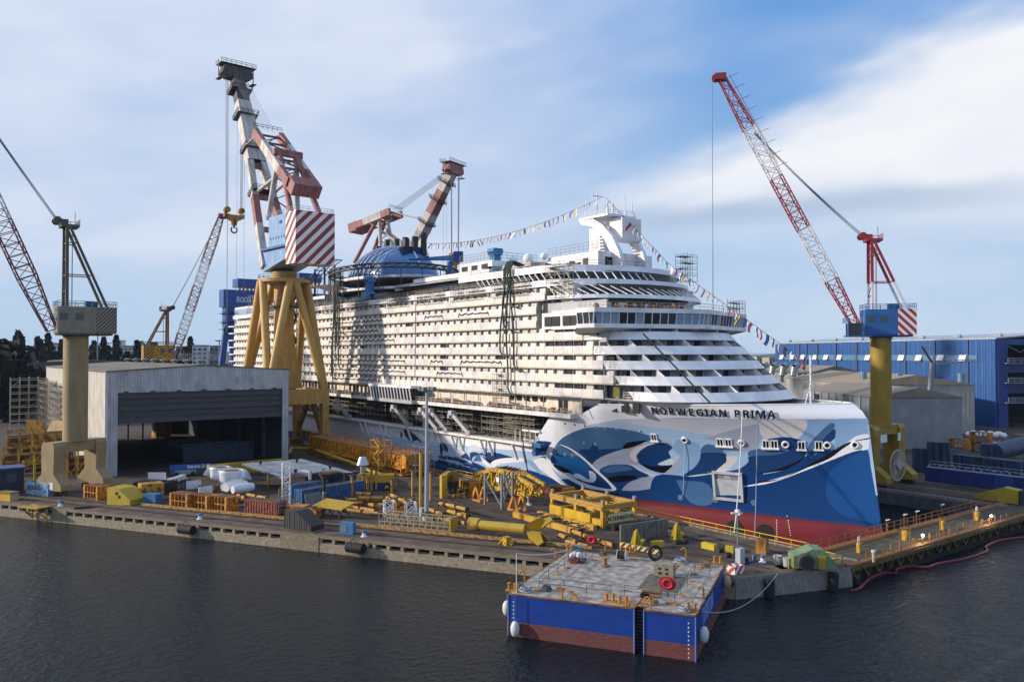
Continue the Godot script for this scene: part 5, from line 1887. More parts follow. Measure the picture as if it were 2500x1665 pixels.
	for i in n:
		var a := foot.lerp(head, float(i) / n)
		var b := foot.lerp(head, float(i + 1) / n)
		var c := M.new()
		var br := M.new()
		var w: float = o.wide
		var w0 := w * (0.55 if i == 0 else 1.0)
		var w1 := w * (0.6 if i == n - 1 else 1.0)
		lattice(c, br, a, b, Vector3.RIGHT, w0 if i == 0 else w, w1, w0 * 0.9 if i == 0 else w * 0.9, w1 * 0.9, o.bays, o.chord, o.chord * 0.5)
		var sec := obj("jib_section", c, paints[i], t, true)
		obj("bracing", br, paints[i], sec, true)
	m = M.new()
	m.box(head + v3(0,0.4,-0.4), v3(o.wide * 0.9,1.4,2.4))
	for s in [-1,1]: m.tube(head + v3(0.5 * s - 0.15,0.3,-1.5), head + v3(0.5 * s + 0.15,0.3,-1.5), 0.8,12)
	obj("jib_head", m, paints[n - 1], t, true)
	m = M.new()
	var am := v3(0, ry + af + 1.2, az - 1.6)
	for i in 6: cable(m, am + v3((i - 2.5) * 0.36,0.4 * (i % 2), 0), foot.lerp(head, o.get("stay", 0.98)) + v3((i - 2.5) * 0.3, o.wide * 0.45,0), 0.6,0.045,8)
	for i in 2: m.tube(foot.lerp(head, 0.98) + v3(i - 0.5, o.wide * 0.45,0), foot.lerp(head, o.get("stay", 0.98)) + v3(i - 0.5, o.wide * 0.9,0.5), 0.05,4)
	for i in 2: m.tube(head + v3(i - 0.5,-0.4,-2.2), head + v3(i - 0.5, -o.drop, -2.2), 0.05,4)
	obj("ropes", m, mat("6a7480", 0.5,0.4, ""), t, true)
	if o.get("walkway", false):
		m = M.new()
		for i in 9:
			var p: Vector3 = foot.lerp(head, 0.62 + i * 0.045) + v3(0, o.wide * 0.5,0.4)
			m.bar(p, p + v3(0,1.0,2.6), 0.08)
		m.bar(foot.lerp(head, 0.62) + v3(0.5, o.wide * 0.5 + 1.0,1.0), foot.lerp(head, 0.98) + v3(0.5, o.wide * 0.5 + 0.8,1.0), 0.09)
		obj("jib_walkway", m, paints[n - 1], t, true)
	return t


# four-legged portal foot for a column crane: near and far frames joined by an arch; local x runs along the track
func column_portal(t: Node3D, paint: Material, gauge: float, top: float, foot: float, leg: float, turn: float) -> void:
	var q := Basis(Vector3.UP, turn)
	for s in [-1,1]:
		var m := M.new()
		m.prism(PackedVector2Array([v2(-foot, 1.1), v2(foot, 1.1), v2(foot, 2.2), v2(leg * 0.92,4.3), v2(leg, top - 2.2), v2(leg, top - 0.8), v2(leg * 0.8, top), v2(-leg * 0.8, top), v2(-leg, top - 0.8), v2(-leg, top - 2.2), v2(-leg * 0.92,4.3), v2(-foot, 2.2)]), Transform3D(q, q * v3(0,0, s * gauge * 0.5)), -1.25,1.25)
		obj("portal_leg", m, paint, t, true)
		for e in [-1,1]:
			m = M.new()
			m.box(q * v3(e * foot * 0.62,0.62, s * gauge * 0.5), v3(foot * 0.6,0.5,0.9), q)
			for w in 3: m.tube(q * v3(e * foot * 0.62 + (w - 1) * 1.0,0.42, s * gauge * 0.5 - 0.3), q * v3(e * foot * 0.62 + (w - 1) * 1.0,0.42, s * gauge * 0.5 + 0.3), 0.4,10)
			obj("bogie", m, mat("4b4136", 0.7,0.3, "rust"), t, true)
	var m := M.new()
	var g := gauge * 0.5
	m.prism(PackedVector2Array([v2(-g, top - 2.2), v2(-g + 2.0, top - 2.2), v2(-g + 2.8, top - 2.6 + 0.6), v2(g - 2.8, top - 2.0), v2(g - 2.0, top - 2.2), v2(g, top - 2.2), v2(g, top + 0.02), v2(-g, top + 0.02)]), Transform3D(Basis(q.z, Vector3.UP, -q.x), Vector3.ZERO), -leg * 0.78, leg * 0.78)
	obj("portal_arch", m, paint, t, true)


func build_cranes() -> void:
	var yellow := mat("c79e52", 0.55,0.0, "soft", v3(0.15,0.04,0.15))
	heavy_crane("tall yellow-legged crane with red striped counterweight, beside the white shed", v3(89.0, QUAY, -228), 0.06,34.0,119.5, yellow)
	heavy_crane("white and rose box-jib crane leaning right behind the ship's dome", v3(163, QUAY, -303), PI + 0.392,31.0,101.5, yellow, false)
	# left foreground crane
	var beige := mat("9a8660", 0.65,0.0, "soft", v3(0.12,0.04,0.12))
	var grey := mat("8d8573", 0.6,0.0, "soft", v3(0.2,0.1,0.2))
	var pale := mat("c9ccd2", 0.5)
	var wine := mat("74404c", 0.55)
	var lc := lattice_crane("quay_crane", "beige column crane with grey striped house, left foreground on the quay", EDGE0 + EDGE * 2.6 + INLAND * 13.6 + Vector3.UP * QUAY, PI * 0.5, {"col": 31.2, "col0": 10.2, "radius": 2.3, "house": v3(6.6,5.3,10.6), "shift": 1.6, "paint": grey, "dark": mat("5d5142", 0.7,0.0, "rust"), "column": beige, "stripe": striped("8b8474", "4a453d", 0.75), "mast": 16.0, "split": 0.0, "mastpaint": mat("5e574b", 0.6), "pale": pale, "jib": [wine, wine, pale, pale, wine, pale], "rise": 62.0, "reach": 26.0, "wide": 3.5, "bays": 5, "chord": 0.16, "drop": 20.0})
	column_portal(lc, beige, 9.6,10.3,3.7,1.75, atan2(-EDGE.z, EDGE.x) - PI * 0.5)
	obj("notice", local_box(Vector3.ZERO, v3(0.06,1.3,1.2)), mat("d8dbe0", 0.5,0.0, ""), lc, true)
	var nb := lc.get_child(lc.get_child_count() - 1) as Node3D
	nb.global_position = EDGE0 + EDGE * 3.6 + INLAND * 7.53 + Vector3.UP * 4.6
	nb.global_rotation = v3(0, atan2(-EDGE.z, EDGE.x) + PI * 0.5,0)
	# right crane
	var oy := mat("9c8120", 0.55,0.0, "soft", v3(0.15,0.05,0.15))
	var blue := mat("2a63a8", 0.5)
	var red := mat("9a2c38", 0.5)
	var white := mat("dcdde2", 0.5)
	var rc := lattice_crane("quay_crane", "yellow column crane with blue house and long red and white jib, right of the bow", v3(166.5, QUAY, -89.5), atan2(0.66,0.751), {"col": 31.1, "col0": 12.4, "radius": 2.1, "house": v3(5.6,5.4,10.0), "shift": 1.4, "paint": blue, "dark": mat("1c4276", 0.6), "column": oy, "stripe": striped("e2e0e2", "9a2c38", 1.7,-45.0), "mast": 14.6, "split": 0.4, "mastpaint": red, "pale": white, "jib": [red, white, red, white, red], "rise": 56.5, "reach": 28.3, "wide": 2.7, "bays": 6, "chord": 0.15, "drop": 53.0, "cab": true, "stay": 0.76, "walkway": true, "rail": blue})
	column_portal(rc, oy, 10.4,12.6,4.6,1.9, -atan2(0.66,0.751) + PI * 0.5)
	for q in [[v3(160.2,13.0,-85.6), 2.5], [v3(166.4,13.0,-85.6), 1.1]]:
		var sg := obj("notice", local_box(Vector3.ZERO, v3(q[1], 1.6,0.06)), mat("d4dae6", 0.5,0.0, ""), rc, true)
		sg.global_position = q[0]
		sg.global_rotation = Vector3.ZERO
	var cr := M.new()
	for i in 28:
		var a := TAU * i / 28
		cr.bar(v3(sin(a) * 0.9, cos(a) * 0.9,0), v3(sin(a) * 3.1, cos(a) * 3.1,0), 0.12,0.1)
		cr.bar(v3(sin(a) * 3.1, cos(a) * 3.1,0), v3(sin(a + TAU / 28) * 3.1, cos(a + TAU / 28) * 3.1,0), 0.16,0.3)
	cr.tube(v3(0,0,-0.5), v3(0,0,0.5), 0.9,14)
	var reel := obj("cable_reel", cr, mat("a7a59e", 0.5,0.3, ""), rc, true)
	reel.global_position = v3(163.8,7.4,-84.6)
	reel.global_rotation = Vector3.ZERO
	# yellow crane beyond the white shed
	var ochre := mat("b58a2e", 0.6,0.0, "rust", v3(0.2,0.2,0.2))
	var rust := mat("7d5434", 0.7,0.0, "rust")
	lattice_crane("quay_crane", "weathered yellow crane with thin lattice jib beyond the white shed", v3(69.5, QUAY, -286), -PI * 0.5 - 0.12, {"col": 25.0, "col0": 0.0, "radius": 3.0, "house": v3(7.4,5.0,9.0), "shift": 1.5, "paint": ochre, "dark": mat("6d5428", 0.7), "column": ochre, "stripe": striped("b58a2e", "4a3a20", 1.0), "mast": 11.5, "split": 0.0, "mastpaint": rust, "pale": pale, "jib": [rust, pale, wine, pale, wine, wine], "rise": 49.0, "reach": 15.0, "wide": 3.0, "bays": 5, "chord": 0.15, "drop": 40.0})
	# blue gantry crane across the far end of the dock
	var gb := mat("1d4f96", 0.5,0.0, "soft", v3(0.05,0.05,0.05))
	var g := thing("gantry_crane", "dark blue gantry crane marked 800T spanning the dock behind the ship's stern", "crane", v3(130, QUAY, -405))
	var bm := M.new()
	bm.box(v3(155.5,57.9,-405), v3(59,8.6,7.0))
	var beam := obj("main_beam", bm, gb, g)
	text_part("lettering", "800T", 2.6, mat("dfe4ee", 0.5,0.0, ""), beam, v3(136.0,57.3,-401.46), v3(0,0,1), false, 0.06)
	for q in [v3(139,65.8,-405), v3(171.0,70.6,-405)]:
		var tm := M.new()
		tm.box(q, v3(12.5,4.2,8))
		var tr := obj("trolley", tm, gb, g)
		tm = M.new()
		for i in 6: tm.box(q + v3(-5 + i * 2,-3.0,3.0), v3(0.9,1.9,1.2))
		tm.box(q + v3(0,-2.3,3.0), v3(12,0.5,1.4))
		obj("wheel_frame", tm, mat("a8763a", 0.6,0.0, "rust"), tr)
	for x in [129.5,182.0]:
		for s in [-1,1]:
			var lm := M.new()
			lm.bar(v3(x + 0.8 * s, 45.0,-405), v3(x + 5.6 * s, 3.6,-405), 2.4,2.6)
			obj("leg", lm, gb, g)
		obj("leg_head", box_mesh(v3(x, 48.8,-405), v3(4.4,10.4,5.4)), gb, g)
		var gm := M.new()
		for y in [42.6,46.0,50.4]:
			gm.box(v3(x, y, -405), v3(7.4,0.25,8.0))
			railing(gm, [v3(x - 3.6, y, -401.1), v3(x + 3.6, y, -401.1)], 1.6,1.1,0.08)
		obj("gallery", gm, mat("23456f", 0.6), g)
	var rp := M.new()
	for x in [128.0,131.6,139.0]: rp.tube(v3(x, 54,-405), v3(x, 24,-405), 0.1,4)
	obj("ropes", rp, mat("58626e", 0.5,0.4, ""), g)
	obj("hook_block", box_mesh(v3(130,22.5,-405), v3(5.4,1.6,1.2)), mat("a6662c", 0.6), g)


# wall panel: a vertical sheet with thickness from a to b (ground points), y0..y1
func wall(a: Vector3, b: Vector3, y0: float, y1: float, thick := 0.3) -> M:
	var m := M.new()
	var d := v3(b.x - a.x, 0, b.z - a.z)
	m.box(v3((a.x + b.x) * 0.5, (y0 + y1) * 0.5, (a.z + b.z) * 0.5), v3(d.length(), y1 - y0, thick), Basis(d.normalized(), Vector3.UP, d.normalized().cross(Vector3.UP)))
	return m


func ribbed(hex: String, per_m := 1.6, rough := 0.55, wear := "dirt", scale := 1.0) -> StandardMaterial3D:
	var key := "rib" + hex + str(per_m) + wear + str(scale)
	if mats.has(key): return mats[key]
	if not tex.has("ribs"):
		var im := Image.create(64,4, false, Image.FORMAT_RGB8)
		for i in 64:
			var s := sin(TAU * i / 64.0)
			for j in 4: im.set_pixel(i, j, Color(0.5 + 0.42 * s, 0.5,0.9))
		tex["ribs"] = ImageTexture.create_from_image(im)
	var m: StandardMaterial3D = mat(hex, rough, 0.0, "").duplicate()
	m.normal_enabled = true
	m.normal_texture = tex["ribs"]
	m.normal_scale = scale
	m.uv1_triplanar = true
	m.uv1_world_triplanar = true
	m.uv1_scale = v3(per_m, per_m, per_m)
	if wear:
		m.uv2_triplanar = true
		m.uv2_world_triplanar = true
		m.uv2_scale = v3(0.07,0.03,0.07)
		m.detail_enabled = true
		m.detail_uv_layer = BaseMaterial3D.DETAIL_UV_2
		m.detail_blend_mode = BaseMaterial3D.BLEND_MODE_MUL
		m.detail_albedo = grime(wear)
	mats[key] = m
	return m


func build_sheds() -> void:
	var clad := ribbed("c3c7cd", 1.4,0.55, "soft")
	var side := ribbed("d6d2c6", 0.9,0.55, "soft")
	var roofm := mat("86837d", 0.85,0.0, "stain", v3(0.03,0.03,0.03))
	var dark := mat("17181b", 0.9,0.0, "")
	# white assembly shed with a half-raised door
	var t := thing("assembly_shed", "large white ribbed shed with its dark door half raised", "shed", v3(58, QUAY, -200.5))
	var L := 36.9
	var R := 79.6
	var F := -200.5
	var B := -296.0
	var xy := Transform3D(Basis(), Vector3.ZERO)
	var m := M.new()
	m.prism(PackedVector2Array([v2(L, 2.6), v2(39.3,2.6), v2(39.3,21.4), v2(78,21.4), v2(78,2.6), v2(R, 2.6), v2(R, 26.1), v2(58.6,27.4), v2(L, 26.1)]), xy, F - 0.5, F)
	obj("front_wall", m, clad, t)
	obj("left_wall", wall(v3(L + 0.2,0, F - 0.5), v3(L + 0.2,0, B), 2.6,26.0,0.35), side, t)
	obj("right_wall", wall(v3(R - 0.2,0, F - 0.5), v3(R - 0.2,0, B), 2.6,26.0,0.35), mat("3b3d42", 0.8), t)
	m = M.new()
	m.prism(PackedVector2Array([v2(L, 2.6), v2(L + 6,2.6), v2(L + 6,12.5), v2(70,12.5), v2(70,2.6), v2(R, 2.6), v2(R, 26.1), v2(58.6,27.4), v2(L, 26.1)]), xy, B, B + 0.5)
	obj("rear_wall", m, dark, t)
	m = M.new()
	m.prism(PackedVector2Array([v2(L - 0.15,26.1), v2(58.6,27.42), v2(R + 0.15,26.1), v2(R + 0.15,26.4), v2(58.6,27.75), v2(L - 0.15,26.4)]), xy, B - 0.2, F + 0.15)
	var roof := obj("roof", m, roofm, t)
	for i in 8:
		m = M.new()
		m.tube(v3(59,27.4,-206.0 - i * 11.5), v3(59,28.5,-206.0 - i * 11.5), 0.5,10)
		m.lathe(Transform3D(Basis(), v3(59,28.4,-206.0 - i * 11.5)), [v2(1.1,0), v2(1.1,0.25), v2(0.1,0.6)], 10)
		obj("roof_vent", m, mat("7b8580", 0.6), roof)
	m = M.new()
	m.box(v3(L - 0.05,14.3, F + 0.1), v3(0.5,23.4,0.5))
	obj("corner_trim", m, mat("d9dcdf", 0.5), t)
	for i in 5:
		var y0 := 14.3 + i * 1.42
		m = M.new()
		m.box(v3(58.65, y0 + 0.7, F - 0.75 - (i % 2) * 0.25), v3(38.9,1.38,0.22))
		m.box(v3(58.65, y0 + 0.1, F - 0.5), v3(38.9,0.16,0.5))
		obj("door_panel", m, mat("4b4e57", 0.6,0.0, "soft", v3(0.1,0.4,0.1)), t)
	for i in 7: obj("door_bracket", box_mesh(v3(41 + i * 5.8,21.6, F + 0.15), v3(1.0,0.25,0.3)), mat("3a3c40", 0.7), t)
	for p in [v2(66.3,23.8), v2(70.0,23.9), v2(57.0,22.6)]: obj("patch", box_mesh(v3(p.x, p.y, F + 0.04), v3(0.9,1.9,0.06)), mat("a3a8b0", 0.6), t)
	for z in [-215.0,-235.0,-255.0,-275.0]:
		m = M.new()
		for x in [L + 1.0, R - 1.2]: m.bar(v3(x, 2.6, z), v3(x, 25.8, z), 0.9,0.7)
		for i in 7: m.bar(v3(L + 1 + i * 5.8,24.0 + (i % 2) * 1.6, z), v3(L + 6.8 + i * 5.8,24.0 + ((i + 1) % 2) * 1.6, z), 0.25)
		obj("portal_frame", m, mat("565a60", 0.7), t)
	obj("cabinet", box_mesh(gd(37.7,-200.7) + v3(0,1.0,-0.6), v3(2.8,2.0,1.2)), mat("6b6e72", 0.6), t)
	# blue ship section under way inside the shed
	var b := thing("hull_section", "dark blue steel hull section lying inside the white shed", "hull section", v3(66, QUAY, -222))
	m = M.new()
	m.box(v3(66.0,4.4,-224), v3(18,3.4,22))
	for i in 6: m.box(v3(66,6.3,-214 - i * 4.0), v3(17,0.5,1.2))
	obj("plating", m, mat("1f3557", 0.6,0.0, "dirt"), b)
	m = M.new()
	railing(m, [v3(57,6.1,-213.1), v3(75,6.1,-213.1)], 2.2,1.2,0.06)
	obj("railing", m, mat("5f7690", 0.6), b)
	# pale plate deck and yellow staging deeper inside
	var pd := thing("steel_platform", "pale steel platform lit from behind, deep inside the white shed", "platform", v3(56, QUAY, -286))
	obj("plate", box_mesh(v3(56,9.2,-286), v3(26,0.6,12)), mat("b5a998", 0.7,0.0, "dirt"), pd)
	m = M.new()
	for i in 6: m.bar(v3(45 + i * 4.4,2.6,-281), v3(45 + i * 4.4,12.0,-281), 0.4)
	railing(m, [v3(56,9.5,-280.2), v3(69,9.5,-280.2)], 1.6,1.6,0.12,3)
	obj("staging", m, mat("8d7434", 0.7,0.0, "rust"), pd)
	# second shed behind on the left
	t = thing("rear_shed", "narrow tall pale shed with a dark open front, behind the white shed", "shed", v3(60, QUAY, -384))
	m = M.new()
	m.prism(PackedVector2Array([v2(41.4,2.6), v2(46.5,2.6), v2(46.5,22.5), v2(82,22.5), v2(82,2.6), v2(86,2.6), v2(86,26.3), v2(64,27.6), v2(41.4,26.3)]), xy, -384.5,-384)
	obj("front_wall", m, mat("6d6b66", 0.8,0.0, "dirt"), t)
	obj("left_wall", wall(v3(41.3,0,-384), v3(41.3,0,-424), 2.6,26.3,0.4), side, t)
	obj("rear_wall", wall(v3(41.4,0,-424), v3(86,0,-424), 2.6,26.3,0.4), dark, t)
	obj("right_wall", wall(v3(86,0,-384), v3(86,0,-424), 2.6,26.3,0.4), dark, t)
	m = M.new()
	m.prism(PackedVector2Array([v2(41.0,26.3), v2(64,27.6), v2(86.3,26.3), v2(86.3,26.6), v2(64,27.95), v2(41.0,26.6)]), xy, -424.2,-383.8)
	obj("roof", m, roofm, t)
	# ---- right-hand works: blue hall, grey sheds ----
	var A := v3(330,0,-132.4)
	var C := v3(391,0,-271)
	var d := (C - A).normalized()
	var w := v3(-d.z, 0, d.x)
	var blue := ribbed("174f8e", 0.8,0.5, "soft", 0.25)
	t = thing("blue_hall", "long bright blue hall with a strip of white tilted windows, far right", "hall", A + Vector3.UP * QUAY)
	var up := Vector3.UP
	obj("long_wall", wall(A, C, 2.6,36.0,0.6), blue, t)
	obj("far_wall", wall(C, C + w * 70,2.6,36.0,0.6), blue, t)
	obj("rear_wall", wall(A + w * 70, C + w * 70,2.6,36.0,0.6), blue, t)
	m = M.new()
	var rb := Transform3D(Basis(w, up, w.cross(up)), v3(A.x, 0, A.z))
	m.prism(PackedVector2Array([v2(-0.4,36.0), v2(35,38.5), v2(70.4,36.0), v2(70.4,36.5), v2(35,39.0), v2(-0.4,36.5)]), rb, -0.6, A.distance_to(C) + 0.6)
	if (rb * v3(0,0,10)).distance_to(C) > A.distance_to(C):
		m = M.new()
		m.prism(PackedVector2Array([v2(-0.4,36.0), v2(35,38.5), v2(70.4,36.0), v2(70.4,36.5), v2(35,39.0), v2(-0.4,36.5)]), rb, -A.distance_to(C) - 0.6,0.6)
	var hr := obj("roof", m, mat("aab2bc", 0.6), t)
	for i in 22: obj("roof_vent", sphere_mesh(A + d * (4 + i * 6.8) + w * (6.0 + (i % 3) * 5) + up * 37.4,1.0), mat("9da5ae", 0.6), hr)
	var sm := M.new()
	for f in [v3(381.5,22.57,-249.4), v3(378.8,22.68,-243.3), v3(375,22.84,-234.8), v3(368.9,23.11,-220.9), v3(362.5,23.38,-206.3), v3(349.3,23.95,-176.3), v3(342.4,24.25,-160.5), v3(335.3,24.55,-144.4)]:
		var o := obj("downpipe", box_mesh(v3(f.x, 19.3, f.z) - w * 0.55, v3(0.7,33,0.7)), mat("17406f", 0.5), t)
	var s0 := v3(389.2,28.61,-266.9)
	var s1 := v3(333.4,29.09,-140.2)
	var strip_o := obj("window_strip", wall(v3(s0.x, 0, s0.z) - w * 0.42, v3(s1.x, 0, s1.z) - w * 0.42,27.4,29.9,0.2), mat("5d82a4", 0.35), t)
	for f in [v3(388.1,28.62,-264.3), v3(384.1,28.65,-255.2), v3(380.1,28.69,-246.2), v3(375.7,28.72,-236.3), v3(372,28.75,-227.8), v3(367.6,28.79,-217.9), v3(359.2,28.86,-198.7), v3(350.2,28.94,-178.3), v3(345.9,28.98,-168.6), v3(341,29.02,-157.3), v3(336.3,29.06,-146.6)]:
		m = M.new()
		m.box(v3(f.x, 28.7, f.z) - w * 1.0, gd(3.6,0.12), Basis(d, (up + w * 0.35).normalized(), d.cross((up + w * 0.35).normalized())))
		obj("tilted_window", m, mat("d5dbe2", 0.4), strip_o)
	# open gable end with galleries
	obj("end_frame", wall(A + w * 0.5, A + w * 5.0,2.6,36.0,0.8), mat("173a86", 0.5), t)
	obj("end_beam", wall(A + w * 5, A + w * 70,33.8,36.0,0.8), blue, t)
	obj("inner_dark", wall(A + d * 20 + w * 1, A + d * 20 + w * 69,2.6,36.0,0.4), mat("08090c", 0.9,0.0, ""), t)
	obj("end_band", wall(A + w * 5, A + w * 70,23.2,26.8,0.6), mat("16306e", 0.5), t)
	obj("end_band", wall(A + w * 5, A + w * 70,15.4,19.4,0.6), mat("16306e", 0.5), t)
	for y in [26.9,19.5,12.0]:
		var gm := M.new()
		railing(gm, [A + w * 4 + up * y - d * 1.5, A + w * 60 + up * y - d * 1.5], 3.0,1.8,0.14,3)
		gm.box(A + w * 32 + up * (y - 0.15) - d * 0.9, v3(58,0.3,1.6), Basis(w, up, w.cross(up)))
		obj("gallery", gm, mat("8d97a4", 0.5), t)
	m = M.new()
	for i in 10: m.bar(A + w * (5 + i * 6) + up * (31.0 if i % 2 else 33.6), A + w * (11 + i * 6) + up * (33.6 if i % 2 else 31.0), 0.4)
	obj("end_truss", m, mat("55606c", 0.6), t)
	# grey sheds: near corner, width to the left, depth, heights
	var specs := [
		[v3(296.4,0,-131.8), v3(279.6,0,-145.7), 16.0,17.2,19.0, "9aa5b2", "pale grey shed with tan roof edge and blue-grey end, behind the yellow crane column", "8f8270"],
		[v3(225.9,0,-123.7), v3(258.7,0,-168), 26.0,17.6,20.5, "8d9196", "long grey corrugated shed behind the ship's bow", "8a8072"],
		[v3(268,0,-152), v3(318,0,-215), 40.0,19.5,23.0, "a4a39f", "low tan-roofed workshop between the blue hall and the corrugated shed", "a08f78"],
		[v3(330,0,-212), v3(350,0,-262), 30.0,21.5,25.0, "8b8f90", "grey workshop with curved ducts on its roof, at the blue hall's foot", "8d8674"]]
	for s in specs:
		var a: Vector3 = s[0]
		var e: Vector3 = s[1]
		var ex := (e - a).normalized()
		var ez := v3(-ex.z, 0, ex.x)
		if ez.dot(a) < 0: ez = -ez
		var l := a.distance_to(e)
		t = thing("workshop", s[6], "shed", a + up * QUAY)
		var body := M.new()
		body.box((a + e) * 0.5 + ez * s[2] * 0.5 + up * (1.3 + s[3] * 0.5), v3(l, s[3] - 2.6, s[2]), Basis(ex, up, ex.cross(up)))
		obj("walls", body, ribbed(s[5], 0.9,0.55, "soft", 0.25), t)
		body = M.new()
		var fr := Transform3D(Basis(ez, up, ez.cross(up)), a)
		var sg := 1.0 if (ez.cross(up)).dot(ex) > 0 else -1.0
		body.prism(PackedVector2Array([v2(-0.3, s[3]), v2(s[2] * 0.5, s[4]), v2(s[2] + 0.3, s[3])]), fr, minf(0, l * sg) - 0.3, maxf(0, l * sg) + 0.3)
		obj("roof", body, mat(s[7], 0.8,0.0, "soft"), t)
		if s[5] == "9aa5b2":
			obj("end_wall", wall(a - ex * 0.15 + ez * 0.2, a - ex * 0.15 + ez * 15.8,2.6,17.1,0.2), ribbed("5d7f99", 0.9,0.55, "soft", 0.25), t)
			obj("wall_panel", wall(a + ex * 0.2 - ez * 0.15, a + ex * 6.0 - ez * 0.15,2.6,17.1,0.2), ribbed("b9bcbd", 0.9,0.55, "soft", 0.25), t)
			obj("ledge", wall(a + ex * 6.0 - ez * 0.2, e - ez * 0.2,9.9,10.2,0.3), mat("6f7883", 0.6), t)
		if s[5] == "8d9196":
			for i in 9: obj("pilaster", wall(a + ex * (2.0 + i * 6) - ez * 0.25, a + ex * (2.5 + i * 6) - ez * 0.25,2.6,17.4,0.5), mat("b3b4b4", 0.6), t)
			obj("doorway", wall(a + ex * 40 - ez * 0.2, a + ex * 45 - ez * 0.2,9.0,16.6,0.4), mat("121316", 0.8,0.0, ""), t)
	for i in 4:
		var du := M.new()
		var o := v3(322 + i * 5,23.5,-214 - i * 9)
		du.path([o, o + v3(-1,1.5,3), o + v3(-4,1.8,5), o + v3(-7,1.0,5), o + v3(-8,-3,5)], 1.3,10)
		tag(obj("roof_duct", du, mat("9aa3a8", 0.4,0.4)), ["grey duct bend nearest the yellow column", "second grey duct bend from the yellow column", "third grey duct bend from the yellow column", "grey duct bend farthest from the yellow column"][i] + ", on the workshop roof", "duct", "roof ducts by the blue hall")
	var cl := ["just left of the yellow crane column", "just right of the yellow crane column", "behind the pale shed's right end"]
	var cq := [v3(285.4,21.82,-160.2), v3(286,21.36,-147.2), v3(298.7,21.51,-131.3)]
	for i in 3: tag(obj("chimney", tube_mesh(v3(cq[i].x, 15, cq[i].z), cq[i] + up * 2,1.2,14), mat("6f8ba2", 0.4,0.3)), "blue-grey metal chimney " + cl[i], "chimney", "chimneys before the blue hall")


func crown_mesh(r: RandomNumberGenerator, w: float, h: float, slim: bool) -> ArrayMesh:
	var m := M.new()
	for i in 420:
		var f := r.randf()
		var k := (sin(PI * pow(f, 0.8)) * 0.9 + 0.12) if slim else sqrt(maxf(0.0,1.0 - pow(2.0 * f - 1.0,2.0)))
		var a := r.randf() * TAU
		var q := sqrt(r.randf()) * k * w * (0.75 + 0.35 * sin(a * 3.0 + f * 9.0))
		var o := v3(cos(a) * q, h * (0.12 + 0.88 * f), sin(a) * q)
		var s := r.randf_range(0.5,1.2) * w * 0.3
		var b := Basis.from_euler(v3(r.randf() * TAU, r.randf() * TAU, 0))
		m.quad(o - b.x * s - b.y * s * 0.6, o + b.x * s - b.y * s * 0.7, o + b.x * s * 0.6 + b.y * s, o - b.x * s + b.y * s * 0.7)
	return m.mesh()


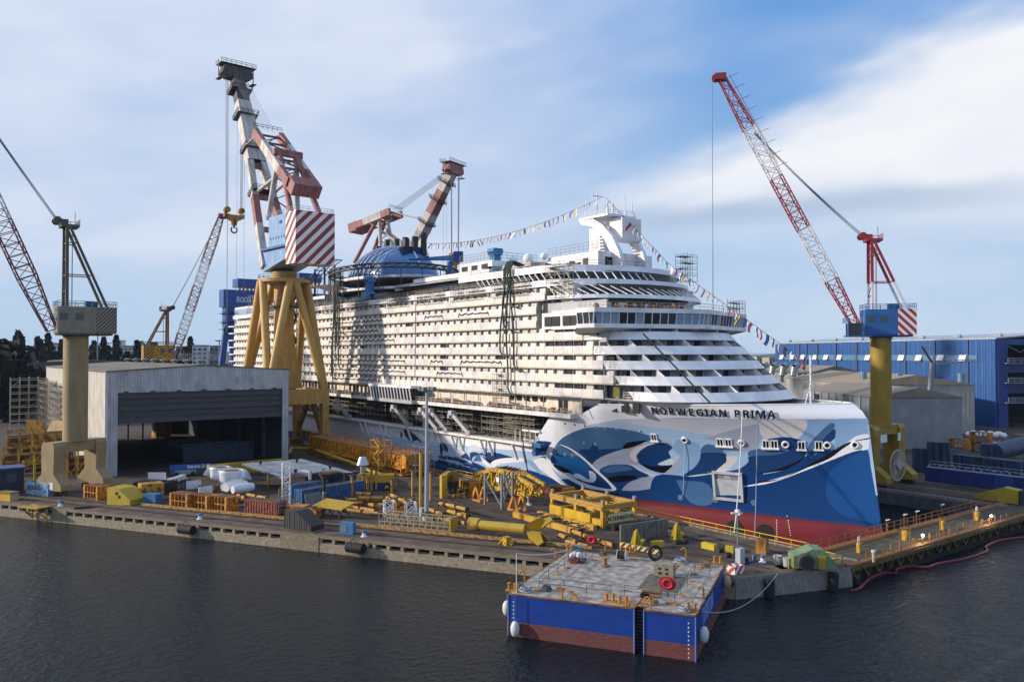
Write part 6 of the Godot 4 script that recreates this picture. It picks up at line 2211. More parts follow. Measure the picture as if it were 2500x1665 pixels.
func build_far() -> void:
	var r := RandomNumberGenerator.new()
	r.seed = 9
	var leaf := [mat("26331f", 0.9,0.0, "dirt", v3(0.2,0.2,0.2)), mat("1d2a1c", 0.9,0.0, "dirt", v3(0.2,0.2,0.2)), mat("3a4722", 0.9,0.0, "dirt", v3(0.2,0.2,0.2))]
	var bark := mat("3b3128", 0.9)
	var slim := [crown_mesh(r, 3.0,19.0, true), crown_mesh(r, 3.6,17.0, true)]
	var round := [crown_mesh(r, 6.5,9.5, false), crown_mesh(r, 8.0,10.0, false)]
	var tm := tube_mesh(Vector3.ZERO, v3(0,6,0), 0.5,7, ).mesh()
	# column of poplars along the skyline, left of the white shed
	var poplars := [v3(53.1,29.41,-612.1), v3(59.9,31,-607), v3(67.5,31,-613.8), v3(72.7,29.93,-622.4), v3(76.7,30.5,-606.8), v3(80.4,29.93,-604), v3(85.4,29.38,-612.8), v3(106.7,29.92,-621.7), v3(111.7,31.1,-617.9), v3(114,30.5,-616.2), v3(121.1,29.33,-623.4), v3(129.3,29.32,-629.7), v3(134.7,29.91,-625.6), v3(139.9,29.3,-634.2), v3(197.1,31.2,-653.6), v3(173.9,29.25,-646.1), v3(177.2,28.62,-643.6)]
	var names := ["poplar at the far left edge", "second poplar from the left edge", "third poplar from the left edge", "fourth poplar from the left edge", "fifth poplar from the left edge", "sixth poplar from the left edge", "poplar just left of the beige column", "poplar just right of the beige column", "tallest poplar right of the beige column", "poplar behind the tallest one", "fourth poplar right of the beige column", "poplar midway to the yellow lattice crane", "poplar left of the yellow lattice crane", "poplar hard by the yellow lattice crane's house", "dark poplar beside the blue gantry leg", "first poplar right of the yellow lattice crane", "second poplar right of the yellow lattice crane"]
	for i in poplars.size():
		var p: Vector3 = poplars[i]
		var t := thing("poplar_tree", "tall narrow dark " + names[i], "tree", v3(p.x, QUAY, p.z), 0.0, "poplars on the skyline")
		piece("trunk", tm, bark, t, v3(p.x, QUAY, p.z))
		var c := piece("crown", slim[i % 2], leaf[i % 2], t, v3(p.x, QUAY + 4.0, p.z), r.randf() * TAU)
		c.scale = v3(1.5,1.7 + 0.25 * sin(i * 2.1) + (0.35 if i in [8,1,3] else 0.0), 1.5)
	var bushes := [[v3(33.5,19.3,-388.6), 2.2,1, "big dark tree at the left edge beside the scaffold"], [v3(35.1,23.8,-425), 2.0,1, "dark tree behind the big one at the left edge"], [v3(41.7,22.48,-445.2), 1.8,0, "dark rounded tree left of the rear shed"], [v3(95.8,26.31,-492), 1.3,2, "light green rounded tree right of the beige column"], [v3(102.9,26.73,-492.8), 1.5,2, "light green rounded tree left of the yellow lattice crane"], [v3(104.4,25.95,-472.9), 1.2,2, "light green low tree under the yellow lattice crane"], [v3(89.5,25.29,-509.3), 1.3,2, "light green low tree at the beige column's right"], [v3(123.8,26.05,-445.7), 1.2,0, "dark rounded tree right of the yellow lattice crane"], [v3(129,25.17,-441.7), 1.3,0, "dark low tree left of the blue gantry leg"], [v3(121.3,25.95,-460.1), 1.2,2, "mid green tree beside the yellow lattice crane's jib"]]
	for b in bushes:
		var p: Vector3 = b[0]
		var t := thing("broadleaf_tree", b[3], "tree", v3(p.x, QUAY, p.z), 0.0, "rounded trees behind the sheds")
		piece("trunk", tm, bark, t, v3(p.x, QUAY, p.z))
		var c := piece("crown", round[b[2] % 2], leaf[b[2]], t, v3(p.x, QUAY + 2.0, p.z), r.randf() * TAU)
		c.scale = v3(b[1], b[1] * 1.25, b[1])
	# a line of woods and low hills closes the view
	var wood := M.new()
	for i in 2600:
		var az := deg_to_rad(r.randf_range(-75,60))
		var dist := r.randf_range(900,1700)
		var o := v3(sin(az + 0.648), 0, -cos(az + 0.648)) * dist
		var s := r.randf_range(9,20)
		var h := r.randf_range(7,15)
		wood.col = [lin("2c3a26"), lin("354029"), lin("222e22")][i % 3]
		var bb := Basis(Vector3.UP, r.randf() * TAU)
		wood.quad(o - bb.x * s, o + bb.x * s, o + bb.x * s * 0.7 + Vector3.UP * h, o - bb.x * s * 0.6 + Vector3.UP * h * 0.8)
		wood.quad(o - bb.z * s, o + bb.z * s, o + bb.z * s * 0.7 + Vector3.UP * h * 0.9, o - bb.z * s * 0.6 + Vector3.UP * h)
	var wmat := StandardMaterial3D.new()
	wmat.vertex_color_use_as_albedo = true
	wmat.roughness = 1.0
	stuff(tag(obj("woodland", wood, wmat), "far belt of trees along the horizon", "woodland"))
	var hill := M.new()
	var prev = null
	for i in 61:
		var az := deg_to_rad(-80 + i * 2.4) + 0.648
		var o := v3(sin(az), 0, -cos(az)) * 3800
		var p := [o - Vector3.UP * 5, o * 1.08 + Vector3.UP * (46 + 16 * sin(i * 0.9) + 10 * sin(i * 2.3))]
		if prev != null: hill.quad(prev[0], p[0], p[1], prev[1])
		prev = p
	struct("hills", hill, mat("3f5360", 1.0,0.0, ""))
	# city blocks on the skyline
	var blocks := [[145,840,42,620, "c9c8ca", 14, "white office block with a reddish top band, behind the poplars left of the beige column"], [290,833,22,800, "d2d2d0", 16, "pale tower block on the skyline right of the beige column"], [325,846,60,760, "b9bcbc", 30, "long low pale block right of the tower block"], [225,852,50,780, "8b8886", 30, "grey block just right of the beige column"], [490,845,34,620, "c4c8ce", 13, "pale block with rows of dark windows left of the blue gantry leg"], [455,848,40,660, "8e949c", 20, "grey block right of the yellow lattice crane"], [530,846,30,640, "747b86", 14, "dark grey block beside the blue gantry leg"], [575,880,26,560, "9aa4b0", 10, "grey block with small windows below the blue gantry"], [25,855,30,700, "b5a999", 12, "tan block behind the leftmost poplars"], [405,858,40,820, "a08f88", 20, "reddish roofed block behind the yellow lattice crane"], [1850,872,30,900, "b9b4a8", 18, "pale low block between the ship's bow terraces and the blue hall"], [1880,874,24,880, "a79f92", 14, "tan low block at the blue hall's left end"]]
	for q in blocks:
		var f: float = q[3]
		var dirv := v3(0.7971 * (q[0] - 1250.0) / 1967.0 + 0.6038,0,0.6038 * (q[0] - 1250.0) / 1967.0 - 0.7971)
		var at := dirv * f
		var top: float = 30.2 + (865.0 - q[1]) / 1967.0 * f
		var wid: float = q[2] / 1967.0 * f
		var t := thing("city_block", q[6], "building", v3(at.x, QUAY, at.z))
		var rgt := v3(0.7971,0,0.6038)
		var k := Basis(rgt, Vector3.UP, rgt.cross(Vector3.UP)).rotated(Vector3.UP, 0.25)
		var m := M.new()
		m.box(v3(at.x, (top + 2.6) * 0.5, at.z), v3(wid, top - 2.6, q[5]), k)
		var wl := obj("walls", m, mat(q[4], 0.8,0.0, "soft"), t)
		m = M.new()
		m.box(v3(at.x, top + 0.4, at.z), v3(wid * 1.02,0.8, q[5] * 1.05), k)
		obj("parapet", m, mat("9b8f8a" if q[4] != "c9c8ca" else "8c4a44", 0.8), t)
		var rows := clampi(int((top - 16) / 3.4), 2,5)
		var cols := clampi(int(wid / 3.2), 3,9)
		for j in rows:
			for i in cols:
				m = M.new()
				m.box(v3(at.x, top - 2.6 - j * 3.3, at.z) + k.x * wid * ((i + 0.5) / cols - 0.5) - k.z * (q[5] * 0.5 + 0.05) * signf(k.z.dot(at)), v3(wid / cols * 0.55,1.6,0.2), k)
				obj("window", m, mat("2b313a", 0.3,0.0, ""), wl)
	# lamp masts among the trees
	for q in [[535,832,480, "slender floodlight mast beside the blue gantry leg"], [238,815,520, "thin lattice aerial mast beside the beige column"], [264,838,620, "thin aerial mast over the poplars"], [12,838,560, "thin mast at the left edge"]]:
		var f: float = q[2]
		var dirv := v3(0.7971 * (q[0] - 1250.0) / 1967.0 + 0.6038,0,0.6038 * (q[0] - 1250.0) / 1967.0 - 0.7971)
		var at := dirv * f
		var top: float = 30.2 + (865.0 - q[1]) / 1967.0 * f
		var t := thing("light_mast", q[3], "mast", v3(at.x, QUAY, at.z))
		obj("pole", tube_mesh(v3(at.x, QUAY, at.z), v3(at.x, top, at.z), 0.35,8), mat("8f949a", 0.5,0.3), t)
		obj("head", box_mesh(v3(at.x, top, at.z), v3(4.5,0.7,2.0)), mat("70767e", 0.6), t)
	# pipe bridge of white lattice behind the sheds
	var pb := thing("pipe_bridge", "pale lattice bridge on the skyline under the blue gantry", "bridge", v3(135.5,28.41,-449.3))
	var c := M.new()
	var br := M.new()
	lattice(c, br, v3(118.5,28.89,-449.7), v3(152,28.8,-462), v3(0.6,0,-0.8), 2.0,2.0,3.2,3.2,14,0.16,0.1)
	obj("chords", c, mat("a7abb0", 0.5), pb)
	obj("braces", br, mat("a7abb0", 0.5), pb)


# frame on the ground whose x runs from a to b, z towards the viewer's side, origin at a
func from_to(a: Vector3, b: Vector3) -> Transform3D:
	var x := v3(b.x - a.x, 0, b.z - a.z).normalized()
	return Transform3D(Basis(x, Vector3.UP, x.cross(Vector3.UP)), a)


func span(a: Vector3, b: Vector3) -> float:
	return v2(b.x - a.x, b.z - a.z).length()


func crate_mesh(t: Node3D, l: float, h: float, d: float, orange: Material, rust: Material) -> void:
	# open steel rack: two solid ends, a roof and floor, bars across the front and back
	for x in [0.25, l - 0.25]: obj("end_plate", local_box(v3(x, h * 0.5, -d * 0.5), v3(0.5, h, d)), orange, t, true)
	obj("floor", local_box(v3(l * 0.5,0.08, -d * 0.5), v3(l - 1.0,0.16, d)), rust, t, true)
	obj("top", local_box(v3(l * 0.5, h - 0.06, -d * 0.5), v3(l - 1.0,0.12, d)), rust, t, true)
	for z in [0.0, -d]:
		for i in 3: obj("upright", local_box(v3(0.5 + (l - 1.0) * (i + 1) / 4.0, h * 0.5, z * 0.97 - 0.06), v3(0.12, h - 0.24,0.12)), orange, t, true)
		obj("rail", local_box(v3(l * 0.5, h * 0.5, z * 0.97 - 0.05), v3(l - 1.0,0.14,0.14)), orange, t, true)


func container(label: String, a: Vector3, b: Vector3, h: float, d: float, hex: String) -> Node3D:
	var t := thing("shipping_container", label, "container", a)
	var f := from_to(a, b)
	var l := span(a, b)
	var paint := rusty(hex, 0.6)
	var m: M
	var n := int(l / 0.56)
	# corrugated long sides
	for s in [0.0, -d]:
		m = M.new()
		for i in n:
			var x0 := l * i / n
			var w := l / n
			var o := 0.09 if s == 0.0 else -0.09
			var p := [v3(x0,0, s), v3(x0 + w * 0.3,0, s), v3(x0 + w * 0.5,0, s - o), v3(x0 + w * 0.8,0, s - o), v3(x0 + w, 0, s)]
			for j in 4: m.quad(f * (p[j] + v3(0,0.15,0)), f * (p[j + 1] + v3(0,0.15,0)), f * (p[j + 1] + v3(0, h - 0.12,0)), f * (p[j] + v3(0, h - 0.12,0)))
		obj("side_wall", m, paint, t)
	m = M.new()
	for q in [[0.08,-0.08], [l - 0.08,-0.08], [0.08, -d + 0.08], [l - 0.08, -d + 0.08]]: m.box(f * v3(q[0], h * 0.5, q[1]), v3(0.2, h, 0.2), f.basis)
	for y in [0.1, h - 0.08]:
		for z in [-0.06, -d + 0.06]: m.box(f * v3(l * 0.5, y, z), v3(l, 0.16,0.14), f.basis)
		for x in [0.06, l - 0.06]: m.box(f * v3(x, y, -d * 0.5), v3(0.14,0.16, d), f.basis)
	obj("frame", m, paint, t)
	m = M.new()
	m.box(f * v3(l * 0.5, h - 0.1, -d * 0.5), v3(l - 0.15,0.08, d - 0.15), f.basis)
	obj("roof", m, mat("4b3a33", 0.8,0.0, "rust"), t)
	for x in [0.1, l - 0.1]:
		for z in [-0.27,-0.75]:
			m = M.new()
			m.box(f * v3(x, h * 0.5, d * z), v3(0.08, h - 0.3, d * 0.46), f.basis)
			for k in 2: m.tube(f * v3(x + (0.08 if x > 1 else -0.08), 0.2, d * z + (k - 0.5) * 0.5), f * v3(x + (0.08 if x > 1 else -0.08), h - 0.2, d * z + (k - 0.5) * 0.5), 0.04,5)
			obj("door", m, paint, t)
	return t


func post(called: String, label: String, cat: String, a: Vector3, top: float, r: float, material: Material, group := "") -> Node3D:
	var t := thing(called, label, cat, a, 0.0, group)
	obj("shaft", tube_mesh(a, v3(a.x, top, a.z), r, 10), material, t)
	obj("cap_plate", box_mesh(v3(a.x, top, a.z), v3(r * 3.4,0.14, r * 3.4)), mat("5d3f28", 0.8,0.0, "rust"), t)
	return t


func build_yard() -> void:
	var orange := rusty("bf7f1d", 0.6)
	var yellow := rusty("c09a1f", 0.55)
	var pale_y := mat("b8903f", 0.65,0.0, "rust", v3(0.5,0.5,0.5))
	var rust := mat("6a4630", 0.85,0.0, "rust")
	var steel := mat("7d8288", 0.5,0.4, "")
	var dark := mat("1a1b1e", 0.7,0.0, "")
	var whitew := mat("e4e7ec", 0.35,0.0, "soft", v3(0.5,0.5,0.5))
	var blue := mat("1f5f98", 0.5,0.0, "soft")
	var up := Vector3.UP
	# --- orange steel racks ---
	var rk := [[gd(38.8,-153.8), gd(40.6,-150), "leftmost of three orange steel racks in a row behind the yellow kerb"], [gd(41.4,-150.4), gd(43.1,-146.3), "middle of three orange steel racks in a row behind the yellow kerb"], [gd(43.8,-146.7), gd(45.4,-142.2), "rightmost of three orange steel racks in a row behind the yellow kerb"], [gd(88.9,-134.8), gd(88.5,-131), "orange steel rack by the dock railing left of the yellow lifting truss"], [gd(98.8,-118.7), gd(98.7,-115), "orange steel rack by the dock railing right of the yellow lifting truss"], [gd(28.06,-173.4), gd(29.58,-169.5), "orange steel rack behind the beige crane's foot"], [v3(222.2,5.33,-101.4), v3(222,5.24,-99.1), "low orange rack among the blue containers, far right"], [v3(216.3,5.35,-93.3), v3(216.3,5.28,-90.8), "lower of two stacked orange racks, far right"]]
	var proto: Node3D = null
	for q in rk:
		var f := from_to(q[0], q[1])
		var t: Node3D
		if proto == null:
			proto = thing("steel_rack", q[2], "rack", Vector3.ZERO, 0.0, "orange steel racks")
			crate_mesh(proto, 4.6,2.6,2.6, orange, rust)
			t = proto
		else:
			t = dup(proto, Vector3.ZERO, 0.0, q[2])
		t.transform = f
		if q[0].x > 150: t.position.y = q[0].y
	var top_rack := dup(proto, Vector3.ZERO, 0.0, "upper of two stacked orange racks, far right")
	top_rack.transform = from_to(v3(216.3,5.35,-93.3), v3(216.3,5.28,-90.8))
	top_rack.position.y += 2.62
	# --- left quay side ---
	var f := from_to(gd(30.4,-163.7), gd(33.6,-159.2))
	var t := thing("winch_cover", "yellow wedge-shaped steel cover with two round holes, left on the quay", "cover", f.origin)
	var m := M.new()
	m.prism(PackedVector2Array([v2(0,0), v2(5.2,0), v2(5.2,1.0), v2(2.6,2.9), v2(0,3.1)]), f, -4.2,0)
	obj("shell", m, mat("b9a028", 0.55,0.0, "soft"), t)
	for p in [v2(2.2,2.1), v2(2.8,1.5)]:
		m = M.new()
		m.tube(f * v3(p.x, p.y, -0.05), f * v3(p.x, p.y, 0.03), 0.32,14)
		obj("hole", m, dark, t)
	obj("rear_housing", box_mesh(f * v3(4.2,1.6,-6.4), v3(4.0,3.2,3.0)), mat("a98430", 0.6,0.0, "rust"), t)
	f = from_to(gd(35.5,-159.8), gd(36.8,-157.8))
	t = thing("transformer_box", "blue steel box standing between the yellow cover and the orange racks", "box", f.origin)
	obj("casing", box_at(f, v3(1.5,0.95,-1.2), v3(2.9,1.9,2.0)), mat("2d6ea8", 0.55,0.0, "dirt"), t)
	obj("plinth", box_at(f, v3(1.5,0.08,-1.2), v3(3.3,0.16,2.4)), mat("54504b", 0.8), t)
	f = from_to(gd(53.8,-115), gd(55,-113))
	t = thing("transformer_box", "blue box with a grey patch at the water's edge right of the black cover", "box", f.origin)
	obj("casing", box_at(f, v3(1.2,0.95,-0.6), v3(2.3,1.8,0.9)), mat("2d74ac", 0.55), t)
	obj("panel", box_at(f, v3(0.8,1.0,-0.12), v3(1.0,1.2,0.05)), mat("6d6f74", 0.6), t)
	m = M.new()
	for x in [0.0,2.4]: m.bar(f * v3(x, 0,-0.2), f * v3(x, 1.9,-0.2), 0.1)
	obj("feet", m, blue, t)
	container("rust-red corrugated container behind the yellow kerb, dented at its right end", gd(47.5,-139.3), gd(50.9,-133.2), 2.6,2.44, "8e4a3c")
	container("blue container with grey panel leaning on it, among the pipe stacks", gd(58.7,-141.2), gd(72.9,-144.6), 2.7,2.44, "235f96")
	container("blue container behind the one with the leaning panel", gd(59.6,-148.4), gd(67.8,-150.2), 2.6,2.44, "2a68a0")
	container("farther blue container with machines piled on it, under the grey canopy's right end", gd(67.6,-157.7), gd(79.5,-159.4), 2.3,2.44, "244f86")
	f = from_to(gd(58.6,-138.8), gd(62.4,-140))
	tag(obj("leaning_panel", box_at(f.rotated_local(Vector3.RIGHT, -0.3), v3(1.9,1.2,0), v3(3.8,2.4,0.12)), mat("7c828c", 0.6,0.0, "patch", v3(0.6,0.6,0.6))), "grey steel panel leaning against the near blue container", "panel")
	# machines piled on the containers
	f = from_to(gd(64.5,-152.1), gd(69.2,-153.3))
	t = thing("machine_parts", "chrome and black machine parts lying on the middle blue container", "machinery", f * v3(0,2.7,0))
	for q in [[0.5,0.0,0.9], [4.0,-0.4,0.9]]:
		m = M.new()
		m.tube(f * v3(q[0], 2.7, q[1]), f * v3(q[0], 4.6, q[1]), 0.35,10)
		obj("cylinder", m, mat("c8cbd0", 0.3,0.6, ""), t)
	m = M.new()
	m.box(f * v3(2.3,3.3,-0.2), v3(3.0,1.0,1.4), f.basis)
	m.box(f * v3(7.0,3.0,-0.8), v3(3.2,0.5,1.4), f.basis)
	obj("block", m, dark, t)
	# --- black cover, orange box, yellow trestle table ---
	f = from_to(gd(48.5,-123.7), gd(50.7,-118.8))
	t = thing("black_cover", "black ribbed steel cover with sloping end at the water's edge", "cover", f.origin)
	m = M.new()
	m.prism(PackedVector2Array([v2(0,0), v2(5.6,0), v2(5.6,0.9), v2(2.4,3.0), v2(0,3.0)]), f, -3.0,0)
	obj("shell", m, ribbed("23252a", 2.2,0.6, ""), t)
	obj("base", box_at(f, v3(2.9,0.06,-1.5), v3(7.0,0.12,3.8)), mat("6c5f52", 0.8,0.0, "stain"), t)
	f = from_to(gd(52.5,-132.4), gd(53.8,-129.7))
	t = thing("orange_hopper", "orange steel hopper with flaring sides behind the black cover", "hopper", f.origin)
	m = M.new()
	m.prism(PackedVector2Array([v2(0,0), v2(2.6,0), v2(3.0,1.9), v2(-0.4,1.9)]), f, -2.8,0)
	obj("body", m, mat("c4872a", 0.55,0.0, "rust"), t)
	m = M.new()
	m.prism(PackedVector2Array([v2(2.7,0), v2(5.6,0), v2(5.8,1.4), v2(4.4,2.0), v2(3.0,1.6)]), f, -2.6,-0.5)
	obj("chute", m, mat("9a6420", 0.6,0.0, "rust"), t)
	f = from_to(gd(56.2,-129.6), gd(59,-124.9))
	t = thing("trestle_table", "sloping yellow plate on dark braced trestles near the black cover", "trestle", f.origin)
	m = M.new()
	m.quad(f * v3(-0.6,1.9,0.2), f * v3(5.4,1.6,0.2), f * gd(6.6,-2.2), f * v3(0.8,2.9,-2.2))
	m.quad(f * v3(5.4,1.5,0.2), f * v3(-0.6,1.8,0.2), f * v3(0.8,2.8,-2.2), f * v3(6.6,2.5,-2.2))
	m.quad(f * v3(-0.6,1.8,0.2), f * v3(5.4,1.5,0.2), f * v3(5.4,1.6,0.2), f * v3(-0.6,1.9,0.2))
	obj("plate", m, mat("bb9c2c", 0.6,0.0, "rust", v3(0.8,0.8,0.8)), t)
	for i in 4:
		m = M.new()
		var x := 0.4 + i * 1.75
		m.bar(f * v3(x, 1.7,-0.3), f * v3(x - 0.7,0,0.4), 0.18)
		m.bar(f * v3(x, 1.7,-0.5), f * v3(x + 0.6,0,-1.6), 0.18)
		m.bar(f * v3(x, 0.5,0), f * v3(x + 1.2,1.6,-0.4), 0.09)
		obj("trestle", m, mat("4a3a26", 0.8,0.0, "rust"), t)
	# yellow posts, rust-streaked
	var posts := [[gd(70,-143.9), 1160, "first"], [gd(74.1,-147.2), 1157, "second"], [gd(74.3,-145.8), 1166, "third"], [gd(76.3,-148), 1144, "fourth"], [gd(77.3,-147.8), 1144, "fifth"], [gd(78.2,-142.9), 1168, "sixth"], [gd(79.4,-136.8), 1147, "seventh"], [gd(79.9,-130.9), 1152, "last"]]
	for q in posts:
		post("rusty_post", "%s of the rusty yellow posts among the pipe stacks, counted from the left" % q[2], "post", q[0], 30.2 + (865.0 - q[1]) / 1967.0 * (0.6038 * q[0].x - 0.7971 * q[0].z), 0.28, pale_y, "rusty yellow posts")
	post("yellow_post", "clean yellow post just left of the tall lamp mast", "post", gd(72.7,-122.5), 13.2,0.26, mat("c2a02c", 0.5), "")
	t = thing("flared_post", "rust-brown post with a flared head above the blue container", "post", gd(61.6,-138))
	m = M.new()
	m.tube(gd(61.6,-138), gd(61.6,-138) + up * 2.6,0.34,10)
	obj("lower_shaft", m, mat("a39c8e", 0.7,0.0, "rust"), t)
	m = M.new()
	m.tube(gd(61.6,-138) + up * 2.6, gd(61.6,-138) + up * 5.2,0.3,8)
	m.tube(gd(61.6,-138) + up * 4.6, gd(61.6,-138) + up * 5.9,0.3,8,1.2)
	obj("flared_head", m, mat("35231b", 0.8), t)
	# pipe stacks
	var stacks := [["pipe_stack", "heap of rust-stained yellow pipes left of the lattice towers", [[gd(66.2,-139.1), gd(72.6,-134.3), 0.5], [gd(63.7,-134), gd(66.1,-126.5), 0.45], [gd(64.5,-135.4), gd(70.1,-132.1), 1.2], [gd(68.6,-139.5), gd(70.9,-137.7), 1.3], [gd(67.9,-132.8), gd(68.7,-128.8), 0.4], [gd(65.2,-131.9), gd(69.3,-129.8), 1.9], [gd(62.1,-130.5), gd(65.6,-124.2), 0.4], [gd(65.5,-136.6), gd(70.3,-131), 0.4]]], ["pipe_stack", "heap of rust-stained yellow pipes right of the lamp mast's foot", [[gd(73.8,-121.6), gd(73.7,-116.3), 0.5], [gd(76.1,-121.8), gd(76.3,-116.1), 1.3], [gd(71.4,-117.2), gd(72.4,-109.9), 0.4], [gd(74.9,-117.2), gd(75,-111.1), 0.8], [gd(75.8,-119.2), gd(76.4,-113.4), 1.5], [gd(72.2,-113.3), gd(73,-108.6), 0.4], [gd(76.4,-117.9), gd(76.9,-113.9), 0.4]]], ["pipe_stack", "crossed yellow pipes leaning behind the lattice towers", [[gd(73.1,-133.9), gd(71.6,-125.2), 1.4], [gd(73.3,-135.9), gd(72.1,-129.6), 0.6], [gd(73.1,-130.8), gd(74.8,-128.5), 1.0], [gd(71.1,-129.4), gd(74.8,-131.5), 0.4]]], ["pipe_stack", "low yellow pipes lying behind the red container", [[gd(49.3,-154), gd(49.6,-149.6), 0.5], [gd(51.7,-155.5), gd(51.8,-151.1), 0.6], [gd(53.1,-154.5), gd(55,-148.7), 0.7], [gd(50.6,-151), gd(52.2,-149.7), 0.4]]], ["pipe_stack", "rusty yellow pipes on the quay behind the pontoon's left corner", [[gd(79.3,-92.9), gd(78.4,-87.7), 0.45], [gd(82,-92.9), gd(81.4,-87.3), 0.6], [gd(81.2,-88.2), gd(81.2,-83.1), 0.5], [gd(77.6,-89.6), gd(78.4,-85.2), 0.3]]]]
	for s in stacks:
		t = thing(s[0], s[1], "pipes", s[2][0][0])
		for p in s[2]:
			var a: Vector3 = p[0] + up * p[2]
			var b: Vector3 = p[1] + up * (p[2] - 0.15)
			m = M.new()
			m.tube(a, b, 0.34,10)
			var pp := obj("pipe", m, pale_y, t)
			for e in [a, b, a.lerp(b, 0.5)]:
				m = M.new()
				m.box(e, v3(0.92,0.92,0.13), Basis((b - a).cross(up).normalized(), up, (b - a).normalized()))
				obj("flange", m, rust, pp)
	# lattice tower stubs
	for q in [[gd(66.6,-122.6), 2.6, "white", "white lattice tower stub left of the yellow one by the lamp mast"], [gd(67.6,-120.5), 2.5, "y", "yellow lattice tower stub between the two white ones"], [gd(69,-119.5), 2.5, "white", "white lattice tower stub right of the yellow one by the lamp mast"], [gd(54.9,-139.2), 8.2, "white", "tall slim white lattice tower at the grey canopy's near corner"]]:
		t = thing("lattice_tower", q[3], "tower section", q[0])
		var c := M.new()
		var br := M.new()
		var w := 1.7 if q[1] < 4 else 1.3
		lattice(c, br, q[0], q[0] + up * q[1], v3(1,0,0.3), w, w, w, w, 2 if q[1] < 4 else 7,0.1,0.07)
		obj("posts", c, whitew if q[2] == "white" else orange, t)
		obj("braces", br, whitew if q[2] == "white" else orange, t)
	# ladder scaffold beside the red container
	scaffold("scaffolding", "light ladder scaffold beside the red container", gd(51,-132.7), (gd(53,-133.7) - gd(51,-132.7)), v3(0.6,0,-1.4), 4.4,1,7, "", 0.05,0.1)
	# lying gangway
	f = from_to(gd(60.9,-115.5), gd(67.3,-104.7))
	var l := span(gd(60.9,-115.5), gd(67.3,-104.7))
	t = thing("gangway", "pale lattice gangway lying on the quay with a yellow end plate", "gangway", f.origin)
	m = M.new()
	m.box(f * v3(l * 0.5,0.5,-1.2), v3(l, 0.3,2.2), f.basis)
	obj("deck", m, mat("5a4030", 0.8,0.0, "rust"), t)
	for z in [0.0,-2.4]:
		m = M.new()
		for y in [0.5,1.1,2.3]: m.bar(f * v3(0, y, z), f * v3(l, y, z), 0.12)
		for i in 13:
			m.bar(f * v3(l * i / 12,0.5, z), f * v3(l * i / 12,2.3, z), 0.09)
			if i < 12: m.bar(f * v3(l * (i + i % 2) / 12.0 if i % 2 == 0 else l * (i + 1) / 12.0,0.5, z), f * v3(l * (i + 1 - i % 2) / 12.0 if i % 2 == 0 else l * i / 12.0,2.3, z), 0.07)
		obj("side_truss", m, mat("a2977a", 0.6,0.0, "soft"), t)
	obj("end_plate", box_at(f, v3(l + 0.1,1.3,-1.2), v3(0.2,2.2,2.6)), mat("b49c24", 0.6,0.0, "soft"), t)
	# --- tall lamp mast ---
	var a := gd(69.9,-115.8)
	t = thing("lamp_mast", "tall grey lamp mast with a floodlight head, standing on the quay before the ship", "lamp mast", a)
	obj("foot", tube_mesh(a, a + up * 0.7,0.7,12), mat("b9b4ac", 0.8), t)
	m = M.new()
	m.tube(a + up * 0.7, v3(a.x, 24.4, a.z), 0.38,12,0.22)
	obj("pole", m, mat("a3abb5", 0.45,0.4, ""), t)
	obj("pole_base", tube_mesh(a + up * 0.7, a + up * 1.5,0.5,12), mat("2f4a40", 0.6), t)
	for i in 4: obj("floodlight", box_mesh(v3(a.x - 0.9 + (i % 2) * 1.8,24.5, a.z - 0.6 + (i / 2) * 1.2), v3(0.7,0.5,0.8)), mat("6e7780", 0.5), t)
	obj("crossbar", box_mesh(v3(a.x, 24.2, a.z), v3(2.2,0.16,1.6)), steel, t)
	obj("cabinet", box_mesh(gd(69.7,-116.8) + up * 1.0, v3(0.9,2.0,0.8)), mat("a9adb4", 0.5), t)
	# --- CCTV mast ---
	a = gd(87.8,-66.8)
	t = thing("camera_mast", "slim grey mast with white cameras and a tall cabinet near the pontoon's right corner", "camera mast", a)
	obj("pole", tube_mesh(a, v3(a.x, 30.2 - 385.0 / 1967.0 * (0.6038 * a.x - 0.7971 * a.z), a.z), 0.1,10), steel, t)
	var ct := 30.2 - 385.0 / 1967.0 * (0.6038 * a.x - 0.7971 * a.z)
	for i in 3:
		m = M.new()
		m.box(v3(a.x, ct + 0.2, a.z) + v3(0.5 * cos(i * 2.1), -0.3,0.5 * sin(i * 2.1)), v3(0.3,0.2,0.65), Basis(up, i * 2.1))
		obj("camera", m, whitew, t)
	obj("head", box_mesh(v3(a.x, ct + 0.25, a.z), v3(0.5,0.3,0.5)), whitew, t)
	obj("cabinet", box_mesh(a + v3(0.35,1.1,0.1), v3(0.95,2.1,0.8)), mat("aab2bb", 0.5), t)
	t = thing("striped_block", "white and red striped concrete block at the camera mast's foot", "block", gd(84.3,-64.5))
	obj("block", uv_box(gd(84.3,-64.5) + up * 0.5, v3(1.9,1.0,1.3)), striped("d8d6d4", "a5483c", 1.2), t)
	build_yard_more(orange, yellow, pale_y, rust, steel, dark, whitew, blue)


func box_at(f: Transform3D, o: Vector3, s: Vector3) -> M:
	var m := M.new()
	m.box(f * o, s, f.basis)
	return m


